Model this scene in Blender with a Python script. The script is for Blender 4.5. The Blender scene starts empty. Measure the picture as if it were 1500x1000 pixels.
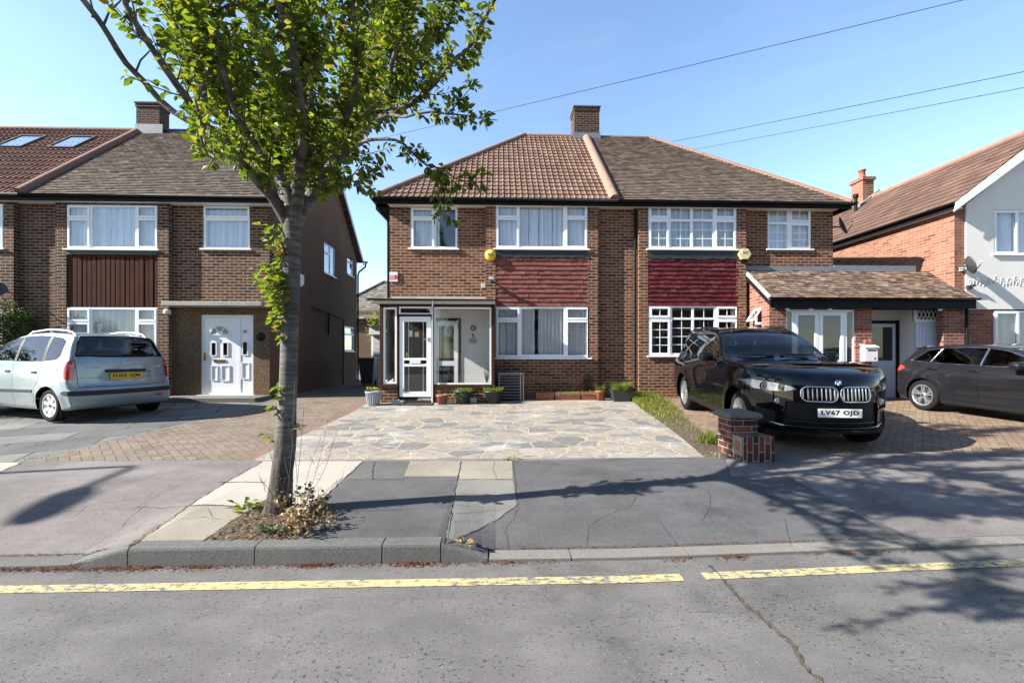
import bpy, bmesh, math, random
from mathutils import Vector, Matrix, noise
from mathutils.bvhtree import BVHTree
R = math.radians
rnd = random.Random(7)
scene = bpy.context.scene
COL = scene.collection
# ------------------------------------------------------------------ camera frame
EYE = 1.51; FPX = 640.0; CX = 750.0; HY = 520.0; YAW = R(1.8)
SA, CA = math.sin(YAW), math.cos(YAW)
def tY(px, Y):
    u = (px-CX)/FPX
    return Y/(CA-u*SA)
def wx(px, Y):
    u = (px-CX)/FPX
    return tY(px, Y)*(SA+u*CA)
def wz(px, py, Y):
    return EYE-(py-HY)/FPX*tY(px, Y)
def wp(px, py, Y):
    return Vector((wx(px, Y), Y, wz(px, py, Y)))
def lerp(a, b, t): return a+(b-a)*t
def interp(tab, x):
    if x <= tab[0][0]: return tab[0][1]
    for (a, va), (b, vb) in zip(tab, tab[1:]):
        if x <= b: return va+(vb-va)*(x-a)/(b-a)
    return tab[-1][1]
KERB_Y = 3.19
PROF = [(3.2, .135), (5.5, .21), (6.5, .265), (9.0, .32), (10.3, .395), (11.0, .42), (40, .43)]
def raised(X):      # 1 on the full height kerb, 0 at the dropped kerbs
    return interp([(-3.05, 0), (-2.66, 1), (-.42, 1), (-.05, 0)], X)
def gz(X, Y):
    if Y < KERB_Y: return 0.0
    z = interp(PROF, Y)
    low = interp([(3.2, .032), (3.34, .036), (4.6, interp(PROF, 4.6))], Y) if Y < 4.6 else z
    return lerp(low, z, raised(X))
def gnd(px, py):
    u = (px-CX)/FPX; z = .1
    for _ in range(40):
        t = (EYE-z)*FPX/(py-HY)
        X = t*(SA+u*CA); Y = t*(CA-u*SA)
        z = gz(X, Y)
    return X, Y
# ------------------------------------------------------------------ objects
ORG = {}
def empty(name, loc, label=None, cat=None, group=None, rz=0):
    o = bpy.data.objects.new(name, None); COL.objects.link(o)
    o.location = loc; o.rotation_euler = (0, 0, rz); o.empty_display_size = .2
    ORG[o.name] = Vector(loc)
    tag(o, label, cat, group); return o
def tag(o, label=None, cat=None, group=None, kind=None):
    if label: o['label'] = label
    if cat: o['category'] = cat
    if group: o['group'] = group
    if kind: o['kind'] = kind
    return o
def dup(o, parent=None):
    c = o.copy(); COL.objects.link(c)
    c.parent = parent
    for ch in list(o.children): dup(ch, c)
    return c
def uvbox(me):
    uv = me.uv_layers.new(name='UVMap')
    vs = me.vertices
    for p in me.polygons:
        n = p.normal
        ax, ay, az = abs(n.x), abs(n.y), abs(n.z)
        for li in p.loop_indices:
            c = vs[me.loops[li].vertex_index].co
            if az > ax and az > ay: uv.data[li].uv = (c.x, c.y)
            elif ax > ay: uv.data[li].uv = (c.y, c.z)
            else: uv.data[li].uv = (c.x, c.z)
def link_mesh(name, me, mats, parent=None, local=False):
    o = bpy.data.objects.new(name, me); COL.objects.link(o)
    for m in (mats if isinstance(mats, (list, tuple)) else [mats]): me.materials.append(m)
    if parent:
        o.parent = parent
        if not local:
            org = ORG.get(parent.name, Vector((0, 0, 0)))
            me.transform(Matrix.Translation(-org)); ORG[o.name] = org
    return o
class MB:
    """collects polygons; build() links them as one mesh object"""
    def __init__(s): s.v = []; s.f = []; s.m = []; s.uv = {}; s.mi = 0; s.sm = set(); s.smooth = False
    def face(s, pts, uv=None):
        b = len(s.v); s.v += [tuple(p) for p in pts]
        if uv: s.uv[len(s.f)] = uv
        if s.smooth: s.sm.add(len(s.f))
        s.f.append(list(range(b, b+len(pts)))); s.m.append(s.mi)
    def mesh(s, verts, faces):
        b = len(s.v); s.v += [tuple(p) for p in verts]
        for f in faces:
            if s.smooth: s.sm.add(len(s.f))
            s.f.append([b+i for i in f]); s.m.append(s.mi)
    def box(s, a, b, M=None):
        (x0, y0, z0), (x1, y1, z1) = a, b
        vs = [Vector(p) for p in ((x0,y0,z0),(x1,y0,z0),(x1,y1,z0),(x0,y1,z0),(x0,y0,z1),(x1,y0,z1),(x1,y1,z1),(x0,y1,z1))]
        if M: vs = [M @ v for v in vs]
        s.mesh(vs, [(0,3,2,1),(4,5,6,7),(0,1,5,4),(1,2,6,5),(2,3,7,6),(3,0,4,7)])
    def tube(s, pts, rad, n=8, cap=True):
        pts = [Vector(p) for p in pts]
        rads = rad if isinstance(rad, (list, tuple)) else [rad]*len(pts)
        prev = None; rings = []; N = len(pts)
        for i, p in enumerate(pts):
            d = (pts[min(i+1, N-1)]-pts[max(i-1, 0)]).normalized()
            if prev is None:
                a = d.orthogonal().normalized()
            else:
                a = (prev-d*prev.dot(d))
                a = a.normalized() if a.length > 1e-6 else d.orthogonal().normalized()
            prev = a; c = d.cross(a)
            rings.append([p+(a*math.cos(2*math.pi*k/n)+c*math.sin(2*math.pi*k/n))*rads[i] for k in range(n)])
        vs = [v for r in rings for v in r]; fs = []
        for i in range(N-1):
            for k in range(n):
                fs.append((i*n+k, i*n+(k+1) % n, (i+1)*n+(k+1) % n, (i+1)*n+k))
        sm = s.smooth; s.smooth = True; s.mesh(vs, fs); s.smooth = False
        if cap: s.face(rings[0][::-1]); s.face(rings[-1])
        s.smooth = sm
    def lathe(s, prof, c, n=20, axis='z', M=None):
        """prof: list of (r,h)"""
        vs = []; fs = []
        for r, h in prof:
            for k in range(n):
                a = 2*math.pi*k/n
                if axis == 'z': v = Vector((r*math.cos(a), r*math.sin(a), h))
                elif axis == 'y': v = Vector((r*math.cos(a), h, r*math.sin(a)))
                else: v = Vector((h, r*math.cos(a), r*math.sin(a)))
                v = (M @ v) if M else v
                vs.append(v+Vector(c))
        m = len(prof)
        for i in range(m-1):
            for k in range(n):
                q = (i*n+k, i*n+(k+1) % n, (i+1)*n+(k+1) % n, (i+1)*n+k)
                fs.append(q if axis != 'y' else q[::-1])
        sm = s.smooth; s.smooth = True; s.mesh(vs, fs); s.smooth = sm
    def prism(s, poly, P, w0, w1):
        """poly in (u,v); P(u,v,w) -> world"""
        a = [P(u, v, w0) for u, v in poly]; b = [P(u, v, w1) for u, v in poly]; n = len(poly)
        s.mesh(a+b, [tuple(range(n)), tuple(range(2*n-1, n-1, -1))]+[(i, i+n, (i+1) % n+n, (i+1) % n) for i in range(n)])
    def plate(s, u0, u1, v0, v1, holes, P, w0, w1, back=True, outer=True):
        """rectangular plate with rectangular holes; w0 = front, w1 = back"""
        us = sorted({u0, u1, *[h[0] for h in holes], *[h[1] for h in holes]})
        vs = sorted({v0, v1, *[h[2] for h in holes], *[h[3] for h in holes]})
        us = [u for u in us if u0-1e-9 <= u <= u1+1e-9]; vs = [v for v in vs if v0-1e-9 <= v <= v1+1e-9]
        inside = lambda u, v: any(h[0] < u < h[1] and h[2] < v < h[3] for h in holes)
        for a, b in zip(us, us[1:]):
            for c, d in zip(vs, vs[1:]):
                if inside((a+b)/2, (c+d)/2): continue
                s.face([P(a,c,w0), P(b,c,w0), P(b,d,w0), P(a,d,w0)])
                if back: s.face([P(a,c,w1), P(a,d,w1), P(b,d,w1), P(b,c,w1)])
        for h in holes:
            a, b, c, d = max(h[0], u0), min(h[1], u1), max(h[2], v0), min(h[3], v1)
            if h[0] > u0: s.face([P(a,c,w0), P(a,d,w0), P(a,d,w1), P(a,c,w1)])
            if h[1] < u1: s.face([P(b,c,w0), P(b,c,w1), P(b,d,w1), P(b,d,w0)])
            if h[2] > v0: s.face([P(a,c,w0), P(a,c,w1), P(b,c,w1), P(b,c,w0)])
            if h[3] < v1: s.face([P(a,d,w0), P(b,d,w0), P(b,d,w1), P(a,d,w1)])
        if outer:
            s.face([P(u0,v0,w0), P(u0,v1,w0), P(u0,v1,w1), P(u0,v0,w1)])
            s.face([P(u1,v0,w0), P(u1,v0,w1), P(u1,v1,w1), P(u1,v1,w0)])
            s.face([P(u0,v0,w0), P(u0,v0,w1), P(u1,v0,w1), P(u1,v0,w0)])
            s.face([P(u0,v1,w0), P(u1,v1,w0), P(u1,v1,w1), P(u0,v1,w1)])
    def build(s, name, mats, parent=None, bevel=0, local=False, weld=False):
        me = bpy.data.meshes.new(name)
        me.from_pydata(s.v, [], s.f)
        me.polygons.foreach_set('material_index', s.m)
        if s.sm: me.polygons.foreach_set('use_smooth', [i in s.sm for i in range(len(s.f))])
        me.update(); uvbox(me)
        if s.uv:
            d = me.uv_layers[0].data
            for fi, uv in s.uv.items():
                for li, q in zip(me.polygons[fi].loop_indices, uv): d[li].uv = q
        o = link_mesh(name, me, mats, parent, local)
        if bevel:
            b = o.modifiers.new('Bevel', 'BEVEL'); b.width = bevel; b.segments = 2; b.limit_method = 'ANGLE'; b.angle_limit = R(40)
        return o
def PY(Y):          # facade facing the street: w goes into the wall
    return lambda u, v, w: (u, Y+w, v)
def PXr(X):         # wall facing +X (u = Y)
    return lambda u, v, w: (X-w, u, v)
def PXl(X):         # wall facing -X
    return lambda u, v, w: (X+w, u, v)
def pr(px0, px1, py0, py1, Y):   # a rectangle on the plane Y measured off the survey photo -> metres
    cx, cy = (px0+px1)/2, (py0+py1)/2
    return (wx(px0, Y), wx(px1, Y), wz(cx, py1, Y), wz(cx, py0, Y))
# ------------------------------------------------------------------ region cutting on a mesh
def in_poly(p, poly):
    x, y = p; c = False; n = len(poly); j = n-1
    for i in range(n):
        xi, yi = poly[i]; xj, yj = poly[j]
        if (yi > y) != (yj > y) and x < (xj-xi)*(y-yi)/(yj-yi)+xi: c = not c
        j = i
    return c
def cut_poly(bm, poly, ax, flt, t, margin=.12, lay=None):
    """cut the outline poly (seen along the axis missing from ax) into the faces passing flt, tag those inside with material index t"""
    n = len(poly); k = 3-ax[0]-ax[1]
    for i in range(n):
        a, b = poly[i], poly[(i+1) % n]
        du, dv = b[0]-a[0], b[1]-a[1]; L = math.hypot(du, dv)
        if L < 1e-7: continue
        lo0, hi0 = min(a[0], b[0])-margin, max(a[0], b[0])+margin
        lo1, hi1 = min(a[1], b[1])-margin, max(a[1], b[1])+margin
        fs = []
        for f in bm.faces:
            c = f.calc_center_bounds()
            if lo0 < c[ax[0]] < hi0 and lo1 < c[ax[1]] < hi1 and flt(f, c):
                s = [((v.co[ax[0]]-a[0])*dv-(v.co[ax[1]]-a[1])*du)/L for v in f.verts]
                if min(s) < -1e-5 and max(s) > 1e-5:
                    # touches the segment itself, not only its line?
                    q = [((v.co[ax[0]]-a[0])*du+(v.co[ax[1]]-a[1])*dv)/L for v in f.verts]
                    if max(q) > -.004 and min(q) < L+.004: fs.append(f)
        if not fs: continue
        geom = set(fs)
        for f in fs: geom.update(f.edges); geom.update(f.verts)
        co = [0, 0, 0]; co[ax[0]], co[ax[1]] = a
        no = [0, 0, 0]; no[ax[0]], no[ax[1]] = dv/L, -du/L
        bmesh.ops.bisect_plane(bm, geom=list(geom), dist=1e-5, plane_co=co, plane_no=no)
    us = [p[0] for p in poly]; vs = [p[1] for p in poly]
    u0, u1, v0, v1 = min(us), max(us), min(vs), max(vs)
    for f in bm.faces:
        c = f.calc_center_median()
        if u0 <= c[ax[0]] <= u1 and v0 <= c[ax[1]] <= v1 and flt(f, c) and in_poly((c[ax[0]], c[ax[1]]), poly):
            f.material_index = t
def split_bm(bm, idx):
    """new bmesh holding only the faces with material index in idx"""
    idx = idx if isinstance(idx, (set, list, tuple)) else [idx]
    b = bm.copy()
    bmesh.ops.delete(b, geom=[f for f in b.faces if f.material_index not in idx], context='FACES')
    return b
def bm_obj(name, bm, mats, parent=None, smooth=True, uv=True, local=True):
    me = bpy.data.meshes.new(name); bm.to_mesh(me)
    for p in me.polygons: p.use_smooth = smooth; p.material_index = 0
    if uv and not me.uv_layers: uvbox(me)
    return link_mesh(name, me, mats, parent, local)
def text_mesh(txt, size, M, extrude=.002, bold=0.0, align='CENTER', spacing=1.0):
    c = bpy.data.curves.new('lettering', 'FONT'); c.body = txt; c.size = size; c.extrude = extrude; c.offset = bold
    c.align_x = align; c.align_y = 'CENTER'; c.space_character = spacing; c.resolution_u = 3
    o = bpy.data.objects.new('lettering', c); COL.objects.link(o)
    dg = bpy.context.evaluated_depsgraph_get()
    me = bpy.data.meshes.new_from_object(o.evaluated_get(dg))
    me.name = 'lettering'
    bpy.data.objects.remove(o); bpy.data.curves.remove(c)
    me.transform(M); me.materials.clear()
    return me
# ------------------------------------------------------------------ materials
class NT:
    def __init__(s, name):
        s.mat = bpy.data.materials.new(name); s.mat.use_nodes = True
        s.t = s.mat.node_tree; s.t.nodes.clear()
        s.out = s.n('ShaderNodeOutputMaterial')
    def n(s, typ, **kw):
        nd = s.t.nodes.new(typ)
        for k, v in kw.items(): setattr(nd, k, v)
        return nd
    def put(s, sock, v):
        if hasattr(v, 'is_output') or isinstance(v, bpy.types.NodeSocket): s.t.links.new(v, sock)
        elif isinstance(v, (tuple, list)):
            sock.default_value = (*v, 1) if len(v) == 3 and sock.type == 'RGBA' else v
        else: sock.default_value = v
    def math(s, op, a, b=None, c=None, clamp=False):
        nd = s.n('ShaderNodeMath', operation=op); nd.use_clamp = clamp
        s.put(nd.inputs[0], a)
        if b is not None: s.put(nd.inputs[1], b)
        if c is not None: s.put(nd.inputs[2], c)
        return nd.outputs[0]
    def mix(s, fac, a, b, mode='MIX'):
        nd = s.n('ShaderNodeMix', data_type='RGBA', blend_type=mode)
        s.put(nd.inputs[0], fac); s.put(nd.inputs[6], a); s.put(nd.inputs[7], b)
        return nd.outputs[2]
    def ramp(s, fac, stops, interp='LINEAR'):
        nd = s.n('ShaderNodeValToRGB'); cr = nd.color_ramp; cr.interpolation = interp
        while len(cr.elements) < len(stops): cr.elements.new(.5)
        for e, (p, c) in zip(cr.elements, stops):
            e.position = p; e.color = (*c, 1) if isinstance(c, (tuple, list)) else (c, c, c, 1)
        s.put(nd.inputs[0], fac); return nd.outputs[0]
    def noise(s, vec, scale, detail=2, rough=.55, out=0, dist=0):
        nd = s.n('ShaderNodeTexNoise'); s.put(nd.inputs['Vector'], vec)
        nd.inputs['Scale'].default_value = scale; nd.inputs['Detail'].default_value = detail
        nd.inputs['Roughness'].default_value = rough; nd.inputs['Distortion'].default_value = dist
        return nd.outputs[out]
    def vor(s, vec, scale, feature='F1', out='Distance', rand=1):
        nd = s.n('ShaderNodeTexVoronoi', feature=feature); s.put(nd.inputs['Vector'], vec)
        nd.inputs['Scale'].default_value = scale; nd.inputs['Randomness'].default_value = rand
        return nd.outputs[out]
    def uv(s): return s.n('ShaderNodeTexCoord').outputs['UV']
    def obj(s): return s.n('ShaderNodeTexCoord').outputs['Object']
    def map(s, vec, loc=(0,0,0), rot=(0,0,0), scale=(1,1,1)):
        nd = s.n('ShaderNodeMapping'); s.put(nd.inputs[0], vec)
        nd.inputs[1].default_value = loc; nd.inputs[2].default_value = rot; nd.inputs[3].default_value = scale
        return nd.outputs[0]
    def sep(s, v):
        nd = s.n('ShaderNodeSeparateXYZ'); s.put(nd.inputs[0], v); return nd.outputs
    def comb(s, x, y, z=0):
        nd = s.n('ShaderNodeCombineXYZ'); s.put(nd.inputs[0], x); s.put(nd.inputs[1], y); s.put(nd.inputs[2], z)
        return nd.outputs[0]
    def white(s, vec, out='Value'):
        nd = s.n('ShaderNodeTexWhiteNoise', noise_dimensions='3D'); s.put(nd.inputs[0], vec); return nd.outputs[out]
    def bump(s, h, strength=.5, dist=.01, normal=None):
        nd = s.n('ShaderNodeBump'); s.put(nd.inputs['Height'], h)
        nd.inputs['Strength'].default_value = strength; nd.inputs['Distance'].default_value = dist
        if normal: s.put(nd.inputs['Normal'], normal)
        return nd.outputs[0]
    def bsdf(s, color, rough=.8, normal=None, metal=0, spec=.5, coat=0, trans=0, **kw):
        nd = s.n('ShaderNodeBsdfPrincipled')
        s.put(nd.inputs['Base Color'], color); s.put(nd.inputs['Roughness'], rough); s.put(nd.inputs['Metallic'], metal)
        s.put(nd.inputs['Specular IOR Level'], spec)
        if normal is not None: s.put(nd.inputs['Normal'], normal)
        if coat: s.put(nd.inputs['Coat Weight'], coat); nd.inputs['Coat Roughness'].default_value = .02
        s.t.links.new(nd.outputs[0], s.out.inputs[0]); return nd
def plain(name, c, rough=.6, metal=0, spec=.5, coat=0, var=.12, scale=6, bump=0, bscale=80):
    m = NT(name); o = m.obj()
    n = m.noise(o, scale, 4)
    k = m.math('MULTIPLY_ADD', n, 2*var, 1-var)
    col = m.mix(1, c, m.comb(k, k, k), 'MULTIPLY')
    nm = m.bump(m.noise(o, bscale, 2), bump, .004) if bump else None
    m.bsdf(col, rough, nm, metal, spec, coat); return m.mat
def brick_ids(m, uv, w, h, half=True):
    u, v, _ = m.sep(uv)
    row = m.math('FLOOR', m.math('DIVIDE', v, h))
    off = m.math('MULTIPLY', m.math('MODULO', m.math('ABSOLUTE', row), 2), .5) if half else 0.0
    col = m.math('FLOOR', m.math('ADD', m.math('DIVIDE', u, w), off))
    return m.comb(col, row, 0), row
def brick_mat(name, stops, mortar, w=.225, h=.075, joint=.011, var=.2, rot=0, rough=.9, spec=.25, bump=.6, stain=.25, moss=None):
    m = NT(name); uv = m.uv()
    if rot: uv = m.map(uv, rot=(0, 0, rot))
    # slight waviness so that courses are not ruled
    wob = m.noise(uv, 9, 2, out=1)
    wv = m.n('ShaderNodeVectorMath', operation='MULTIPLY_ADD'); m.put(wv.inputs[0], wob); wv.inputs[1].default_value = (.006, .006, 0); m.put(wv.inputs[2], uv)
    uvw = wv.outputs[0]
    idv, row = brick_ids(m, uvw, w, h)
    u, v, _ = m.sep(uvw)
    fu = m.math('FRACT', m.math('ADD', m.math('DIVIDE', u, w), m.math('MULTIPLY', m.math('MODULO', m.math('ABSOLUTE', row), 2), .5)))
    fv = m.math('FRACT', m.math('DIVIDE', v, h))
    du = m.math('MULTIPLY', m.math('MINIMUM', fu, m.math('SUBTRACT', 1, fu)), w)
    dv = m.math('MULTIPLY', m.math('MINIMUM', fv, m.math('SUBTRACT', 1, fv)), h)
    d = m.math('MINIMUM', du, dv)
    nd = m.n('ShaderNodeMapRange', interpolation_type='SMOOTHSTEP'); m.put(nd.inputs[0], d)
    nd.inputs[1].default_value = joint*.30; nd.inputs[2].default_value = joint*.72
    fac = nd.outputs[0]
    rv = m.white(idv)
    bc = m.ramp(rv, stops)
    fine = m.noise(uv, 60, 4)
    bc = m.mix(.55, bc, m.ramp(fine, [(.3, .45), (.7, 1.25)]), 'MULTIPLY')
    big = m.noise(uv, 1.1, 4)
    mc = m.mix(.5, mortar, m.ramp(m.noise(uv, 14, 3), [(.3, .55), (.7, 1.2)]), 'MULTIPLY')
    if moss: mc = m.mix(m.ramp(m.noise(uv, 2.3, 3), [(.45, 0), (.62, 1)]), mc, moss)
    col = m.mix(fac, mc, bc)
    col = m.mix(stain, col, m.ramp(big, [(.3, .5), (.7, 1.2)]), 'MULTIPLY')
    hgt = m.math('ADD', fac, m.math('MULTIPLY', fine, .35))
    m.bsdf(col, rough, m.bump(hgt, bump, .008), 0, spec); return m.mat
def tile_mat(name, stops, w, h, stain, lichen=None, rough=.85, spec=.3):
    m = NT(name); uv = m.uv()
    idv, row = brick_ids(m, uv, w, h)
    c = m.ramp(m.white(idv), stops)
    c = m.mix(.6, c, m.ramp(m.noise(uv, 28, 4), [(.3, .55), (.7, 1.25)]), 'MULTIPLY')
    c = m.mix(stain, c, m.ramp(m.noise(m.map(uv, scale=(1, .45, 1)), 1.6, 5, .65), [(.32, .35), (.65, 1.25)]), 'MULTIPLY')
    if lichen:
        c = m.mix(m.ramp(m.noise(uv, 5.5, 5, .7), [(.58, 0), (.68, .6)]), c, lichen)
    m.bsdf(c, rough, m.bump(m.noise(uv, 90, 3), .35, .004), 0, spec); return m.mat
def asphalt(name, c1, c2, chips=1.0, pits=1.0, scale=1.0):
    m = NT(name); o = m.obj()
    f = m.noise(o, 160*scale, 3, .7)
    col = m.mix(m.ramp(f, [(.32, 0), (.68, 1)]), c1, c2)
    big = m.noise(o, 1.3, 5, .6)
    col = m.mix(.6, col, m.ramp(big, [(.3, .55), (.7, 1.25)]), 'MULTIPLY')
    st = m.ramp(m.noise(m.map(o, loc=(11, 4, 0)), .8, 6, .75), [(.56, 1), (.66, .72)])
    col = m.mix(1, col, st, 'MULTIPLY')
    mid = m.noise(m.map(o, scale=(.35, 1, 1)), 7, 4, .7)
    col = m.mix(.3, col, m.ramp(mid, [(.35, .6), (.65, 1.15)]), 'MULTIPLY')
    chip = m.ramp(m.noise(m.map(o, loc=(5, 2, 0)), 75*scale, 1, .5), [(.71-.012*chips, 0), (.735-.012*chips, 1)])
    col = m.mix(m.math('MULTIPLY', chip, .45), col, (.40, .39, .38))
    clus = m.ramp(m.noise(o, 1.8, 3), [(.36, .15), (.64, 1)])
    pit = m.ramp(m.noise(m.map(o, loc=(3, 7, 0), scale=(.8, 1.1, 1)), 46*scale, 2, .5), [(.635-.02*pits, 0), (.67-.02*pits, 1)])
    pit = m.math('MULTIPLY', pit, clus)
    col = m.mix(m.math('MULTIPLY', pit, .8*min(1, pits+.25)), col, (.03, .029, .03))
    h = m.math('SUBTRACT', m.math('MULTIPLY', f, .6), pit)
    m.bsdf(col, .92, m.bump(h, .55, .006), 0, .25); return m.mat
def crazy_mat(name):
    m = NT(name); o = m.obj()
    dv = m.n('ShaderNodeVectorMath', operation='MULTIPLY_ADD'); m.put(dv.inputs[0], m.noise(o, 2.2, 3, out=1)); dv.inputs[1].default_value = (.22, .22, 0); m.put(dv.inputs[2], o)
    p = m.map(dv.outputs[0], scale=(1.0, 1.15, 0))
    e = m.vor(p, 2.7, 'DISTANCE_TO_EDGE', rand=.95)
    idc = m.vor(p, 2.7, 'F1', 'Color', rand=.95)
    r = m.sep(idc)[0]
    st = m.ramp(r, [(0, (.165, .16, .152)), (.14, (.235, .224, .203)), (.36, (.275, .238, .20)), (.55, (.29, .266, .232)), (.74, (.20, .195, .185)), (.86, (.275, .23, .197)), (1, (.31, .287, .255))], 'CONSTANT')
    st = m.mix(.7, st, m.ramp(m.noise(o, 11, 5, .7), [(.3, .5), (.7, 1.3)]), 'MULTIPLY')
    j = m.ramp(e, [(.022, 0), (.04, 1)])
    mo = m.mix(.5, (.33, .292, .228), m.ramp(m.noise(o, 20, 3), [(.3, .5), (.7, 1.2)]), 'MULTIPLY')
    c = m.mix(j, mo, st)
    # worn white cement wash
    ww = m.math('MULTIPLY', m.ramp(m.noise(m.map(o, scale=(.7, 1.3, 1)), 1.5, 6, .68), [(.55, 0), (.68, .75)]), 1.0)
    c = m.mix(ww, c, (.44, .43, .41))
    c = m.mix(.3, c, m.ramp(m.noise(o, 90, 2), [(.3, .6), (.7, 1.2)]), 'MULTIPLY')
    m.bsdf(c, .85, m.bump(m.math('ADD', j, m.math('MULTIPLY', m.noise(o, 40, 3), .5)), .4, .006), 0, .3); return m.mat
def leaf_mat(name, stops, trans=.45, rough=.5):
    m = NT(name)
    g = m.n('ShaderNodeNewGeometry')
    isl = g.outputs['Random Per Island']
    c = m.ramp(isl, stops)
    b = m.bsdf(c, rough, None, 0, .4)
    t = m.n('ShaderNodeBsdfTranslucent'); m.put(t.inputs[0], m.mix(1, c, (1.25, 1.3, .6), 'MULTIPLY'))
    mx = m.n('ShaderNodeMixShader'); mx.inputs[0].default_value = trans
    m.t.links.new(b.outputs[0], mx.inputs[1]); m.t.links.new(t.outputs[0], mx.inputs[2]); m.t.links.new(mx.outputs[0], m.out.inputs[0])
    return m.mat
def glass_mat(name, tint, k=1.9, base=.02, rough=0.0, wave=.0):
    m = NT(name)
    lw = m.n('ShaderNodeLayerWeight'); lw.inputs[0].default_value = .5
    fr = m.math('MULTIPLY_ADD', m.math('POWER', lw.outputs['Facing'], 5), .96, .04)
    fac = m.math('MULTIPLY_ADD', fr, k, base, clamp=True)
    tr = m.n('ShaderNodeBsdfTransparent'); m.put(tr.inputs[0], tint)
    gl = m.n('ShaderNodeBsdfGlossy'); gl.inputs[1].default_value = rough
    m.put(gl.inputs[0], (.95, .97, 1))
    if wave: m.put(gl.inputs['Normal'], m.bump(m.noise(m.obj(), 1.6, 2), wave, .02))
    mx = m.n('ShaderNodeMixShader'); m.put(mx.inputs[0], fac)
    m.t.links.new(tr.outputs[0], mx.inputs[1]); m.t.links.new(gl.outputs[0], mx.inputs[2]); m.t.links.new(mx.outputs[0], m.out.inputs[0])
    return m.mat
def curtain_mat(name, c, trans=.35):
    m = NT(name); o = m.obj()
    k = m.ramp(m.noise(m.map(o, scale=(14, 1, .25)), 1.5, 3), [(.3, .72), (.7, 1.05)])
    col = m.mix(1, c, k, 'MULTIPLY')
    d = m.bsdf(col, .9, None, 0, .1)
    t = m.n('ShaderNodeBsdfTranslucent'); m.put(t.inputs[0], col)
    mx = m.n('ShaderNodeMixShader'); mx.inputs[0].default_value = trans
    m.t.links.new(d.outputs[0], mx.inputs[1]); m.t.links.new(t.outputs[0], mx.inputs[2]); m.t.links.new(mx.outputs[0], m.out.inputs[0])
    return m.mat
def render_mat(name, c, grain=60, amt=.5, stain=.25, bump=.5, speck=None):
    m = NT(name); o = m.obj()
    n = m.noise(o, grain, 3, .7)
    col = m.mix(amt, c, m.ramp(n, [(.32, .35), (.68, 1.45)]), 'MULTIPLY')
    if speck:
        v = m.vor(o, grain*.8); vc = m.vor(o, grain*.8, out='Color')
        col = m.mix(m.math('MULTIPLY', m.math('LESS_THAN', v, .42), .8), col, m.ramp(m.sep(vc)[0], speck))
    col = m.mix(stain, col, m.ramp(m.noise(m.map(o, scale=(1, 1, .3)), 1.4, 5, .65), [(.3, .45), (.7, 1.15)]), 'MULTIPLY')
    m.bsdf(col, .95, m.bump(n, bump, .012), 0, .2); return m.mat
def bark_mat(name):
    m = NT(name); o = m.obj()
    n = m.noise(m.map(o, scale=(1.5, 1.5, 16)), 2.2, 5, .7)      # horizontal lenticels of a cherry
    big = m.noise(m.map(o, scale=(2, 2, 1)), 2.6, 5, .6)
    c = m.ramp(n, [(.3, (.045, .04, .037)), (.5, (.12, .11, .102)), (.7, (.23, .215, .20))])
    c = m.mix(.65, c, m.ramp(big, [(.32, .35), (.62, 1.2)]), 'MULTIPLY')
    zz = m.sep(o)[2]
    rough_base = m.ramp(m.math('ADD', zz, m.math('MULTIPLY', big, .8)), [(.75, 1), (1.7, 0)])
    rb = m.noise(m.map(o, scale=(9, 9, 1.8)), 2.5, 5, .75)
    c = m.mix(rough_base, c, m.ramp(rb, [(.35, (.02, .018, .016)), (.6, (.10, .088, .08))]))
    h = m.math('ADD', m.math('MULTIPLY', n, .5), m.math('MULTIPLY', m.math('MULTIPLY', rb, rough_base), 1.5))
    m.bsdf(c, .85, m.bump(h, .8, .012), 0, .25); return m.mat
def paint_mat(name, c, flake=0, rough=.25, metal=0.0, dirt=.0, coat=1.0, spec=.5):
    m = NT(name); o = m.obj()
    col = m.mix(.25, c, m.ramp(m.noise(o, 2.5, 4), [(.3, .75), (.7, 1.15)]), 'MULTIPLY')
    if dirt:
        z = m.sep(o)[2]
        d = m.math('MULTIPLY', m.ramp(m.math('SUBTRACT', z, m.math('MULTIPLY', m.noise(o, 5, 4), .35)), [(.12, 1), (.55, 0)]), dirt)
        col = m.mix(d, col, (.20, .185, .165))
        rough = m.math('MULTIPLY_ADD', d, .5, rough)
    m.bsdf(col, rough, None, metal, spec, coat); return m.mat
M = {}
M['road'] = asphalt('road_asphalt', (.094, .090, .087), (.182, .175, .169), chips=.5)
M['pave_pink'] = asphalt('pavement_pink_asphalt', (.132, .117, .112), (.222, .202, .195), pits=.35, scale=1.3, chips=.6)
M['pave_dark'] = asphalt('pavement_dark_asphalt', (.062, .062, .065), (.128, .127, .13), pits=.3, scale=1.4, chips=.5)
M['pave_mid'] = asphalt('pavement_mid_asphalt', (.075, .074, .072), (.145, .143, .14), pits=.35, scale=1.4, chips=.5)
M['slab_cream'] = render_mat('cream_concrete_slab', (.37, .34, .295), 120, .25, .3, .2)
M['slab_tan'] = render_mat('tan_concrete_slab', (.27, .245, .20), 90, .4, .45, .3)
M['slab_grey'] = render_mat('worn_grey_slab', (.20, .192, .18), 90, .4, .45, .3)
M['kerb'] = render_mat('kerb_granite_concrete', (.15, .15, .143), 120, .7, .45, .5)
M['kerb_pale'] = render_mat('kerb_pale_concrete', (.21, .20, .18), 120, .6, .4, .5)
M['soil'] = render_mat('dry_soil', (.115, .09, .066), 30, .9, .5, 1.0)
M['crazy'] = crazy_mat('crazy_paving_stone')
BS = [(0, (.055, .026, .019)), (.15, (.09, .037, .025)), (.45, (.135, .052, .031)), (.78, (.178, .069, .040)), (1, (.22, .094, .056))]
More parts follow.
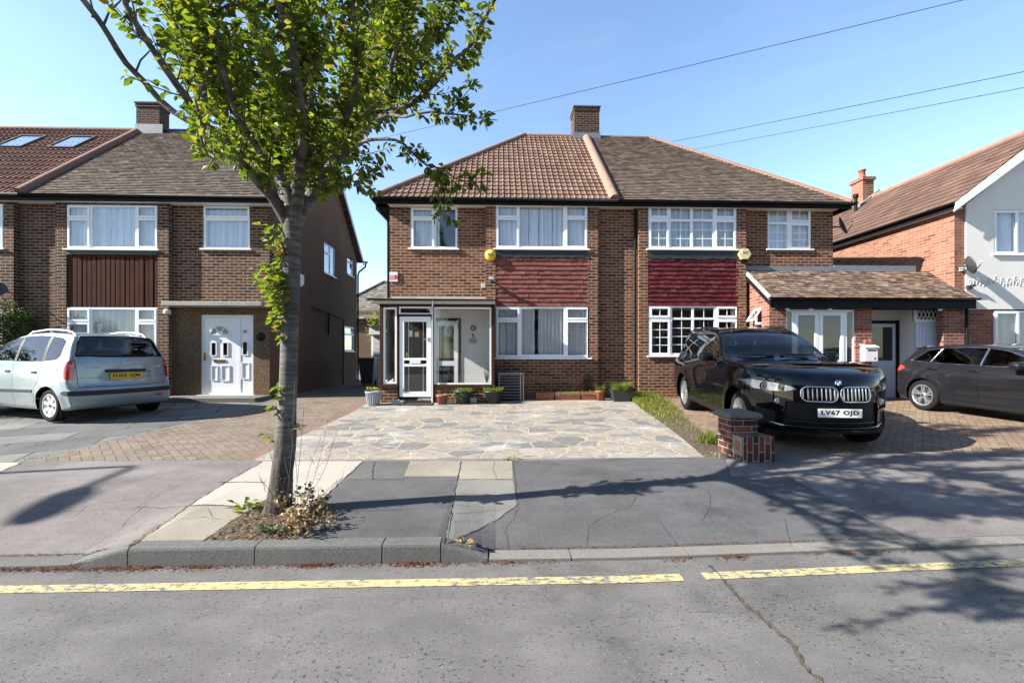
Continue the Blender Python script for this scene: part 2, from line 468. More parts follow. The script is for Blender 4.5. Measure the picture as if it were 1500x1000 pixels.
M['brick'] = brick_mat('brown_facing_brick', BS, (.33, .24, .165), joint=.0165)
M['brick_chimney'] = brick_mat('sooty_chimney_brick', [(0, (.022, .014, .012)), (.4, (.045, .024, .019)), (1, (.085, .042, .030))], (.15, .115, .085), joint=.0165)
BL = [(0, (.034, .021, .017)), (.3, (.062, .032, .025)), (.6, (.09, .044, .031)), (1, (.135, .066, .043))]
M['brick_left'] = brick_mat('dark_brown_facing_brick', BL, (.30, .225, .15), joint=.0165)
BR = [(0, (.13, .055, .04)), (.12, (.20, .082, .055)), (.5, (.255, .108, .072)), (.8, (.29, .135, .095)), (1, (.23, .09, .06))]
M['brick_orange'] = brick_mat('orange_red_brick', BR, (.32, .23, .17), joint=.012, stain=.15)
BP = [(0, (.13, .045, .035)), (.4, (.22, .08, .055)), (.8, (.30, .12, .08)), (1, (.17, .06, .05))]
M['brick_red'] = brick_mat('dull_red_brick', BP, (.36, .28, .22), joint=.012)
BPW = [(0, (.04, .022, .024)), (.4, (.085, .035, .032)), (.8, (.16, .05, .038)), (1, (.24, .085, .05))]
M['brick_pier'] = brick_mat('engineering_brick', BPW, (.33, .28, .22), joint=.012)
def herring_mat(name, stops, mortar, u=.1, joint=.009, rot=R(45), moss=None, stain=.4):
    m = NT(name); o = m.map(m.obj(), rot=(0, 0, rot))
    p = m.map(o, loc=(40, 40, 0))
    x, y, _ = m.sep(p); x = m.math('DIVIDE', x, u); y = m.math('DIVIDE', y, u)
    i, j = m.math('FLOOR', x), m.math('FLOOR', y); fx, fy = m.math('FRACT', x), m.math('FRACT', y)
    k = m.math('FLOORED_MODULO', m.math('SUBTRACT', i, j), 4.0)
    k = m.math('ROUND', k)
    horiz = m.math('LESS_THAN', k, 1.5)
    is1 = m.math('COMPARE', k, 1, .1); is2 = m.math('COMPARE', k, 2, .1)
    idx = m.comb(m.math('SUBTRACT', i, is1), m.math('SUBTRACT', j, is2), m.math('MULTIPLY', horiz, 3))
    ax = m.math('ADD', fx, is1); lx = m.math('ADD', 1, horiz); dx = m.math('MINIMUM', ax, m.math('SUBTRACT', lx, ax))
    ay = m.math('ADD', fy, is2); ly = m.math('SUBTRACT', 2, horiz); dy = m.math('MINIMUM', ay, m.math('SUBTRACT', ly, ay))
    d = m.math('MULTIPLY', m.math('MINIMUM', dx, dy), u)
    nd = m.n('ShaderNodeMapRange', interpolation_type='SMOOTHSTEP'); m.put(nd.inputs[0], d); nd.inputs[1].default_value = joint*.25; nd.inputs[2].default_value = joint*.75
    fac = nd.outputs[0]
    bc = m.ramp(m.white(idx), stops)
    fine = m.noise(o, 55, 4); bc = m.mix(.6, bc, m.ramp(fine, [(.3, .5), (.7, 1.25)]), 'MULTIPLY')
    mc = mortar
    if moss: mc = m.mix(m.ramp(m.noise(o, 1.9, 4), [(.45, 0), (.6, 1)]), mc, moss)
    col = m.mix(fac, mc, bc)
    col = m.mix(stain, col, m.ramp(m.noise(o, .9, 5, .65), [(.32, .5), (.68, 1.2)]), 'MULTIPLY')
    m.bsdf(col, .9, m.bump(m.math('ADD', fac, m.math('MULTIPLY', fine, .4)), .55, .007), 0, .25); return m.mat
M['block'] = herring_mat('block_paving', [(0, (.15, .118, .092)), (.4, (.20, .158, .122)), (.7, (.235, .178, .138)), (1, (.18, .155, .13))], (.085, .07, .052), moss=(.075, .078, .032))
M['brickdrive'] = herring_mat('brick_drive_paving', [(0, (.19, .13, .095)), (.4, (.245, .17, .12)), (.7, (.28, .20, .14)), (1, (.23, .18, .13))], (.10, .078, .055), moss=(.09, .085, .04))
M['edging'] = brick_mat('red_block_edging', [(0, (.175, .115, .088)), (1, (.24, .155, .125))], (.15, .12, .09), w=.1, h=.2, joint=.012, stain=.4)
M['flag'] = brick_mat('grey_flagstone', [(0, (.11, .113, .118)), (.5, (.16, .16, .16)), (1, (.21, .207, .20))], (.055, .052, .034), w=1.05, h=.72, joint=.035, moss=(.15, .15, .05), stain=.6, rot=R(-24), bump=.4)
M['tile_brown'] = tile_mat('brown_roll_tile', [(0, (.140, .082, .060)), (.5, (.172, .104, .078)), (1, (.205, .130, .099))], .30, .25, .3, (.27, .18, .09))
M['tile_red'] = tile_mat('red_brown_roof_tile', [(0, (.125, .055, .042)), (.5, (.155, .072, .055)), (1, (.19, .095, .072))], .30, .25, .35)
M['tile_grey'] = tile_mat('weathered_plain_tile', [(0, (.112, .083, .064)), (.35, (.152, .114, .089)), (.7, (.182, .139, .110)), (1, (.222, .175, .14))], .165, .1, .2, (.20, .17, .14))
M['tile_greyl'] = tile_mat('dark_weathered_plain_tile', [(0, (.08, .062, .051)), (.4, (.118, .093, .075)), (.8, (.15, .12, .097)), (1, (.188, .153, .124))], .165, .1, .22, (.16, .14, .115))
M['tile_canopy'] = tile_mat('mottled_clay_plain_tile', [(0, (.085, .058, .045)), (.35, (.155, .098, .07)), (.7, (.205, .138, .10)), (1, (.28, .215, .165))], .165, .1, .3, (.29, .255, .20))
M['tile_orange'] = tile_mat('orange_brown_roof_tile', [(0, (.095, .054, .04)), (.5, (.12, .07, .052)), (1, (.15, .09, .068))], .33, .29, .25)
M['tile_far'] = tile_mat('far_grey_roof_tile', [(0, (.10, .095, .085)), (.5, (.17, .155, .135)), (1, (.24, .22, .19))], .3, .25, .3)
M['hang_red'] = tile_mat('clay_red_hung_tile', [(0, (.155, .052, .041)), (.5, (.19, .064, .050)), (1, (.225, .082, .063))], .165, .115, .25)
M['hang_deep'] = tile_mat('deep_red_hung_tile', [(0, (.082, .010, .014)), (.5, (.108, .014, .019)), (1, (.14, .024, .027))], .165, .115, .25, rough=.6)
M['mortar'] = plain('mortar_ridge', (.25, .15, .11), .9, var=.25, scale=9, bump=.5, bscale=30)
M['ridge'] = plain('ridge_tile', (.19, .105, .08), .85, var=.25, scale=7, bump=.3, bscale=30)
M['ridge_grey'] = plain('grey_ridge_tile', (.13, .11, .10), .85, var=.25, scale=7, bump=.3, bscale=30)
M['ridge_orange'] = plain('orange_ridge_tile', (.22, .118, .078), .85, var=.3, scale=7, bump=.3, bscale=30)
M['lead'] = plain('lead_flashing', (.16, .175, .20), .5, var=.25, scale=5)
M['felt'] = plain('black_flashing_felt', (.022, .026, .026), .5, var=.5, scale=12, bump=.6, bscale=18)
M['upvc'] = plain('white_upvc', (.80, .81, .82), .32, var=.03, scale=3)
M['upvc_dull'] = plain('dull_white_upvc', (.66, .67, .68), .4, var=.07, scale=4)
M['soffit'] = plain('soffit_board', (.55, .52, .46), .7, var=.12, scale=3)
M['blackplastic'] = plain('black_plastic', (.007, .007, .008), .6, spec=.15, var=.2)
M['brownwood'] = plain('dark_stained_timber', (.045, .019, .012), .7, spec=.2, var=.3, scale=10)
M['concrete'] = render_mat('weathered_concrete', (.42, .40, .36), 60, .5, .5, .4)
M['concrete_dark'] = render_mat('dark_weathered_concrete', (.17, .165, .15), 60, .5, .5, .5)
M['pebble'] = render_mat('brown_pebbledash', (.15, .10, .062), 42, .6, .3, 1.0, [(0, (.09, .055, .03)), (.5, (.21, .135, .075)), (1, (.36, .26, .16))])
M['pebble_dark'] = render_mat('dark_pebbledash', (.175, .115, .078), 42, .6, .4, 1.0, [(0, (.08, .05, .035)), (.6, (.19, .125, .082)), (1, (.32, .225, .15))])
M['whiterender'] = render_mat('white_render', (.74, .725, .69), 130, .18, .12, .25)
M['whitewall'] = render_mat('white_painted_wall', (.78, .775, .75), 100, .12, .1, .15)
M['timber'] = plain('brown_cladding_board', (.060, .023, .016), .85, spec=.1, var=.4, scale=5)
M['glass'] = glass_mat('window_glass', (.93, .95, .96), 2.4, .05, wave=.035)
M['glass_low'] = glass_mat('window_glass_ground_floor', (.93, .95, .95), 2.0, .02, wave=.035)
M['carglass'] = glass_mat('car_glass', (.30, .33, .33), 1.5, .015)
M['privacy'] = glass_mat('car_privacy_glass', (.06, .065, .065), 1.5, .015)
M['lens'] = glass_mat('clear_lens', (.92, .94, .96), 1.6, .03)
M['net'] = curtain_mat('net_curtain', (.84, .87, .92), .12)
M['net_grey'] = curtain_mat('grey_net_curtain', (.62, .65, .68), .12)
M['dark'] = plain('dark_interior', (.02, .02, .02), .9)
M['room'] = plain('room_wall', (.14, .13, .12), .9)
M['bark'] = bark_mat('cherry_bark')
M['twig'] = plain('twig_bark', (.10, .08, .065), .85, var=.4, scale=14)
M['leaf'] = leaf_mat('cherry_leaf', [(0, (.055, .088, .012)), (.4, (.10, .145, .016)), (.75, (.155, .20, .024)), (.93, (.23, .235, .035)), (1, (.24, .16, .035))], .5)
M['leaf_shoot'] = leaf_mat('young_leaf', [(0, (.10, .17, .02)), (.6, (.17, .22, .025)), (.85, (.25, .20, .03)), (1, (.30, .14, .03))], .5)
M['leaf_hedge'] = leaf_mat('hedge_leaf', [(0, (.022, .045, .010)), (.6, (.045, .075, .015)), (1, (.085, .12, .025))], .25)
M['grass'] = leaf_mat('grass_blade', [(0, (.075, .12, .014)), (.5, (.13, .19, .022)), (.8, (.20, .24, .035)), (1, (.33, .29, .10))], .45)
M['drygrass'] = leaf_mat('dry_grass_blade', [(0, (.30, .22, .09)), (.6, (.42, .32, .14)), (1, (.22, .22, .05))], .35)
M['dryleaf'] = leaf_mat('dry_leaf', [(0, (.10, .065, .04)), (.5, (.23, .155, .095)), (1, (.36, .27, .18))], .3)
M['litter'] = leaf_mat('blossom_litter', [(0, (.06, .018, .009)), (.6, (.13, .036, .016)), (1, (.22, .085, .04))], .1)
M['flower'] = plain('yellow_flower', (.70, .45, .02), .6)
M['terracotta'] = plain('terracotta', (.26, .09, .052), .8, var=.25, scale=9)
M['pot_grey'] = plain('grey_plastic_pot', (.36, .39, .43), .5, var=.1)
M['pot_dark'] = plain('charcoal_plastic_pot', (.03, .034, .038), .45, var=.2)
M['steel'] = plain('galvanised_wire', (.48, .50, .52), .35, metal=.8, var=.1)
M['greyplastic'] = plain('grey_plastic', (.40, .41, .42), .5)
M['yellowplastic'] = plain('yellow_plastic', (.72, .47, .045), .4, var=.08)
M['creamplastic'] = plain('pale_yellow_plastic', (.66, .52, .22), .45, var=.08)
M['whiteplastic'] = plain('white_plastic', (.72, .72, .72), .4, var=.06)
M['blueplastic'] = plain('blue_ink', (.05, .07, .22), .5)
M['bluebox'] = plain('dark_blue_plastic', (.015, .035, .07), .5)
M['redpaint'] = plain('red_paint', (.42, .03, .05), .6)
M['pinkpaint'] = plain('faded_pink_print', (.60, .22, .30), .6)
M['gold'] = plain('brass', (.45, .30, .09), .3, metal=.9)
M['chrome'] = plain('chrome', (.75, .76, .78), .08, metal=1, var=.02)
M['alloy'] = plain('alloy_wheel', (.52, .53, .55), .28, metal=.85, var=.05)
M['alloy_dull'] = plain('silver_wheel_cover', (.60, .61, .63), .35, metal=.5, var=.05)
M['tyre'] = plain('tyre_rubber', (.010, .010, .011), .85, spec=.15, var=.25, scale=12)
M['trim'] = plain('black_trim', (.010, .010, .011), .6, spec=.2, var=.15)
M['trim_grey'] = plain('charcoal_bumper_strip', (.03, .032, .037), .65, spec=.25, var=.15)
M['seat'] = plain('seat_cloth', (.055, .055, .06), .85)
M['seat_light'] = plain('grey_seat_leather', (.22, .22, .225), .6)
M['paint_black'] = paint_mat('black_car_paint', (.0022, .0027, .0045), rough=.03, coat=0)
M['paint_grey'] = paint_mat('dark_grey_car_paint', (.0065, .007, .0095), rough=.5, metal=.0, spec=.15)
M['paint_silver'] = paint_mat('pale_blue_car_paint', (.27, .34, .37), rough=.35, metal=.25, dirt=.4)
M['redlens'] = plain('red_lens', (.40, .012, .016), .15, coat=1)
M['amberlens'] = plain('amber_lens', (.62, .17, .02), .15, coat=1)
M['brightred'] = plain('bright_red_lens', (.70, .03, .02), .15, coat=1)
M['plate_white'] = plain('white_number_plate', (.74, .75, .74), .4, var=.03)
M['plate_yellow'] = plain('yellow_number_plate', (.66, .42, .015), .4, var=.03)
M['ink'] = plain('black_lettering', (.008, .008, .008), .5)
M['ink_grey'] = plain('grey_lettering', (.12, .12, .13), .5)
M['cable'] = plain('cable_black', (.03, .03, .035), .6)
M['garage'] = plain('pale_garage_door', (.62, .66, .72), .5, var=.06)
M['bluegrey'] = plain('pale_grey_door', (.52, .56, .64), .5, var=.05)
M['galv'] = plain('galvanised_steel', (.30, .31, .32), .5, metal=.5)
M['dish'] = plain('dark_dish', (.035, .037, .042), .6)
def yellow_line_mat():
    m = NT('worn_yellow_paint'); o = m.obj()
    n = m.noise(m.map(o, scale=(5, 9, 1)), 3.2, 6, .75)
    x = m.noise(m.map(o, scale=(1, .1, 1)), 1.3, 3)
    fac = m.ramp(m.math('ADD', n, m.math('MULTIPLY', x, .35)), [(.60, 0), (.68, 1)])
    y = m.mix(.4, (.44, .38, .19), m.ramp(m.noise(o, 60, 3), [(.3, .6), (.7, 1.2)]), 'MULTIPLY')
    a = m.mix(m.ramp(m.noise(o, 160, 3, .7), [(.3, 0), (.7, 1)]), (.085, .085, .088), (.165, .165, .168))
    m.bsdf(m.mix(fac, a, y), .85, m.bump(m.noise(o, 120, 3), .5, .005), 0, .3); return m.mat
M['yellow'] = yellow_line_mat()
def moss_mat():
    m = NT('mossy_crack_filling'); o = m.obj()
    c = m.ramp(m.noise(o, 22, 4, .7), [(.3, (.03, .028, .025)), (.46, (.075, .066, .05)), (.56, (.10, .092, .06)), (.72, (.16, .152, .14))])
    m.bsdf(c, .95, m.bump(m.noise(o, 60, 3), .9, .01), 0, .2); return m.mat
M['moss'] = moss_mat()
M['crack'] = plain('crack_shadow_dirt', (.042, .04, .037), .95, var=.5, scale=20)
# ------------------------------------------------------------------ ground, road, pavement
def bend(X): return .045*(X-1) if X > 1 else 0.0
def gz(X, Y):
    Yb = Y-bend(X)*max(0, min(1, 1-(Y-3.19)/2))
    if Yb < KERB_Y-1e-6: return 0.0
    z = interp(PROF, Yb)
    low = interp([(3.19, .032), (3.34, .036), (4.6, interp(PROF, 4.6))], Yb) if Yb < 4.6 else z
    return lerp(low, z, raised(X))
mb = MB(); mb.face([(-250,-250,-.03),(250,-250,-.03),(250,250,-.03),(-250,250,-.03)])
tag(mb.build('ground', M['pave_dark']), kind='structure')
# road sheet, with its front edge along the kerb
mb = MB()
xs = [-40, -20, -12]+[x*.5 for x in range(-20, 41)]+[30, 45]
for a, b in zip(xs, xs[1:]):
    mb.face([(a,-9,0),(b,-9,0),(b,3.2+bend(b) if b < 12 else 3.7,0),(a,3.2+bend(a) if a < 12 else 3.7,0)])
tag(mb.build('road', M['road']), kind='structure')
mb = MB(); mb.face([(-40,-30,.002),(45,-30,.002),(45,-9,.002),(-40,-9,.002)])
tag(mb.build('opposite_pavement', M['pave_pink']), kind='structure')
# footway and front gardens: one sheet cut into its surfaces
def frange(a, b, s):
    n = max(1, round((b-a)/s)); return [a+(b-a)*i/n for i in range(n)]
gx = frange(-22, -9, 1)+frange(-9, -3.2, .3)+frange(-3.2, .2, .11)+frange(.2, 5, .25)+frange(5, 12, .5)+frange(12, 24, 1)+[24]
gy = [3.315]+frange(3.4, 4.7, .13)+frange(4.7, 7, .25)+frange(7, 11, .5)+frange(11, 26, 1.5)+[26]
bm = bmesh.new()
grid = []
for y in gy:
    row = []
    for x in gx:
        Y = y+bend(x)*max(0, min(1, 1-(y-3.19)/2)) if y < 5.2 else y
        row.append(bm.verts.new((x, Y, gz(x, Y))))
    grid.append(row)
for j in range(len(gy)-1):
    for i in range(len(gx)-1):
        bm.faces.new((grid[j][i], grid[j][i+1], grid[j+1][i+1], grid[j+1][i]))
G = lambda pts: [gnd(*p) for p in pts]
allf = lambda f, c: True
regions = [
 ('cream_paving_slabs', 'slab_cream', G([(384,675),(531,675),(487,717),(452,745),(352,741),(275,741)])),
 ('tan_paving_slabs', 'slab_tan', G([(275,741),(372,741),(297,793),(190,800.5)])),
 ('grey_paving_slabs', 'pave_mid', G([(531,675),(601,675),(592,702),(506,702)])),
 ('pale_paving_slab', 'slab_tan', G([(601,675),(675,675),(669,697),(592,697)])),
 ('cracked_paving_slabs', 'slab_tan', G([(675,675),(750,675),(751,702),(668,702)])),
 ('worn_paving_slabs', 'slab_grey', G([(668,702),(751,702),(757,740),(680,784),(655,796.5),(650,797)])),
 ('dark_asphalt_patch', 'pave_dark', G([(506,702),(592,702),(592,697),(669,697),(650,797),(423,797.2),(487,717)])),
 ('dark_asphalt_crossover', 'pave_dark', G([(750,675),(900,671),(1062,669),(1072,697),(1155,699),(1202,723),(1338,796.5),(1000,806),(720,807),(655,796.5),(680,784),(757,740),(751,702)])),
 ('corner_paving_slab', 'slab_cream', G([(-60,677),(33,677),(0,690),(-90,704)])),
 ('soil_bed', 'soil', G([(297,793),(372,741),(400,728),(452,745),(487,717),(423,796.8)])),
]
W = lambda *p: list(p)
regions += [
 ('flagstone_drive', 'flag', W((-22,5.52),(-5.78,5.52),(-5.38,10.2),(-5.38,11.3),(-22,11.3))),
 ('drive_edging', 'concrete_dark', W((-5.78,5.52),(-5.70,5.52),(-5.30,10.2),(-5.30,11.3),(-5.38,11.3),(-5.38,10.2))),
 ('block_paved_drive', 'block', W((-5.70,5.52),(-3.24,5.52),(-3.24,25.8),(-5.9,25.8),(-5.9,11.3),(-5.30,11.3),(-5.30,10.2))),
 ('red_block_edging', 'edging', W((-3.24,5.5),(-3.03,5.5),(-3.03,11.3),(-3.24,11.3))),
 ('crazy_paving', 'crazy', W((-3.03,5.5),(2.63,5.5),(3.0,8.2),(3.25,10.3),(3.25,11.3),(-3.03,11.3))),
 ('garden_soil_strip', 'soil', W((2.63,5.5),(3.02,5.5),(3.35,7.2),(3.85,9.4),(3.95,11.3),(3.25,11.3),(3.25,10.3),(3.0,8.2))),
 ('brick_paved_drive', 'brickdrive', W((3.02,5.62),(22,5.62),(22,11.3),(3.95,11.3),(3.85,9.4),(3.35,7.2))),
]
for i, (nm, mt, poly) in enumerate(regions): cut_poly(bm, poly, (0, 1), allf, i+1, margin=1.6)
for i, (nm, mt, poly) in enumerate([('pavement', 'pave_pink', None)]+regions):
    b = split_bm(bm, [i])
    tag(bm_obj(nm, b, M[mt], smooth=False), kind='structure'); b.free()
bm.free()
# kerb stones
def kerb(name, mat, joints, hfun):
    mb = MB()
    for a, b in zip(joints, joints[1:]):
        a += .004; b -= .004
        n = 4; rings = []
        for i in range(n+1):
            x = lerp(a, b, i/n); h = hfun(x); o = KERB_Y+bend(x)
            r = .022 if h > .06 else .008
            j = .002*noise.noise((x*3, 0, 0))
            pf = [(0, -.03), (0+.006*(h > .06), h-r), (.3*r+.006, h-.3*r), (r+.006, h), (.126, h+.003), (.126, -.03)]
            rings.append([(x, o+y+j, z) for y, z in pf])
        m = 6; vs = [v for q in rings for v in q]; fs = []
        for i in range(n):
            for k in range(m-1): fs.append((i*m+k, (i+1)*m+k, (i+1)*m+k+1, i*m+k+1))
        fs += [tuple(range(m-1, -1, -1)), tuple(n*m+k for k in range(m))]
        mb.mesh(vs, fs)
    tag(mb.build(name, mat), kind='structure')
kx = lambda px: wx(px, KERB_Y)
hk = lambda x: lerp(.03, .137, raised(x))
kerb('kerb', M['kerb'], [kx(186)-.39-.915*i for i in range(9, -1, -1)]+[kx(186), kx(372), kx(559), kx(645), kx(715)], hk)
kerb('dropped_kerb', M['kerb_pale'], [kx(715), kx(837), kx(1011)]+[kx(1011)+.915*i for i in range(1, 16)], lambda x: .03)
# yellow line
mb = MB()
pts = [x*.05 for x in range(-200, 300)]
yl = lambda x: 2.868+(.05*(x-.9) if x > .9 else 0)
for a, b in zip(pts, pts[1:]):
    if 1.24 < (a+b)/2 < 1.38: continue
    mb.face([(a,yl(a),.004),(b,yl(b),.004),(b,yl(b)+.095,.004),(a,yl(a)+.095,.004)])
tag(mb.build('yellow_line', M['yellow']), kind='structure')
def ribbon(name, pts, w, mat, lift=.004, jag=.35, seed=1, step=.05):
    """irregular crack on the ground through ground points"""
    r = random.Random(seed); mb = MB(); P = []
    for (a, b) in zip(pts, pts[1:]):
        n = max(1, int(math.dist(a, b)/step))
        P += [(lerp(a[0], b[0], i/n), lerp(a[1], b[1], i/n)) for i in range(n)]
    P.append(pts[-1]); q = []
    for i, p in enumerate(P):
        a = P[max(0, i-1)]; b = P[min(len(P)-1, i+1)]
        d = Vector((b[0]-a[0], b[1]-a[1])).normalized(); nrm = Vector((-d.y, d.x))
        o = nrm*w*r.uniform(-1, 1)*jag*2
        ww = w*r.uniform(.45, 1.3)*.5
        c = Vector(p)+o
        q.append((c+nrm*ww, c-nrm*ww))
    for (a, b), (c, d) in zip(q, q[1:]):
        mb.face([(v.x, v.y, gz(v.x, v.y)+lift) for v in (a, b, d, c)])
    return tag(mb.build(name, mat), kind='structure')
def rpt(px, py):     # on the road
    t = EYE*FPX/(py-HY); u = (px-CX)/FPX
    return (t*(SA+u*CA), t*(CA-u*SA))
ribbon('road_crack', [rpt(*p) for p in [(1040,828),(1058,848),(1085,880),(1102,894),(1135,921),(1160,945),(1172,972),(1205,1000),(1250,1040)]], .026, M['moss'], .003, .3, 3, .03)
ribbon('road_crack', [rpt(*p) for p in [(1041,829),(1060,850),(1086,882),(1102,895),(1130,920)]], .010, M['crack'], .0045, .5, 4, .03)
for i, pl in enumerate([
  [(0,768),(60,751),(150,746),(195,745),(232,725),(290,701),(340,680)],
  [(110,755),(128,740),(215,728),(222,722)], [(178,772),(182,765),(215,738)], [(0,776),(28,756)],
  [(520,735),(580,728)], [(935,722),(925,740),(880,758),(862,772),(860,800)], [(1038,716),(1040,740),(1030,762)],
  [(760,742),(752,760),(741,772),(745,806)], [(735,770),(742,785)],
  [(1060,690),(1072,698),(1155,699),(1202,723),(1345,792)],
  [(246,764),(292,757),(322,760)], [(305,745),(312,757)],
  [(700,688),(722,688),(724,676)], [(722,688),(728,702)], [(736,690),(750,687)],
  [(664,752),(700,750),(755,741)], [(672,722),(755,726)], [(660,764),(700,764)],
  [(960,756),(990,795)], [(1150,760),(1158,800)], [(200,742),(275,741),(340,741)], [(1250,700),(1400,720),(1500,722)]]):
    ribbon('pavement_crack', G(pl), .0034 if i not in (9, 20) else .008, M['crack'], .0035, .7, 20+i, .045)
# joints round the slabs and panels
for i, pl in enumerate([[(384,676),(275,741),(192,800)], [(531,676),(487,717),(455,746)], [(671,696),(650,797)], [(751,676),(757,740),(680,784),(657,796)],
   [(320,706),(390,706)], [(506,702),(592,702)], [(668,702),(751,702)], [(548,676),(545,702)], [(675,676),(670,702)], [(275,741),(352,741)], [(372,741),(297,793)], [(33,677),(-20,700)]]):
    ribbon('pavement_joint', G(pl), .012, M['crack'] if i % 3 else M['moss'], .0035, .35, 60+i, .05)
# red-brown blossom litter in the gutter and along edges
r = random.Random(5); mb = MB()
def flakes(mb, x, y, z, s):
    a = r.uniform(0, 6.28); u = Vector((math.cos(a), math.sin(a), r.uniform(-.35, .35)))*s; v = Vector((-math.sin(a), math.cos(a), r.uniform(-.35, .35)))*s*r.uniform(.25, .6)
    c = Vector((x, y, z+s*.35)); mb.face([c-u, c+v*.8, c+u, c-v])
for _ in range(11000):
    x = r.uniform(-5, 3.2)
    dens = .10+1.3*max(0, noise.noise((x*2.6, 3.1, 0)))+.5*max(0, noise.noise((x*7, 1.1, 0)))+(.4 if x < -2.4 else 0)-(.18 if x > .2 else 0)
    if r.random() > dens: continue
    y = KERB_Y+bend(x)-abs(r.gauss(0, .026))-.003
    flakes(mb, x, y, .002+.012*r.random()*(KERB_Y-y < .03), r.uniform(.005, .013))
for _ in range(1600):
    x = r.uniform(-4.6, -2.9) if r.random() < .55 else r.uniform(-.1, 3)
    y = KERB_Y+bend(x)+.13+abs(r.gauss(0, .014))
    flakes(mb, x, y, gz(x, y)+.003, r.uniform(.004, .009))
ja, jb = Vector(gnd(190, 800)), Vector(gnd(232, 768))
for _ in range(260):
    p = ja.lerp(jb, r.random()**1.6); flakes(mb, p.x+r.gauss(0, .012), p.y+r.gauss(0, .012), gz(*p)+.003, r.uniform(.004, .008))
for _ in range(500):    # scattered over pavement and road
    x, y = r.uniform(-4, 4), r.uniform(2.6, 5.4)
    flakes(mb, x, y, gz(x, y)+.002, r.uniform(.003, .007))
tag(mb.build('leaf_litter', M['litter']), kind='stuff', label='red brown blossom litter lying along the gutter', cat='litter')
# crumbs of soil, bark and dry leaf in the tree pit
mb = MB(); pit = G([(300,792),(374,742),(400,729),(450,744),(483,720),(425,795)])
n = 0
while n < 1500:
    x, y = r.uniform(-2.4, -1.2), r.uniform(3.3, 4.3)
    if not in_poly((x, y), pit): continue
    n += 1; flakes(mb, x, y, gz(x, y)+.004+.02*r.random()**2, r.uniform(.006, .02))
tag(mb.build('soil_crumbs', M['dryleaf']), kind='stuff', label='dry crumbs and bark chips covering the soil round the tree', cat='mulch')
def blades(mb, n, pick, h0, h1, lean=.5, w=.006, r=random.Random(77)):
    for _ in range(n):
        x, y, s = pick()
        z = gz(x, y); h = r.uniform(h0, h1)*s; a = r.uniform(0, 6.28)
        d = Vector((math.cos(a), math.sin(a), 0)); b = Vector((-d.y, d.x, 0))*w*r.uniform(.6, 1.3)
        p0 = Vector((x, y, z-.01)); p1 = p0+Vector((0, 0, h*.6))+d*h*lean*.3*r.random(); p2 = p1+Vector((0, 0, h*.4*r.uniform(.2, 1)))+d*h*lean*r.random()
        mb.face([p0-b, p0+b, p1+b*.7, p1-b*.7]); mb.face([p1-b*.7, p1+b*.7, p2])
# ------------------------------------------------------------------ building kit
def tile_field(name, mat, parent, O, ud, vd, ulen, vlen, g, tw, kind='flat', clips=(), th=.022, jit=1.0, seed=1, uoff=0):
    O, ud, vd = Vector(O), Vector(ud).normalized(), Vector(vd).normalized(); n = ud.cross(vd)
    rr = random.Random(seed)
    bm = bmesh.new(); uvl = bm.loops.layers.uv.new('UVMap')
    def q(pts):
        vs = [bm.verts.new(O+ud*u+vd*v+n*h) for u, v, h, _, _ in pts]
        f = bm.faces.new(vs)
        for l, p in zip(f.loops, pts): l[uvl].uv = (p[3], p[4])
    rows = int(math.ceil(vlen/g))
    for i in range(rows):
        v0, v1 = i*g, min((i+1)*g, vlen)
        if kind == 'flat':
            off = (tw*.5 if i % 2 else 0)
            k = -1
            while True:
                a = k*tw-off; b = a+tw; k += 1
                if a > ulen: break
                if b < 0: continue
                a, b = max(a, 0)+.0015, min(b, ulen)-.0015
                if b-a < .01: continue
                dh = rr.uniform(-.005, .008)*jit; dv = rr.uniform(-.006, .006)*jit; sk = rr.uniform(-.004, .004)*jit
                lo, hi = th+dh, .004
                U = lambda x: x+off-(tw*.5 if i % 2 else 0)
                va = v0+dv
                vm = i*g+g*.5
                q([(a,va,lo+sk,a,vm),(b,va,lo-sk,b,vm),(b,v1+.012,hi,b,vm+.4*g),(a,v1+.012,hi,a,vm+.4*g)])
                q([(a,va,-.004,a,vm),(b,va,-.004,b,vm),(b,va,lo-sk,b,vm),(a,va,lo+sk,a,vm)])
        else:
            m = 8; cols = int(ulen/tw)+1
            pr_ = [0, .25, .75, 1.0, .75, .25, 0, 0]       # one round roll, then the pan
            wd = [0, .06, .13, .22, .31, .38, .44, .72]
            us = []
            for c in range(cols):
                for w_, h_ in zip(wd, pr_): us.append((c*tw+w_*tw, h_*(.030 if tw > .2 else .022)))
            us = [p for p in us if p[0] <= ulen]+[(ulen, 0)]
            dv = 0
            for (a, ha), (b, hb) in zip(us, us[1:]):
                if b-a < 1e-5: continue
                vm = i*g+.05; mid = (a+b)/2; ua, ub = a, b
                q([(a,v0,th+ha,ua,vm),(b,v0,th+hb,ub,vm),(b,v1+.02,.002+hb,ub,vm+.15),(a,v1+.02,.002+ha,ua,vm+.15)])
                q([(a,v0,-.004,ua,vm),(b,v0,-.004,ub,vm),(b,v0,th+hb,ub,vm),(a,v0,th+ha,ua,vm)])
    for co, no in clips:
        bmesh.ops.bisect_plane(bm, geom=bm.verts[:]+bm.edges[:]+bm.faces[:], plane_co=co, plane_no=no, clear_outer=True)
    me = bpy.data.meshes.new(name); bm.to_mesh(me); bm.free()
    if kind != 'flat':
        for p in me.polygons: p.use_smooth = False
    return link_mesh(name, me, mat, parent)
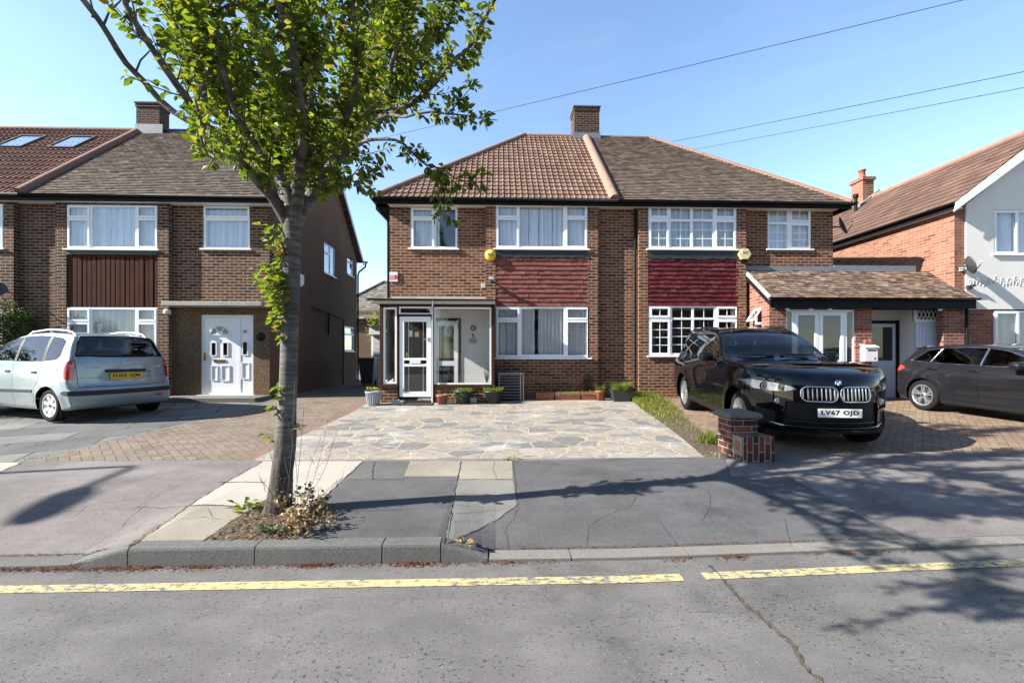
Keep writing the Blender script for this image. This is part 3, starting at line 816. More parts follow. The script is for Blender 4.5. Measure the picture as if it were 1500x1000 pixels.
def ridge_run(mb, a, b, rad=.10, seg=.42, sink=.05, seed=1):
    """overlapping half round ridge tiles"""
    a, b = Vector(a), Vector(b); L = (b-a).length; n = max(1, round(L/seg)); rr = random.Random(seed)
    for i in range(n):
        p, q = a.lerp(b, i/n), a.lerp(b, (i+1.06)/n)
        lift = Vector((0, 0, rr.uniform(-.003, .003)-sink*.2))
        mb.tube([p+lift, q+lift], [rad*1.004, rad*.997], 12)
def ovalring(c, rx, rz, n=20): return [(c[0]+rx*math.cos(2*math.pi*k/n), c[1]+rz*math.sin(2*math.pi*k/n)) for k in range(n)]
def curtain_mesh(mb, u0, u1, v0, v1, P, w, amp=.03, wl=.13, seed=0, part=None):
    rr = random.Random(seed*7+3); n = max(6, int((u1-u0)/.022)); ph = rr.uniform(0, 6); wl = rr.uniform(.09, .21); amp = rr.uniform(.018, .04)
    mb.smooth = True
    pts = []
    for i in range(n+1):
        u = lerp(u0, u1, i/n); k = 2*math.pi*u/wl
        pts.append((u, w+amp*(.6*math.sin(k+ph+1.3*math.sin(u*5+ph))+.4*math.sin(2.1*k+u*3))))
    rows = 5
    vs = [P(u+.006*math.sin(j*1.7+u*20), lerp(v0, v1, j/rows), ww*1.0+.012*math.sin(j*2.3+u*11)) for j in range(rows+1) for u, ww in pts]
    mb.mesh(vs, [(j*(n+1)+i, j*(n+1)+i+1, (j+1)*(n+1)+i+1, (j+1)*(n+1)+i) for j in range(rows) for i in range(n)])
    mb.smooth = False
def window(parent, rect, panes, P, glass='glass', curtain='net', sill=.05, w0=.02, bar=.018, seed=0, frame='upvc', lab=None, curt_w=.115, open_curtain=None):
    """rect = (u0,u1,v0,v1); panes = [(u0,u1,v0,v1,'f'|'c',nx,nz)]; returns the frame (a part), with pane / sill / curtain as its sub-parts"""
    u0, u1, v0, v1 = rect
    mb = MB(); g = MB(); holes = []
    for a, b, c, d, k, nx, nz in panes:
        if k == 'c':       # opening casement: proud sash
            i = .012; holes.append((a+i, b-i, c+i, d-i))
            s = .052; e = .004
            mb.plate(a+e, b-e, c+e, d-e, [(a+s, b-s, c+s, d-s)], P, w0-.020, w0-.0005)
            a, b, c, d = a+s, b-s, c+s, d-s; gw = w0+.004
        else:
            holes.append((a, b, c, d)); gw = w0+.022
        g.face([P(a-.005,c-.005,gw), P(b+.005,c-.005,gw), P(b+.005,d+.005,gw), P(a-.005,d+.005,gw)])
        for j in range(1, nx):
            x = lerp(a, b, j/nx); mb.box_uv(x-bar/2, x+bar/2, c, d, gw-.004, gw-.0012, P)
        for j in range(1, nz):
            z = lerp(c, d, j/nz); mb.box_uv(a, b, z-bar/2, z+bar/2, gw-.0036, gw-.0010, P)
    mb.plate(u0+.001, u1-.001, v0+.001, v1-.001, holes, P, w0, w0+.065)
    f = mb.build('window', M[frame], parent, bevel=.004)
    if lab: f['label'] = lab
    g.build('pane', M[glass], f)
    if sill:
        s = MB(); s.box_uv(u0-.05, u1+.05, v0-.035, v0+.002, -sill, w0+.03, P); s.build('sill', M[frame], f, bevel=.006)
    if curtain:
        cmb = MB(); segs = open_curtain or [(0, 1)]
        for i, (a, b) in enumerate(segs):
            curtain_mesh(cmb, lerp(u0, u1, a)+.01, lerp(u0, u1, b)-.01, v0+.01, v1-.01, P, curt_w, seed=seed+i)
        cmb.build('curtain', M[curtain], f)
    return f
def box_uv(s, u0, u1, v0, v1, w0, w1, P):
    vs = [P(u, v, w) for w in (w0, w1) for u, v in ((u0, v0), (u1, v0), (u1, v1), (u0, v1))]
    s.mesh(vs, [(0,1,2,3),(7,6,5,4),(0,4,5,1),(1,5,6,2),(2,6,7,3),(3,7,4,0)])
MB.box_uv = box_uv
def pp(Y, l): return [(*pr(a, b, c, d, Y), k, nx, nz) for a, b, c, d, k, nx, nz in l]
WY = 11.15; BY = 11.01          # recessed wall, projecting bay
EZ = 5.40; RY = 14.55; RZ = 8.80; EY = 10.90     # eaves and ridge
GB = .30                          # foot of the walls
XL, XP, XR = -2.75, 3.0, 8.74
RX0, RX1 = .87, 5.08
def roof_faces(mb, polys):
    for p in polys: mb.face(p)
# ================================================================== house with the glazed porch (left half of the pair)
h5 = empty('semi_detached_house', (0, WY, GB), 'brick house with pinkish red hung tiles and a glazed white porch', 'house')
P = PY(WY); PB = PY(BY)
wallm = M['brick']
win_s = pr(601, 670, 303.5, 364, WY)
bxa, bxb = wx(712, BY), wx(876, BY)
bay_u = pr(726, 861, 299, 364.5, BY); bay_l = pr(726, 864, 449, 524, BY); tile_r = pr(726, 863, 376, 448, BY)
open_bay = (bay_u[0], bay_u[1], bay_l[2], bay_u[3])
pdoor = pr(637, 671, 470, 572, WY)
mb = MB()
SOF = 5.27
mb.plate(XL, bxa, GB, SOF, [win_s, (pdoor[0], pdoor[1], GB+.12, pdoor[3])], P, 0, .22)
mb.plate(bxb, XP-.001, GB, SOF, [], P, 0, .22)
mb.plate(bxa, bxb, GB, SOF, [open_bay], PB, 0, .25)
mb.plate(WY+.22, 17.9, GB, SOF, [], PXl(XL), 0, .22)
mb.box((XL, 17.7, GB), (XP, 17.9, SOF))
wall = mb.build('wall', wallm, h5)
mb = MB(); mb.box((XL+.25, WY+1.4, GB+.02), (XP-.1, WY+1.5, SOF-.05)); mb.box((XL+.25, WY+.26, 2.72), (XP-.1, WY+1.4, 2.80)); mb.box((XL+.25, WY+.26, SOF-.06), (XP-.1, WY+1.4, SOF-.03))
mb.build('interior_wall', M['room'], h5)
window(h5, win_s, pp(WY, [(602.5,636,304.5,320,'c',1,1),(602.5,636,320,364,'c',1,1),(638.5,667,306,361,'f',1,1)]), P, seed=1, open_curtain=[(0, .62)])
window(h5, bay_u, pp(BY, [(727,760,300,319,'c',1,1),(727,760,319,363,'c',1,1),(762,825,302.5,360.5,'f',1,1),(828,860,300,319,'c',1,1),(828,860,319,363,'c',1,1)]), PB, seed=2, open_curtain=[(0,.36),(.36,.47),(.47,.62),(.62,1)])
window(h5, bay_l, pp(BY, [(727,761,450,468,'c',1,1),(727,761,469,523,'c',1,1),(764,826,452,519,'f',1,1),(829,863,450,468,'c',1,1),(829,863,469,523,'c',1,1)]), PB, 'glass_low', 'net_grey', seed=3, open_curtain=[(0,.42),(.45,1)], lab='wide lower bay window with pale net curtains')
tu0, tu1, tv0, tv1 = tile_r
mb = MB(); mb.box((tu0-.01, BY+.05, tv0-.03), (tu1+.01, BY+.2, tv1+.25)); mb.build('tile_backing', M['dark'], h5)
tile_field('hung_tiles', M['hang_red'], h5, (tu0, BY+.03, tv0-.005), (1,0,0), (0,0,1), tu1-tu0, tv1-tv0, .115, .165, 'flat', th=.028, jit=.8, seed=4)
def felt_strip(parent, u0, u1, v0, v1, Y, seed):
    rr = random.Random(seed); mb = MB(); n = 26
    top = [(lerp(u0, u1, i/n), v1) for i in range(n+1)]; bot = [(lerp(u0, u1, i/n), v0+rr.uniform(-.03, .018)) for i in range(n+1)]
    for i in range(n):
        mb.face([(bot[i][0], Y-.012-.012*rr.random(), bot[i][1]), (bot[i+1][0], Y-.016, bot[i+1][1]), (top[i+1][0], Y+.012, top[i+1][1]), (top[i][0], Y+.012, top[i][1])])
    mb.build('flashing', M['felt'], parent)
felt_strip(h5, tu0, tu1, tv1-.015, bay_u[2]-.03, BY, 3)
# roof
RF = lambda x0, x1: None
slope = Vector((0, RY-EY, RZ-EZ)); SL = slope.length
hipL_n = Vector((-(RY-EY), (RX0+3.05), 0)); hipL_n.normalize()
rf = tile_field('roof', M['tile_brown'], h5, (-3.05, EY-.03, EZ), (1,0,0), slope, XP+3.05-.06, SL-.03, .25, .15, 'roll', [((-3.05, EY, 0), hipL_n)], th=.03)
mb = MB()
mb.face([(-3.05,EY,EZ-.02),(RX0,RY,RZ-.02),(-3.05,18.2,EZ-.02)])
mb.face([(-3.05,18.2,EZ-.02),(RX0,RY,RZ-.02),(XP,RY,RZ-.02),(XP,18.2,EZ-.02)])
mb.face([(-3.05,EY+.03,EZ-.03),(XP,EY+.03,EZ-.03),(XP,RY,RZ-.03),(RX0,RY,RZ-.03)])
mb.build('roof_slope', M['tile_brown'], rf)
mb = MB(); ridge_run(mb, (-3.03, EY, EZ+.03), (RX0, RY, RZ+.02), .10); ridge_run(mb, (RX0, RY, RZ+.0), (XP, RY, RZ), .09); mb.build('ridge_tiles', M['ridge'], rf)
mb = MB(); ridge_run(mb, (XP-.08, EY-.03, EZ+.02), (XP-.08, RY, RZ+.02), .135, .5); mb.build('party_ridge', M['mortar'], rf)
def chimney(parent, x0, x1, y0, y1, z0, z1, mat, cap=.05):
    mb = MB(); mb.box((x0, y0, z0), (x1, y1, z1-.16)); mb.box((x0-.02, y0-.02, z1-.16), (x1+.02, y1+.02, z1-.05))
    c = mb.build('chimney', mat, parent)
    m2 = MB(); m2.box((x0-.045, y0-.045, z1-.05), (x1+.045, y1+.045, z1)); m2.build('chimney_cap', M['concrete_dark'], c, bevel=.01)
    return c
ch = chimney(rf, wx(841,14.45), wx(877.5,14.45), 14.40, 15.05, 8.2, wz(860,155,14.4), M['brick_chimney'])
mb = MB(); mb.box((wx(840,14.4)-.03, 14.36, 8.62), (wx(878,14.4)+.03, 14.39, 8.86)); mb.build('flashing', M['lead'], rf)
def gutter(parent, a, b, r=.055, mat='blackplastic'):
    """half round gutter between two points, with the fascia behind it as its sub-part"""
    a, b = Vector(a), Vector(b); mb = MB(); d = (b-a).normalized(); o = d.cross(Vector((0, 0, 1)))
    n = 8; vs = []
    for p in (a, b):
        for k in range(n+1):
            t = math.pi*k/n; vs.append(p+o*math.cos(t)*r+Vector((0, 0, -math.sin(t)*r)))
    mb.smooth = True
    mb.mesh(vs, [(k, k+1, n+2+k, n+1+k) for k in range(n)]+[tuple(range(n+1)), tuple(range(2*n+1, n, -1))])
    g = mb.build('gutter', M[mat], parent)
    for s in g.modifiers: pass
    g.modifiers.new('Solid', 'SOLIDIFY').thickness = .006
    return g
def eaves(parent, x0, x1, ey, ez, wy, fas='blackplastic', soffit='soffit', fh=.15):
    g = gutter(parent, (x0-.02, ey-.055, ez-.01), (x1, ey-.055, ez-.01))
    mb = MB(); mb.box((x0, ey, ez-fh), (x1, ey+.022, ez-.005)); mb.build('fascia', M[fas], g)
    mb = MB(); mb.box((x0, ey+.0225, ez-fh+.008), (x1, wy+.02, ez-fh+.02)); mb.build('soffit', M[soffit], parent)
eaves(h5, -3.05, XP-.002, EY, EZ, WY)
mb = MB(); mb.box((-3.05, EY+.023, EZ-.15), (-3.03, 18.2, EZ-.005)); mb.box((-3.03, EY+.023, EZ-.142), (XL, 18.2, EZ-.13)); mb.build('side_fascia', M['blackplastic'], h5)
gutter(h5, (-3.105, 18.2, EZ-.01), (-3.105, EY-.1, EZ-.01))
mb = MB(); mb.tube([(-3.10, EY+.35, EZ-.06), (-3.10, EY+.36, EZ-.16), (-2.82, WY+.12, EZ-.45), (-2.82, WY+.16, EZ-.6), (-2.82, WY+.16, GB)], .034); mb.build('downpipe', M['blackplastic'], h5)
# porch
QY = 10.35; PQ = PY(QY)
por = h5
qx0, qx1 = wx(556, QY), wx(724.5, QY)
dx0, dx1 = wx(583.5, QY), wx(632.5, QY)
zs = wz(640, 563.5, QY); zt = wz(640, 448.5, QY)
mb = MB()
mb.box((qx0+.02, QY+.02, GB), (dx0-.005, QY+.13, zs-.045)); mb.box((qx0+.02, QY+.13, GB), (qx0+.13, WY, zs-.045)); mb.build('porch_plinth', M['brick'], por)
mb = MB(); mb.box((dx1+.02, QY+.02, GB), (qx1-.005, QY+.13, zs-.045)); mb.build('porch_plinth', M['brick'], por)
mb = MB()
mb.box((qx0-.03, QY-.03, zs-.045), (dx0-.002, QY+.15, zs)); mb.box((dx1+.002, QY-.03, zs-.045), (qx1+.02, QY+.15, zs))
mb.box((qx0-.03, QY+.15, zs-.045), (qx0+.15, WY, zs))
for a, b in ((556, 560.5), (581.5, 583.5), (632.6, 635.0), (719.8, 724.4)): mb.box((wx(a, QY), QY, zs if a not in (581.5, 632.6) else GB+.13), (wx(b, QY), QY+.09, zt+.03))
mb.box((dx0, QY+.004, wz(600,462.5,QY)), (dx1, QY+.09, wz(600,460,QY)))
mb.box((qx0, QY, zt), (qx1, QY+.09, zt+.05)); mb.box((qx0, QY+.09, zt), (qx0+.06, WY, zt+.05)); mb.box((qx0, WY-.08, zs), (qx0+.06, WY, zt))
mb.box((qx1-.06, QY+.09, GB), (qx1, BY, zt+.05))
mb.box((dx0-.03, QY-.04, GB+.03), (dx1+.03, QY+.1, GB+.13))
mb.build('porch_frame', M['brownwood'], por, bevel=.005)
lw = pr(561, 581, 450, 562, QY); rw = pr(635.5, 719.5, 450, 563, QY); tw_ = pr(584, 632, 449, 460.5, QY)
for rc, nm, s in ((lw, 'narrow porch window left of the door', .045), (rw, 'large porch window right of the door', .038), (tw_, 'slim light over the porch door', .035)):
    a, b, c, d = rc
    f = window(por, (a, b, c, d), [(a+s, b-s, c+s, d-s, 'f', 1, 1)], PQ, 'glass_low', None, 0, .018, lab=nm)
mbg = MB(); mbg.face([(qx0+.03, QY+.09, zs), (qx0+.03, WY-.08, zs), (qx0+.03, WY-.08, zt), (qx0+.03, QY+.09, zt)]); mbg.build('porch_side_pane', M['glass_low'], por)
# porch door
da, db, dc, dd = pr(585, 631, 463.5, 581, QY)
ga, gb_ = wx(591.5, QY), wx(624.5, QY)
z1, z2, z3, z4 = wz(608,471,QY), wz(608,524,QY), wz(608,536.5,QY), wz(608,573.5,QY)
mb = MB(); lb0, lb1 = wz(608,532.8,QY), wz(608,527.5,QY)
mb.plate(da, db, dc, dd, [(ga, gb_, z2, z1), (ga, gb_, lb0, lb1), (ga, gb_, z4, z3)], PQ, .02, .075)
pd = mb.build('door', M['upvc'], por, bevel=.004)
mb = MB()
for c, d in ((z2, z1), (z4, z3)): mb.face([(ga, QY+.045, c), (gb_, QY+.045, c), (gb_, QY+.045, d), (ga, QY+.045, d)])
mb.build('pane', M['glass_low'], pd)
mb = MB()
mb.box((ga, QY+.05, lb0), (gb_, QY+.06, lb1)); mb.build('letter_slot_backing', M['blackplastic'], pd)
mb = MB(); mb.box((wx(600,QY), QY+.012, lb0+.004), (wx(616,QY), QY+.05, lb1-.004)); mb.build('letter_plate', M['upvc_dull'], pd, bevel=.004)
mb = MB()
for px in (598, 619.5): mb.box((wx(px,QY)-.007, QY+.046, z2), (wx(px,QY)+.007, QY+.052, z1)); mb.box((wx(px,QY)-.007, QY+.046, z4), (wx(px,QY)+.007, QY+.052, z3))
mb.build('glazing_bars', M['upvc_dull'], pd)
mb = MB(); zc = wz(628,497,QY); mb.box((wx(626.5,QY), QY-.005, zc-.05), (wx(629,QY), QY+.02, zc+.05)); mb.box((wx(622,QY), QY-.02, zc-.01), (wx(628,QY), QY-.006, zc+.012)); mb.build('handle', M['steel'], pd, bevel=.004)
mb = MB()
a, b, c, d = pr(598, 603.5, 484, 493, QY); mb.box((a, QY+.047, c), (b, QY+.049, d)); mb.build('notice', M['upvc_dull'], pd)
mb = MB(); a, b, c, d = pr(607, 613, 486, 493, QY); mb.box((a, QY+.047, c), (b, QY+.049, d)); mb.build('notice', M['creamplastic'], pd)
mb = MB(); a, b, c, d = pr(594, 597, 516, 522, QY); mb.box((a, QY+.046, c), (b, QY+.049, d)); mb.build('lock_sticker', M['yellowplastic'], pd)
# porch roof
mb = MB(); ez0 = wz(640, 441, QY)
mb.box((wx(545,QY)+.06, QY-.10, zt+.052), (qx1+.01, WY, ez0+.03))
pfr = mb.build('porch_roof', M['soffit'], por, bevel=.006)
mb = MB(); a, b = wx(571, WY), wx(725, BY)
mb.prism([(QY-.1, ez0+.031), (WY, wz(640,437,WY)), (WY, ez0+.02), (QY-.1, ez0+.02)], lambda u, v, w: (w, u, v), wx(545,QY)+.06, qx1+.01)
mb.build('roof_felt', M['concrete'], pfr)
gutter(por, (wx(541,QY), QY-.15, ez0+.035), (qx1+.01, QY-.15, ez0+.035), .04)
mb = MB(); mb.tube([(wx(635,QY), QY-.15, ez0), (wx(635,QY), QY-.13, zt+.01), (wx(633.8,QY), QY-.03, zt-.02), (wx(633.8,QY), QY-.03, GB)], .018); mb.build('downpipe', M['upvc_dull'], por)
mb = MB(); a, b, c, d = pr(573, 725, 438, 444, WY-.03); mb.box((a, WY-.04, c), (b-.1, WY-.002, d+.06)); mb.build('lead_flashing', M['concrete'], por)
mb = MB(); mb.box((XL+.05, WY-.05, GB+.1), (pdoor[0]-.072, WY-.0125, zt)); mb.build('dark_hall_panel', M['dark'], por)  # near-black panel standing in for the unlit hall, no real opening
# inside the porch: painted house wall, inner door, number and wreath
mb = MB(); mb.plate(XL+.02, bxa-.002, GB+.1, zt, [(pdoor[0]-.001, pdoor[1]+.001, GB+.1, pdoor[3])], P, -.012, -.001, back=False); mb.plate(bxa-.001, qx1-.07, GB+.1, zt, [], PB, -.012, -.001, back=False)
mb.build('porch_back_wall', M['whitewall'], por)
mb = MB(); a, b, c, d = pdoor[0], pdoor[1], GB+.12, pdoor[3]
mb.plate(a-.07, b+.07, c, d+.07, [(a, b, c, d)], P, -.03, .04); mb.build('door_surround', M['brownwood'], por)
mb = MB(); zm = wz(652,532,WY); mb.plate(a, b, c, d, [(a+.10, b-.10, c+.12, zm-.06), (a+.10, b-.10, zm+.06, d-.12)], P, .0, .05); idr = mb.build('inner_door', M['upvc'], por)
mb = MB(); mb.face([(a+.09,WY+.03,c+.1),(b-.09,WY+.03,c+.1),(b-.09,WY+.03,d-.1),(a+.09,WY+.03,d-.1)]); mb.build('pane', M['glass_low'], idr)
mb = MB(); mb.tube([(wx(693,WY)+.055*math.cos(t*math.pi/8), WY-.03, wz(693,480.5,WY)+.055*math.sin(t*math.pi/8)) for t in range(17)], .016, 6, cap=False)
por_w = mb.build('wreath', M['twig'], None); tag(por_w, 'small dark round wreath on the white wall inside the porch', 'wreath')
me = text_mesh('5', .16, Matrix.Translation((wx(693,WY), WY-.02, wz(693,492,WY))) @ Matrix.Rotation(R(90), 4, 'X'), .004, .003)
link_mesh('house_number', me, M['ink_grey'], por)
mb = MB(); a, b, c, d = pr(687, 698.5, 496, 503, WY); mb.box((a, WY-.024, c), (b, WY-.013, d)); mb.build('name_plate', M['greyplastic'], por)
# ================================================================== right half of the pair
h7 = empty('semi_detached_house', (6, WY, GB), 'brick house with deep crimson hung tiles and small paned white windows', 'house')
cxa, cxb = wx(935.5, BY), wx(1093.5, BY)
wb_u = pr(949.5, 1079.5, 300.5, 365, BY); wb_l = pr(950.5, 1082.5, 448, 521, BY); wr = pr(1124.5, 1188.5, 304.5, 365, WY)
t2 = (wb_u[0], wb_u[1]+.01, wz(1015,447,BY), wz(1015,378,BY))
mb = MB()
mb.plate(XP+.001, cxa, GB, SOF, [], P, 0, .22)
mb.plate(cxb, XR, GB, SOF, [wr], P, 0, .22)
mb.plate(cxa, cxb, GB, SOF, [(wb_u[0], wb_u[1], wb_l[2], wb_u[3])], PB, 0, .25)
mb.plate(WY+.22, 17.9, GB, SOF, [], PXr(XR), 0, .22)
mb.box((XP+.001, 17.7, GB), (XR, 17.9, SOF))
mb.build('wall', wallm, h7)
mb = MB(); mb.box((XP+.1, WY+1.4, GB+.02), (XR-.25, WY+1.5, SOF-.05)); mb.box((XP+.1, WY+.26, 2.72), (XR-.25, WY+1.4, 2.80)); mb.box((XP+.1, WY+.26, SOF-.06), (XR-.25, WY+1.4, SOF-.03))
mb.build('interior_wall', M['room'], h7)
window(h7, wb_u, pp(BY, [(951,980,301.5,319,'c',2,1),(951,980,322,363.5,'c',2,3),(983,1012,304,320.5,'f',2,1),(983,1012,324,361.5,'f',2,3),(1015.5,1045,304,320.5,'f',2,1),(1015.5,1045,324,361.5,'f',2,3),(1047.5,1078,301.5,319.5,'c',2,1),(1047.5,1078,322.5,364,'c',2,3)]), PB, curtain='net_grey', seed=11)
window(h7, wb_l, pp(BY, [(952,982,449,465,'c',2,1),(952,982,468.5,519.5,'c',2,4),(985,1014,450.5,465,'f',2,1),(985,1014,468,517,'f',2,4),(1017,1047,450.5,465,'f',2,1),(1017,1047,468,517,'f',2,4),(1050,1081,449,465,'c',2,1),(1050,1081,468.5,519.5,'c',2,4)]), PB, 'glass_low', 'net_grey', seed=12, open_curtain=[(0,.04),(.93,1)])
window(h7, wr, pp(WY, [(1126.5,1154,308,325,'f',2,1),(1126.5,1154,328,364,'f',2,3),(1157,1187.5,305.5,325,'c',2,1),(1157,1187.5,327.5,364.5,'c',2,3)]), P, curtain='net', seed=13, open_curtain=[(0,.5),(.5,1)])
mb = MB(); mb.box((t2[0]-.01, BY+.05, t2[2]-.03), (t2[1]+.01, BY+.2, t2[3]+.25)); mb.build('tile_backing', M['dark'], h7)
tile_field('hung_tiles', M['hang_deep'], h7, (t2[0], BY+.03, t2[2]-.005), (1,0,0), (0,0,1), t2[1]-t2[0], t2[3]-t2[2], .112, .165, 'flat', th=.034, jit=1.3, seed=6)
felt_strip(h7, t2[0], t2[1], t2[3]-.015, wb_u[2]-.03, BY, 8)
hipR_n = Vector(((RY-EY), (9.04-RX1), 0)).normalized()
rf7 = tile_field('roof', M['tile_grey'], h7, (XP+.05, EY-.03, EZ), (1,0,0), slope, 9.04-XP-.05, SL-.02, .1, .165, 'flat', [((9.04, EY, 0), hipR_n)], th=.027, jit=.7, seed=7)
mb = MB()
mb.face([(9.04,EY,EZ-.02),(9.04,18.2,EZ-.02),(RX1,RY,RZ-.02)])
mb.face([(XP,18.2,EZ-.02),(XP,RY,RZ-.02),(RX1,RY,RZ-.02),(9.04,18.2,EZ-.02)])
mb.face([(XP,EY+.03,EZ-.03),(9.04,EY+.03,EZ-.03),(RX1,RY,RZ-.03),(XP,RY,RZ-.03)])
mb.build('roof_slope', M['tile_grey'], rf7)
mb = MB(); ridge_run(mb, (XP+.4, RY, RZ-.01), (RX1, RY, RZ-.01), .085); mb.build('ridge_tiles', M['ridge_grey'], rf7)
mb = MB(); ridge_run(mb, (9.02, EY, EZ+.02), (RX1, RY, RZ+.0), .085, .32, seed=3); mb.build('hip_tiles', M['ridge_orange'], rf7)
eaves(h7, XP+.002, 9.04, EY, EZ, WY)
mb = MB(); mb.box((9.02, EY+.023, EZ-.15), (9.04, 18.2, EZ-.005)); mb.box((XR, EY+.023, EZ-.142), (9.02, 18.2, EZ-.13)); mb.build('side_fascia', M['blackplastic'], h7)
gutter(h7, (9.09, EY-.1, EZ-.01), (9.09, 18.2, EZ-.01))
mb = MB(); mb.tube([(wx(929.5,WY), WY-.05, EZ-.12), (wx(929.5,WY), WY-.05, GB)], .032); mb.build('downpipe', M['blackplastic'], h7)
# side extension: lean-to roof, glazed entrance, carport bay
XY = 10.22; PX_ = PY(XY)
ex0, ex1 = 6.46, 11.30
exf = wx(1152, XY); exg = wx(1253, XY); exh = wx(1277, XY); exi = wx(1382, XY); exj = wx(1412, XY)
ze = 2.80
mb = MB()
vent = (XY+.30, XY+.66, wz(1108,512,10.6), wz(1108,450,10.6))
# lit side wall (faces left) with a raked top
side = [(XY+.02, GB), (BY+.1, GB), (BY+.1, 3.55), (XY+.02, 2.86)]
mb.plate(XY, WY-.002, GB, ze, [vent], PXl(ex0), 0, .2)
mb.prism([(XY, ze), (WY-.002, ze), (WY-.002, 3.62), (XY, 2.93-.08)], lambda u, v, w: (ex0+w, u, v), .0, .2)
mb.box((ex0+.2, XY, GB), (exf, XY+.22, ze)); mb.build('extension_wall', M['brick_red'], h7)
mb = MB(); mb.box((exg, XY, GB), (exh, XY+.3, ze)); mb.build('brick_pier', M['brick_red'], h7)
mb = MB(); mb.box((exi, XY, GB), (exj, XY+.16, ze))
mb.build('brick_pier', M['brick_red'], h7)
tv = MB(); a, b, c, d = vent
PS = PXl(ex0); zmid = lerp(c, d, .62)
tv.plate(a, b, c, d, [(a+.05, b-.05, c+.05, zmid-.03), (a+.05, b-.05, zmid+.03, d-.05)], PS, .03, .08)
fv = tv.build('window', M['upvc'], h7); fv['label'] = 'small side window with its top light propped open'
mb = MB(); mb.face([PS(a+.05,c+.05,.05), PS(b-.05,c+.05,.05), PS(b-.05,zmid-.03,.05), PS(a+.05,zmid-.03,.05)]); mb.build('pane', M['glass_low'], fv)
mb = MB(); hz = d-.03; L = d-zmid-.03
Rt = lambda u, v, w: (ex0+.03-(hz-v)*.55-w, u, hz-(hz-v)*.83)
mb.plate(a+.02, b-.02, hz-L, hz, [(a+.07, b-.07, hz-L+.05, hz-.05)], Rt, .0, .03); tl = mb.build('open_light', M['upvc'], fv)
# lean-to roof
ey2, ez2 = 10.07, 2.86; ty2, tz2 = WY-.02, 3.70
sl2 = Vector((0, ty2-ey2, tz2-ez2))
xr = tile_field('extension_roof', M['tile_canopy'], h7, (ex0-.06, ey2, ez2), (1,0,0), sl2, ex1-ex0+.16, sl2.length, .1, .165, 'flat', th=.018, jit=1.4, seed=9)
mb = MB(); mb.face([(ex0,ey2+.04,ez2-.02),(ex1+.1,ey2+.04,ez2-.02),(ex1+.1,ty2,tz2-.03),(ex0,ty2,tz2-.03)]); mb.face([(ex0+.2,ey2+.05,ez2-.06),(ex1,ey2+.05,ez2-.06),(ex1,WY,ez2-.06),(ex0+.2,WY,ez2-.06)]); mb.build('roof_lining', M['dark'], xr)
mb = MB(); mb.face([(8.75,WY-.02,tz2-.02),(ex1+.1,WY-.02,tz2-.02),(ex1+.1,WY+1.2,tz2-.45),(8.75,WY+1.2,tz2-.45)]); mb.build('rear_slope', M['tile_canopy'], xr)
mb = MB(); mb.prism([(ey2-.02, ez2-.06), (ty2, tz2-.06), (ty2, tz2+.035), (ey2-.02, ez2+.035)], lambda u, v, w: (ex0-.1+w, u, v), 0, .05); mb.build('verge', M['concrete'], xr)
mb = MB(); mb.prism([(ey2-.02, ez2-.20), (ty2, tz2-.20), (ty2, tz2-.065), (ey2-.02, ez2-.065)], lambda u, v, w: (ex0-.09+w, u, v), 0, .03); mb.build('bargeboard', M['blackplastic'], xr)
mb = MB(); mb.box((ex0-.02, WY-.035, tz2-.06), (XR, WY-.004, tz2+.12)); mb.box((XR+.01, WY-.035, tz2-.03), (wx(1340,WY), WY-.004, tz2+.15)); mb.build('lead_flashing', M['lead'], h7)
gutter(h7, (ex0-.12, ey2-.055, ez2-.0), (ex1+.12, ey2-.055, ez2-.0), .05)
mb = MB(); mb.box((ex0-.04, ey2, ez2-.24), (ex1+.1, ey2+.03, ez2-.01)); mb.build('fascia', M['blackplastic'], h7)
mb = MB(); mb.box((ex0+.2, ey2+.031, ez2-.235), (ex1, XY+.3, ez2-.20)); mb.build('soffit', M['blackplastic'], h7)
mb = MB()
for px in (1150, 1184, 1212, 1372): x = wx(px, XY); mb.lathe([(.0, 0), (.045, 0), (.045, -.03), (.02, -.045), (0, -.045)], (x, ey2-.01+.08, ez2-.245), 12)
mb.build('eaves_light', M['upvc'], h7)
# glazed entrance: double doors and side lights
zt2 = wz(1200, 453, XY)
mb = MB(); g = MB()
cols = [(1154.5,1161,'s'),(1165,1200.5,'d'),(1201.5,1238,'d'),(1242,1251.5,'s')]
holes = []
a0, a1 = exf+.005, exg-.005
for p0, p1, k in cols:
    x0, x1 = wx(p0, XY), wx(p1, XY)
    if k == 's': holes.append((x0, x1, GB+.3, zt2-.06))
    else: holes.append((x0, x1, GB+.08, zt2-.055))
mb.plate(a0, a1, GB+.03, zt2, holes, PX_, .03, .10)
ent = mb.build('entrance_frame', M['upvc'], h7, bevel=.004)
for (x0, x1, c, d), (p0, p1, k) in zip(holes, cols):
    if k == 's':
        mb = MB(); mb.face([(x0,XY+.06,c),(x1,XY+.06,c),(x1,XY+.06,d),(x0,XY+.06,d)]); mb.build('pane', M['glass_low'], ent)
    else:
        mb = MB(); s = .085; s2 = .13; mb.plate(x0+.006, x1-.006, c, d, [(x0+s, x1-s, c+s2, d-s2*.7)], PX_, .022, .075)
        dr = mb.build('door', M['upvc'], h7, bevel=.004)
        mb = MB(); mb.face([(x0+s-.01,XY+.05,c+.12),(x1-s+.01,XY+.05,c+.12),(x1-s+.01,XY+.05,d-.1),(x0+s-.01,XY+.05,d-.1)]); mb.build('pane', M['glass_low'], dr)
        hx = x1-.045 if p0 == 1165 else x0+.045
        mb = MB(); mb.box((hx-.014, XY+.008, 1.2), (hx+.014, XY+.022, 1.42)); mb.box((hx-.1, XY-.02, 1.32), (hx+.01, XY-.006, 1.345)); mb.build('handle', M['steel'], dr)
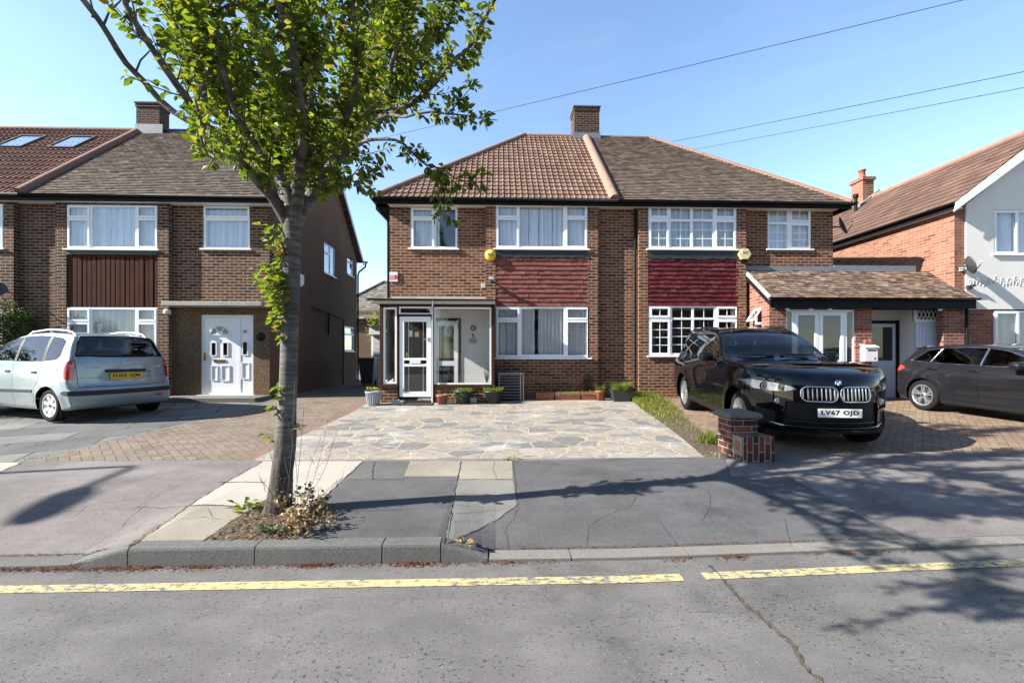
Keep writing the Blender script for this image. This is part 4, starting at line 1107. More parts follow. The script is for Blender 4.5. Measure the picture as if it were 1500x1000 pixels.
mb = MB(); mb.box((ex0+.25, WY-.06, GB), (exh-.3, WY-.03, ze)); mb.box((exh-.28, XY+.3, GB), (exh-.025, WY, ze)); mb.build('hall_wall', M['room'], h7)
# carport bay: rendered recess, half glazed door, garage door with a lattice over it
ry = 10.98
mb = MB(); mb.box((exh, ry, GB), (exi+.6, ry+.1, ze)); mb.box((wx(1341, 10.5)+.002, 10.545, GB), (wx(1341, 10.5)+.1, ry, ze)); mb.box((exh-.02, XY+.3, GB), (exh+.02, ry, ze)); mb.build('recess_wall', M['whitewall'], h7)
rda, rdb, rdc, rdd = pr(1274, 1311, 474, 562, ry-.02)
mb = MB(); mb.plate(rda-.12, rdb+.1, GB, rdd+.08, [(rda, rdb, GB+.02, rdd)], PY(ry), -.05, -.002); mb.build('door_surround', M['blackplastic'], h7)
mb = MB(); zc = wz(1295,528,ry); mb.plate(rda, rdb, GB+.02, rdd, [(rda+.06, rdb-.075, zc, rdd-.09)], PY(ry), -.035, -.004); mb.box((rda+.15, ry-.04, GB+.2), (rdb-.17, ry-.034, zc-.14))
sd = mb.build('door', M['bluegrey'], h7, bevel=.004); sd['label'] = 'pale side door with a dark upper pane'
mb = MB(); mb.box((rda+.05, ry-.02, zc-.01), (rdb-.065, ry-.016, rdd-.08)); mb.build('pane', M['carglass'], sd)
mb = MB(); mb.box((rda+.05, ry-.012, zc-.01), (rdb-.065, ry-.008, rdd-.08)); mb.build('pane_backing', M['dark'], sd)
gya = 10.5
gda, gdb, gdc, gdd = pr(1341, 1384, 471, 570, gya)
mb = MB(); mb.box((gda, gya, GB), (gdb+.3, gya+.04, gdd))
n = 9
for i in range(n): x = lerp(gda, gdb, i/n); mb.box((x+.008, gya-.008, GB), (lerp(gda, gdb, (i+1)/n)-.004, gya-.0005, gdd-.02))
gd = mb.build('garage_door', M['bluegrey'], h7)
lt = wz(1360,453,gya)
mb = MB(); mb.box((gda-.03, gya-.02, gdd+.002), (gdb+.3, gya+.03, gdd+.05)); mb.box((gda-.03, gya-.02, gdd+.05), (gda, gya+.03, lt)); 
k = 8
for i in range(k):
    x0, x1 = lerp(gda, gdb+.05, i/k), lerp(gda, gdb+.05, (i+1)/k)
    mb.tube([(x0, gya-.005, gdd+.05), (x1, gya-.005, lt)], .009, 4); mb.tube([(x1, gya-.0, gdd+.05), (x0, gya-.0, lt)], .009, 4)
mb.build('lattice', M['upvc'], h7)
mb = MB(); mb.box((gda, gya+.06, gdd), (gdb+.3, gya+.08, lt+.1)); mb.build('lattice_backing', M['dark'], h7)
mb = MB(); mb.tube([(exj+.05, XY-.02, ez2-.1), (exj+.05, XY-.02, GB)], .033); mb.build('downpipe', M['blackplastic'], h7)
# ================================================================== left house (gable end to the shared drive)
LY = 11.20; LB = 11.06; LP = -11.5; LX = -5.76
h3 = empty('semi_detached_house', (-8.6, LY, GB), 'dark brick house with brown timber cladding and a white front door', 'house')
P3 = PY(LY); PB3 = PY(LB)
def plain_roof_eaves(parent, x0, x1, ey, ez, wy):
    eaves(parent, x0, x1, ey, ez, wy, 'blackplastic', 'soffit')
lu = pr(97, 231, 300, 365, LB); ll = pr(97, 230, 450, 545, LB); ls = pr(297, 366, 301.5, 364.5, LY)
lxa, lxb = wx(81, LB), wx(247, LB)
drx = pr(294, 371, 461, 578, LY)
slabz = wz(320, 447, LY)
mb = MB()
mb.plate(LP+.001, lxa, GB, SOF, [], P3, 0, .22)
mb.plate(lxb, LX, slabz, SOF, [ls], P3, 0, .22)
mb.plate(lxa, lxb, GB, SOF, [(lu[0], lu[1], ll[2], lu[3])], PB3, 0, .25)
mb.build('wall', M['brick_left'], h3)
mb = MB(); mb.box((LP+.001, 17.8, GB), (LX-.22, 18.0, SOF)); mb.build('rear_wall', M['brick_left'], h3)
mb = MB()
mb.plate(lxb, LX, GB, slabz-.001, [(drx[0], drx[1], drx[2], drx[3])], P3, 0, .22)
mb.build('pebbledash_wall', M['pebble'], h3)
# gable wall on the drive side with its windows
def lside(px0, px1, py0, py1):
    """rectangle on the side wall x = LX measured by its near and far edges"""
    ts = []
    for p in (px0, px1):
        u = (p-CX)/FPX; t = LX/(SA+u*CA); ts.append((t*(CA-u*SA), t))
    z1 = EYE-(py0-HY)/FPX*ts[0][1]; z0 = EYE-(py1-HY)/FPX*ts[0][1]
    return (ts[0][0], ts[1][0], z0, z1)
sw1 = lside(475, 491, 353, 399); sw2 = lside(508.5, 517.5, 372, 401); sw3 = lside(505, 519, 477, 514)
PS3 = PXr(LX)
mb = MB()
mb.plate(LY+.221, 18.0, GB, SOF, [sw1, sw2, sw3], PS3, 0, .22)
mb.prism([(LY, SOF), (18.0, SOF), (18.0, SOF+.05), (14.6, RZ-.1), (LY, SOF+.05)], lambda u, v, w: (LX-w, u, v), 0, .2)
mb.build('gable_wall', M['pebble_dark'], h3)
for rc, two, nm in ((sw1, 1, 'side window, upper and nearer'), (sw2, 0, 'small upper side window near the back'), (sw3, 0, 'ground floor side window')):
    a, b, c, d = rc; tr = lerp(c, d, .68)
    if two: pl = [(a+.05, lerp(a,b,.55), c+.06, tr-.03, 'f', 1, 1), (a+.05, lerp(a,b,.55), tr+.03, d-.05, 'f', 1, 1), (lerp(a,b,.6), b-.05, c+.06, d-.05, 'f', 1, 1)]
    else: pl = [(a+.06, b-.06, c+.06, tr-.03, 'f', 1, 1), (a+.06, b-.06, tr+.03, d-.06, 'f', 1, 1)]
    window(h3, rc, pl, PS3, curtain='net', seed=31, lab=nm)
mb = MB(); mb.box((LP+.1, LY+1.4, GB+.02), (LX-1.3, LY+1.5, SOF-.05)); mb.box((LP+.1, LY+.26, 2.72), (LX-.3, LY+1.4, 2.80)); mb.box((LP+.1, LY+.26, SOF-.06), (LX-.3, LY+1.4, SOF-.03)); mb.box((LX-1.3, LY+1.5, GB), (LX-1.2, 17.7, SOF)); mb.build('interior_wall', M['room'], h3)
window(h3, lu, pp(LB, [(98,131,301,319,'c',1,1),(98,131,320,363.5,'c',1,1),(134,197,303,361,'f',1,1),(200,230,301,319,'c',1,1),(200,230,320,363.5,'c',1,1)]), PB3, seed=33, open_curtain=[(0,.45),(.45,1)])
window(h3, ll, pp(LB, [(98,131,451,470.5,'c',1,1),(98,131,472,544,'c',1,1),(134,197,453,541,'f',1,1),(200,229,451,470.5,'c',1,1),(200,229,472,544,'c',1,1)]), PB3, 'glass_low', 'net_grey', seed=34)
window(h3, ls, pp(LY, [(298,365.5,302,319,'c',1,1),(301,362.5,323,361.5,'f',1,1)]), P3, seed=35)
b0, b1, b2, b3 = pr(97.5, 230.5, 373, 449, LB)
mb = MB(); nb = 19
rr = random.Random(12)
for i in range(nb):
    x0, x1 = lerp(b0, b1, i/nb), lerp(b0, b1, (i+1)/nb)
    e = rr.uniform(0, .012); mb.box((x0+.011, LB+.03-e, b2), (x1-.011, LB+.06, b3))
mb.build('timber_cladding', M['timber'], h3)
mb = MB(); mb.box((b0, LB+.061, b2-.03), (b1, LB+.14, b3+.2)); mb.build('cladding_backing', M['dark'], h3)
mb = MB(); mb.box((b0, LB-.005, b3), (b1, LB+.055, lu[2]-.036)); mb.build('flashing', M['felt'], h3)
# canopy slab, door, step
mb = MB(); mb.box((lxb+.03, LY-.42, slabz-.06), (LX+.02, LY+.0, slabz+.05)); mb.build('door_canopy', M['concrete'], h3, bevel=.012)
a, b, c, d = drx
xm = wx(349, LY)
mb = MB(); mb.plate(a, b, c, d, [(a+.06, xm-.03, c+.06, d-.06), (xm+.04, b-.05, c+.06, d-.06)], P3, .03, .11); df = mb.build('door_frame', M['upvc'], h3, bevel=.004)
mb = MB(); x0, x1 = a+.065, xm-.035
mb.box((x0, LY+.04, c+.065), (x1, LY+.09, d-.065)); door = mb.build('door', M['upvc'], h3, bevel=.004)
def rect3(px0, px1, py0, py1): return pr(px0, px1, py0, py1, LY)
m1 = MB(); m2 = MB()
def raised_panel(mb, r, w=.022):
    mb.plate(r[0]-w, r[1]+w, r[2]-w, r[3]+w, [r], P3, .024, .0395)
# fan light: half round of dark glass segments with a white hub
cx_, cz_ = wx(321, LY), wz(321, 489, LY)
fan = [(cx_+.22*math.cos(t), cz_+.19*math.sin(t)) for t in [math.pi*k/16 for k in range(17)]]
hub = [(cx_+.09*math.cos(t), cz_+.075*math.sin(t)) for t in [math.pi*k/10 for k in range(11)]]
m1.prism(fan, P3, .030, .0395); m2.prism(hub, P3, .022, .0298)
for q in ((.33), (.67)):
    t = math.pi*q; u = Vector((math.cos(t)*.22, math.sin(t)*.19)); nrm = Vector((-u.y, u.x)).normalized()*.013
    m2.prism([(cx_+nrm.x, cz_+nrm.y), (cx_-nrm.x, cz_-nrm.y), (cx_+u.x-nrm.x, cz_+u.y-nrm.y), (cx_+u.x+nrm.x, cz_+u.y+nrm.y)], P3, .0225, .0298)
rim = fan+[(cx_-.25, cz_-.0)]
for k in range(16):
    t0, t1 = math.pi*k/16, math.pi*(k+1)/16
    m2.prism([(cx_+.22*math.cos(t0), cz_+.19*math.sin(t0)), (cx_+.25*math.cos(t0), cz_+.22*math.sin(t0)), (cx_+.25*math.cos(t1), cz_+.22*math.sin(t1)), (cx_+.22*math.cos(t1), cz_+.19*math.sin(t1))], P3, .022, .0395)
m2.box((cx_-.25, LY+.022, cz_-.03), (cx_+.25, LY+.0395, cz_))
m2.build('fanlight_moulding', M['upvc'], door)
def moulding(par, r, w=.022): mb = MB(); mb.plate(r[0]-w, r[1]+w, r[2]-w, r[3]+w, [r], P3, .024, .0395); mb.build('panel_moulding', M['upvc'], par)
for pxs in ((309, 315), (326, 332)):
    r_ = rect3(*pxs, 502, 520); m1.box((r_[0], LY+.031, r_[2]), (r_[1], LY+.0395, r_[3])); moulding(door, r_)
moulding(door, rect3(324, 334, 536, 557)); moulding(door, rect3(309, 317, 536, 557), .008)
sx0, sx1 = xm+.045, b-.055
m3 = MB(); m3.box((sx0, LY+.04, c+.065), (sx1, LY+.09, d-.065)); sp = m3.build('side_panel', M['upvc'], h3, bevel=.004)
m4 = MB()
for yy in ((483, 487.5), (501, 519)):
    r_ = rect3(355, 361, *yy); m4.box((r_[0], LY+.031, r_[2]), (r_[1], LY+.0395, r_[3])); moulding(sp, r_)
moulding(sp, rect3(354, 363, 532, 554))
m1.build('door_glass', M['carglass'], door)
m4.build('panel_glass', M['carglass'], sp)
mb = MB(); r_ = rect3(312, 329, 526.5, 530.5); mb.box((r_[0], LY+.025, r_[2]), (r_[1], LY+.0395, r_[3])); mb.build('letter_plate', M['gold'], door, bevel=.004)
mb = MB(); r_ = rect3(297.5, 300, 516, 528); mb.box((r_[0], LY+.02, r_[2]), (r_[1], LY+.0395, r_[3])); zc = (r_[2]+r_[3])/2; mb.box((r_[0], LY-.02, zc+.03), (r_[1]+.06, LY-.0, zc+.055)); mb.box((r_[0]+.005, LY-.01, zc+.03), (r_[1]-.005, LY+.02, zc+.05)); mb.build('handle', M['gold'], door, bevel=.003)
mb = MB(); mb.box((a-.06, LY-.07, c-.03), (b+.06, LY+.1, c+.0)); mb.build('door_sill', M['upvc'], h3)
mb = MB(); mb.box((lxb+.1, LY-.75, GB-.1), (LX+.05, LY-.001, .505)); mb.build('door_step', M['concrete_dark'], h3, bevel=.012)
mb = MB(); mb.lathe([(0, 0), (.07, 0), (.085, .04), (.085, .09), (.06, .12), (0, .13)], (wx(250.5, LY), LY-.12, wz(250, 461, LY)), 12); mb.box((wx(249,LY), LY-.12, wz(250,460,LY)), (wx(252,LY), LY, wz(250,457,LY))); mb.build('porch_light', M['upvc_dull'], h3)
# roof: gable to the drive, shared ridge on the left
SL3 = Vector((0, RY+.02-(LY-.27), RZ-EZ))
ly_e = LY-.27
rf3 = tile_field('roof', M['tile_greyl'], h3, (LP+.05, ly_e-.03, EZ), (1,0,0), SL3, LX+.22-LP-.05, SL3.length-.02, .1, .165, 'flat', th=.027, jit=.7, seed=17)
mb = MB(); mb.face([(LP,18.25,EZ-.02),(LP,RY+.02,RZ-.02),(LX+.2,RY+.02,RZ-.02),(LX+.2,18.25,EZ-.02)]); mb.face([(LP,ly_e+.03,EZ-.03),(LX+.2,ly_e+.03,EZ-.03),(LX+.2,RY,RZ-.03),(LP,RY,RZ-.03)]); mb.build('roof_slope', M['tile_greyl'], rf3)
mb = MB(); ridge_run(mb, (LP+.5, RY+.02, RZ-.01), (LX+.22, RY+.02, RZ-.01), .085, seed=5); mb.build('ridge_tiles', M['ridge_grey'], rf3)
mb = MB()
mb.prism([(RY, RZ-.24), (18.3, EZ-.20), (18.3, EZ-.035), (RY, RZ-.05)], lambda u, v, w: (LX+.18+w, u, v), 0, .03)
mb.prism([(ly_e, EZ-.2), (RY, RZ-.24), (RY, RZ-.05), (ly_e, EZ-.035)], lambda u, v, w: (LX+.18+w, u, v), 0, .03)
mb.build('bargeboard', M['upvc_dull'], h3)
eaves(h3, LP+.002, LX+.18, ly_e, EZ, LY, 'blackplastic', 'upvc_dull')
gutter(h3, (LX+.35, 18.3, EZ-.02), (LX-2.5, 18.3, EZ-.02))
mb = MB(); mb.tube([(LX+.28, 18.3, EZ-.06), (LX+.26, 18.25, EZ-.25), (LX+.06, 18.06, EZ-.5), (LX+.06, 17.95, EZ-.65), (LX+.06, 17.95, GB)], .036); mb.build('downpipe', M['blackplastic'], h3)
mb = MB(); mb.tube([(LX+.04, 13.6, 3.0), (LX+.05, 16.3, 2.85), (LX+.05, 16.3, GB)], .02); mb.tube([(LX+.05, 14.9, 2.9), (LX+.05, 14.9, 2.2)], .03); mb.build('waste_pipe', M['blackplastic'], h3)
# ================================================================== far-left house (left half of that pair)
h1 = empty('semi_detached_house', (-14.4, LY, GB), 'left half of the left pair, with a red tiled roof and two roof windows', 'house')
mb = MB()
nxa, nxb = wx(20, LB), LP
mb.plate(-17.4, wx(-160, LY), GB, SOF, [], P3, 0, .22)
n_u = (wx(-130, LB), wx(5, LB), lu[2], lu[3]); n_l = (wx(-130, LB), wx(5, LB), ll[2], ll[3])
mb.plate(wx(-160, LB), nxa, GB, SOF, [n_u, n_l], PB3, 0, .25)
mb.plate(nxa, LP-.001, GB, SOF, [], P3, 0, .22)
mb.box((-17.4, 17.8, GB), (LP-.001, 18.0, SOF)); mb.box((-17.4, LY+.23, GB), (-17.2, 17.8, SOF))
mb.build('wall', M['brick_left'], h1)
for rc in (n_u, n_l):
    a, b, c, d = rc; k = .56; tr = d-.36
    window(h1, rc, [(a+.02, a+k, c+.02, tr, 'c', 1, 1), (a+.02, a+k, tr+.02, d-.02, 'c', 1, 1), (a+k+.05, b-k-.05, c+.06, d-.06, 'f', 1, 1), (b-k, b-.02, c+.02, tr, 'c', 1, 1), (b-k, b-.02, tr+.02, d-.02, 'c', 1, 1)], PB3, seed=41)
mb = MB(); mb.box((-17.2, LY+1.4, GB), (LP-.1, LY+1.5, SOF-.05)); mb.build('interior_wall', M['room'], h1)
rf1 = tile_field('roof', M['tile_red'], h1, (-17.6, ly_e-.03, EZ), (1,0,0), SL3, LP+17.6-.05, SL3.length-.03, .30, .15, 'roll', th=.03, seed=18)
mb = MB(); mb.face([(-17.6,18.25,EZ-.02),(-17.6,RY+.02,RZ-.02),(LP,RY+.02,RZ-.02),(LP,18.25,EZ-.02)]); mb.face([(-17.6,ly_e+.03,EZ-.03),(LP,ly_e+.03,EZ-.03),(LP,RY,RZ-.03),(-17.6,RY,RZ-.03)]); mb.build('roof_slope', M['tile_red'], rf1)
mb = MB(); ridge_run(mb, (-17.6, RY+.02, RZ), (LP, RY+.02, RZ), .09, seed=6); mb.build('ridge_tiles', M['ridge'], rf1)
mb = MB(); ridge_run(mb, (LP-.02, ly_e-.03, EZ+.03), (LP-.02, RY, RZ+.03), .125, .5, seed=8); mb.build('party_ridge', M['ridge'], rf1)
mb = MB(); mb.box((-17.0, RY+.25, RZ-.6), (wx(26, RY+.4), RY+2, RZ+.08)); mb.build('dormer_roof', M['upvc_dull'], rf1)
eaves(h1, -17.6, LP-.002, ly_e, EZ, LY, 'blackplastic', 'upvc_dull')
ch3 = chimney(rf3, wx(199.5,14.3), wx(233.5,14.3), 14.30, 14.72, 8.1, wz(216,149.5,14.3), M['brick_chimney'])
mb = MB(); mb.box((wx(199,14.27)-.02, 14.26, 8.55), (wx(236,14.27)+.05, 14.29, 8.86)); mb.build('flashing', M['lead'], rf3)
# roof windows lie in the slope
sd_ = SL3.normalized(); nr = Vector((0, -sd_.z, sd_.y))
for px in (92, 15):
    v0, v1 = .58, .77
    vv0, vv1 = SL3.length*.62, SL3.length*.83
    c0 = Vector((0, ly_e, EZ))+sd_*vv0
    x0 = wx(px-23, c0.y); x1 = x0+.78
    Pr = lambda u, v, w: tuple(Vector((u, ly_e, EZ))+sd_*v+nr*(.085-w))
    mb = MB(); mb.plate(x0, x1, vv0, vv1, [(x0+.06, x1-.06, vv0+.07, vv1-.07)], Pr, 0, .08, back=False); f = mb.build('roof_window', M['trim_grey'], rf1)
    mb = MB(); mb.face([Pr(x0+.05, vv0+.06, .02), Pr(x1-.05, vv0+.06, .02), Pr(x1-.05, vv1-.06, .02), Pr(x0+.05, vv1-.06, .02)]); mb.build('pane', glass_mat('roof_window_glass', (.25, .3, .33), 3.5, .25), rf1)
# ================================================================== white gabled house on the right
FY = 10.45; gx0 = wx(1398, FY); gxr = 13.9; gx1 = 2*gxr-gx0
h9 = empty('detached_house', (gxr, FY, GB), 'white rendered house with orange brick side wall and gable facing the street', 'house')
P9 = PY(FY)
gez = 5.22; grz = gez+(gxr-gx0+.18)*.77
wu = (wx(1453.5, FY), wx(1453.5, FY)+1.75, wz(1470,373,FY), wz(1470,308,FY)); wl = (wx(1455.5, FY), wx(1455.5, FY)+1.75, wz(1470,511,FY), wz(1470,455,FY))
zb = wz(1450, 453, FY); xq = wx(1413.5, FY)
mb = MB()
mb.plate(FY+.2, 17.5, GB, gez-.02, [], PXl(gx0), 0, .2)
mb.box((gx0, 17.5, GB), (gx1, 17.7, gez)); mb.box((gx1-.2, FY+.2, GB), (gx1, 17.5, gez))
mb.plate(gx0, xq, GB, gez-.02, [], P9, 0, .2); mb.plate(xq, gx1, GB, zb, [(wl[0], wl[1], wl[2], zb)], P9, 0, .2)
mb.build('wall', M['brick_orange'], h9)
mb = MB(); mb.plate(xq, gx1, zb+.001, gez, [(wl[0], wl[1], zb+.001, wl[3]) if wl[3] > zb+.01 else (0,0,0,0), wu], PY(FY-.035), 0, .235)
mb.prism([(xq, gez+.001), (gx1, gez+.001), (gxr, grz-.28)], lambda u, v, w: (u, FY-.035+w, v), 0, .235)
mb.build('rendered_wall', M['whiterender'], h9)
for rc, gl in ((wu, 'glass'), (wl, 'glass_low')):
    a, b, c, d = rc
    window(h9, rc, [(a+.02, a+.62, c+.02, d-.02, 'c', 1, 1), (a+.67, b-.05, c+.05, d-.05, 'f', 1, 1)], PY(FY-.03), gl, 'net' if gl == 'glass' else 'net_grey', seed=51)
mb = MB(); mb.box((gx0+.3, FY+1.2, GB), (gx1-.3, FY+1.3, gez)); mb.build('interior_wall', M['room'], h9)
sl9 = Vector((gxr-gx0+.18, 0, grz-gez)); L9 = sl9.length
rf9 = tile_field('roof', M['tile_orange'], h9, (gx0-.18, 17.9, gez), (0,-1,0), sl9, 17.9-FY+.22, L9, .29, .33, 'flat', th=.03, jit=.6, seed=21)
mb = MB(); mb.face([(gx1+.18,FY-.2,gez),(gx1+.18,17.9,gez),(gxr,17.9,grz),(gxr,FY-.2,grz)]); mb.face([(gx0-.15,FY-.2,gez-.02),(gxr,FY-.2,grz-.03),(gxr,17.9,grz-.03),(gx0-.15,17.9,gez-.02)]); mb.build('roof_slope', M['tile_orange'], rf9)
mb = MB(); ridge_run(mb, (gxr, FY-.22, grz+.0), (gxr, 17.9, grz+.0), .09, seed=9); mb.build('ridge_tiles', M['ridge_orange'], rf9)
mb = MB()
mb.prism([(gx0-.26, gez-.24), (gxr, grz-.30), (gxr, grz-.02), (gx0-.2, gez-.02)], lambda u, v, w: (u, FY-.25+w, v), 0, .03)
mb.prism([(gxr, grz-.30), (gx1+.2, gez-.24), (gx1+.2, gez-.02), (gxr, grz-.02)], lambda u, v, w: (u, FY-.25+w, v), 0, .03)
mb.prism([(gx0-.18, gez-.05), (gxr, grz-.1), (gxr, grz-.07), (gx0-.18, gez-.02)], lambda u, v, w: (u, FY-.218+w, v), 0, .18)
mb.build('bargeboard', M['upvc'], h9)
gutter(h9, (gx0-.235, 17.9, gez-.01), (gx0-.235, FY-.2, gez-.01))
mb = MB(); mb.box((gx0-.18, FY-.2, gez-.16), (gx0-.16, 17.9, gez-.02)); mb.build('fascia', M['blackplastic'], h9)
mb = MB(); mb.box((gx0-.16, FY-.2, gez-.15), (gx0-.001, 17.9, gez-.13)); mb.build('soffit', M['upvc_dull'], h9)
c9 = MB(); cx0, cx1 = wx(1264,15.9), wx(1280,15.9); zt9 = wz(1272,259,15.9)
c9.box((cx0, 15.9, 6.2), (cx1, 16.45, zt9-.12)); cc = c9.build('chimney', M['brick_orange'], rf9)
mb = MB(); mb.box((cx0-.05, 15.85, zt9-.12), (cx1+.05, 16.5, zt9)); mb.build('chimney_cap', M['brick_red'], cc, bevel=.01)
mb = MB(); mb.lathe([(.13, 0), (.13, .05), (.11, .07), (.10, .30), (.125, .31), (.125, .36), (.09, .36), (.09, .1)], ((cx0+cx1)/2-.03, 16.15, zt9), 16); mb.build('chimney_pot', M['terracotta'], cc)
mb = MB(); vx = wx(1253.5, 15.6); vz = wz(1253,306,15.6); mb.tube([(vx,15.6,vz-.2),(vx,15.6,wz(1253,290,15.6))], .055, 10); mb.tube([(vx,15.6,wz(1253,290,15.6)),(vx,15.6,wz(1253,285,15.6))], .09, 10); mb.build('vent_pipe', M['blackplastic'], rf9)
mb = MB(); mb.prism([(cx0-.25, 0), (cx1+.1, 0), (cx1+.1, .06), (cx0-.25, .06)], lambda u, v, w: (u, 15.86-w, gez+(u-gx0+.18)*.77+.035+v), 0, .12); mb.build('flashing', M['lead'], cc)
# stucco vine relief across the rendered front
mb = MB(); rr = random.Random(4); zv = wz(1460, 413, FY)
for k in range(26):
    x = xq+.10+k*.085; a = zv+.03*math.sin(k*1.1)
    mb.tube([(x+.05*math.cos(t), FY-.0365, a+rr.uniform(-.01,.01)+.05*math.sin(t+(k % 2)*3.1)) for t in [i*.75 for i in range(6)]], .006, 5)
    if k % 2: mb.tube([(x, FY-.0365, a), (x+.03, FY-.038, a+.11), (x+.07, FY-.0365, a+.10)], .008, 5)
    mb.tube([(x, FY-.04, a), (x-.02, FY-.038, a-.09)], .008, 5)
mb.build('vine_relief', plain('subdued_stucco', (.46, .45, .42), .9, var=.2), h9)  # colour kept darker than the wall to subdue its sunlit edges
# ================================================================== behind the gap: garage and another house
gar = empty('garage', (wx(540,19.5), 19.5, .36), 'pale garage with a white fascia seen at the end of the shared drive', 'garage')
a, b = -5.62, wx(560, 19.5)
mb = MB(); mb.box((a, 19.5, .36), (b, 24, 2.55)); mb.build('wall', M['whiterender'], gar)
mb = MB(); mb.box((a-.05, 19.35, wz(540,490,19.5)), (b, 24.1, wz(540,480,19.5))); mb.build('fascia', M['upvc'], gar)
mb = MB()
for i in range(9): mb.box((a+.1, 19.44, .38+i*.235), (b-.08, 19.495, .60+i*.235))
mb.build('garage_door', M['garage'], gar)
mb = MB(); n = 26
for i in range(n): mb.box((lerp(a,b,i/n), 19.3, wz(540,480,19.5)+.002), (lerp(a,b,(i+.55)/n), 24, wz(540,480,19.5)+.06))
mb.box((a, 19.4, wz(540,480,19.5)-.01), (b, 24, wz(540,480,19.5)+.03)); mb.build('corrugated_roof', M['concrete_dark'], gar)
bx0, bx1, by, bz0 = wx(430, 32), wx(640, 32), 32, wz(540, 455, 32)
hb = empty('detached_house', ((bx0+bx1)/2, 32, .36), 'distant grey tiled house seen in the gap above the garage', 'house')
mb = MB(); mb.box((bx0, by, .36), (bx1, by+6, bz0)); mb.build('wall', M['brick_left'], hb)
apx, apz = wx(563, 35), wz(563, 413, 35)
lowz = wz(525, 432, 32)
rz_ = apz; e0 = rz_-3.2
mb = tile_field('roof', M['tile_far'], hb, (bx0-3, 31.7, e0), (1,0,0), (0, 3.3, 3.2), bx1-bx0+6, 4.6, .25, .3, 'flat', [((apx-4.3, 31.7, e0), Vector((-3.3, 4.3, 0)).normalized()), ((apx+8, 31.7, e0), Vector((3.3, 4.3, 0)).normalized())], th=.03, jit=1, seed=23)
q = MB(); q.face([(apx-4.3,31.75,e0-.03),(apx+8,31.75,e0-.03),(apx+3.7,35,rz_-.03),(apx,35,rz_-.03)]); q.face([(apx-4.3,31.7,e0),(apx,35,rz_),(apx-4.3,38.3,e0)]); q.build('roof_slope', M['tile_far'], mb)
mb2 = MB(); ridge_run(mb2, (apx-4.3, 31.7, e0+.03), (apx, 35, rz_+.03), .12, .5); ridge_run(mb2, (apx, 35, rz_), (apx+3.7, 35, rz_), .12, .5); mb2.build('ridge_tiles', M['ridge_grey'], mb)
# houses across the street, behind the viewpoint: what the windows and car paint mirror
for i, (x0, x1) in enumerate([(-17, -6.4), (-3.2, 7.4), (10.6, 21)]):
    ho = empty('semi_detached_house', ((x0+x1)/2, -15, .2), ['brown brick pair across the street, left of three, behind the viewpoint', 'brown brick pair straight across the street, behind the viewpoint', 'brown brick pair across the street, right of three, behind the viewpoint'][i], 'house')
    mb = MB(); Po = lambda u, v, w: (u, -15-w, v)
    hs = []
    for k in (.08, .34, .58, .80):
        a = lerp(x0, x1, k); hs += [(a, a+1.5, 1.0, 2.2), (a, a+1.5, 3.5, 4.7)]
    mb.plate(x0, x1, .1, 5.3, hs, Po, 0, .2, back=False); mb.box((x0, -22, .1), (x1, -21.8, 5.3)); mb.build('wall', M['brick'], ho)
    g = MB(); f = MB()
    for a, b, c, d in hs:
        f.plate(a, b, c, d, [(a+.07, (a+b)/2-.03, c+.07, d-.07), ((a+b)/2+.03, b-.07, c+.07, d-.07)], Po, .03, .09); g.face([Po(a,c,.1), Po(b,c,.1), Po(b,d,.1), Po(a,d,.1)])
    f.build('window', M['upvc'], ho); g.build('pane', M['dark'], ho)
    rfm = MB(); rfm.face([(x0-.3,-14.7,5.3),(x1+.3,-14.7,5.3),(x1-3.5,-18.5,8.6),(x0+3.5,-18.5,8.6)]); rfm.face([(x0-.3,-22.3,5.3),(x0+3.5,-18.5,8.6),(x1-3.5,-18.5,8.6),(x1+.3,-22.3,5.3)]); rfm.face([(x0-.3,-14.7,5.3),(x0+3.5,-18.5,8.6),(x0-.3,-22.3,5.3)]); rfm.face([(x1+.3,-14.7,5.3),(x1+.3,-22.3,5.3),(x1-3.5,-18.5,8.6)]); rfm.build('roof', M['tile_brown'], ho)
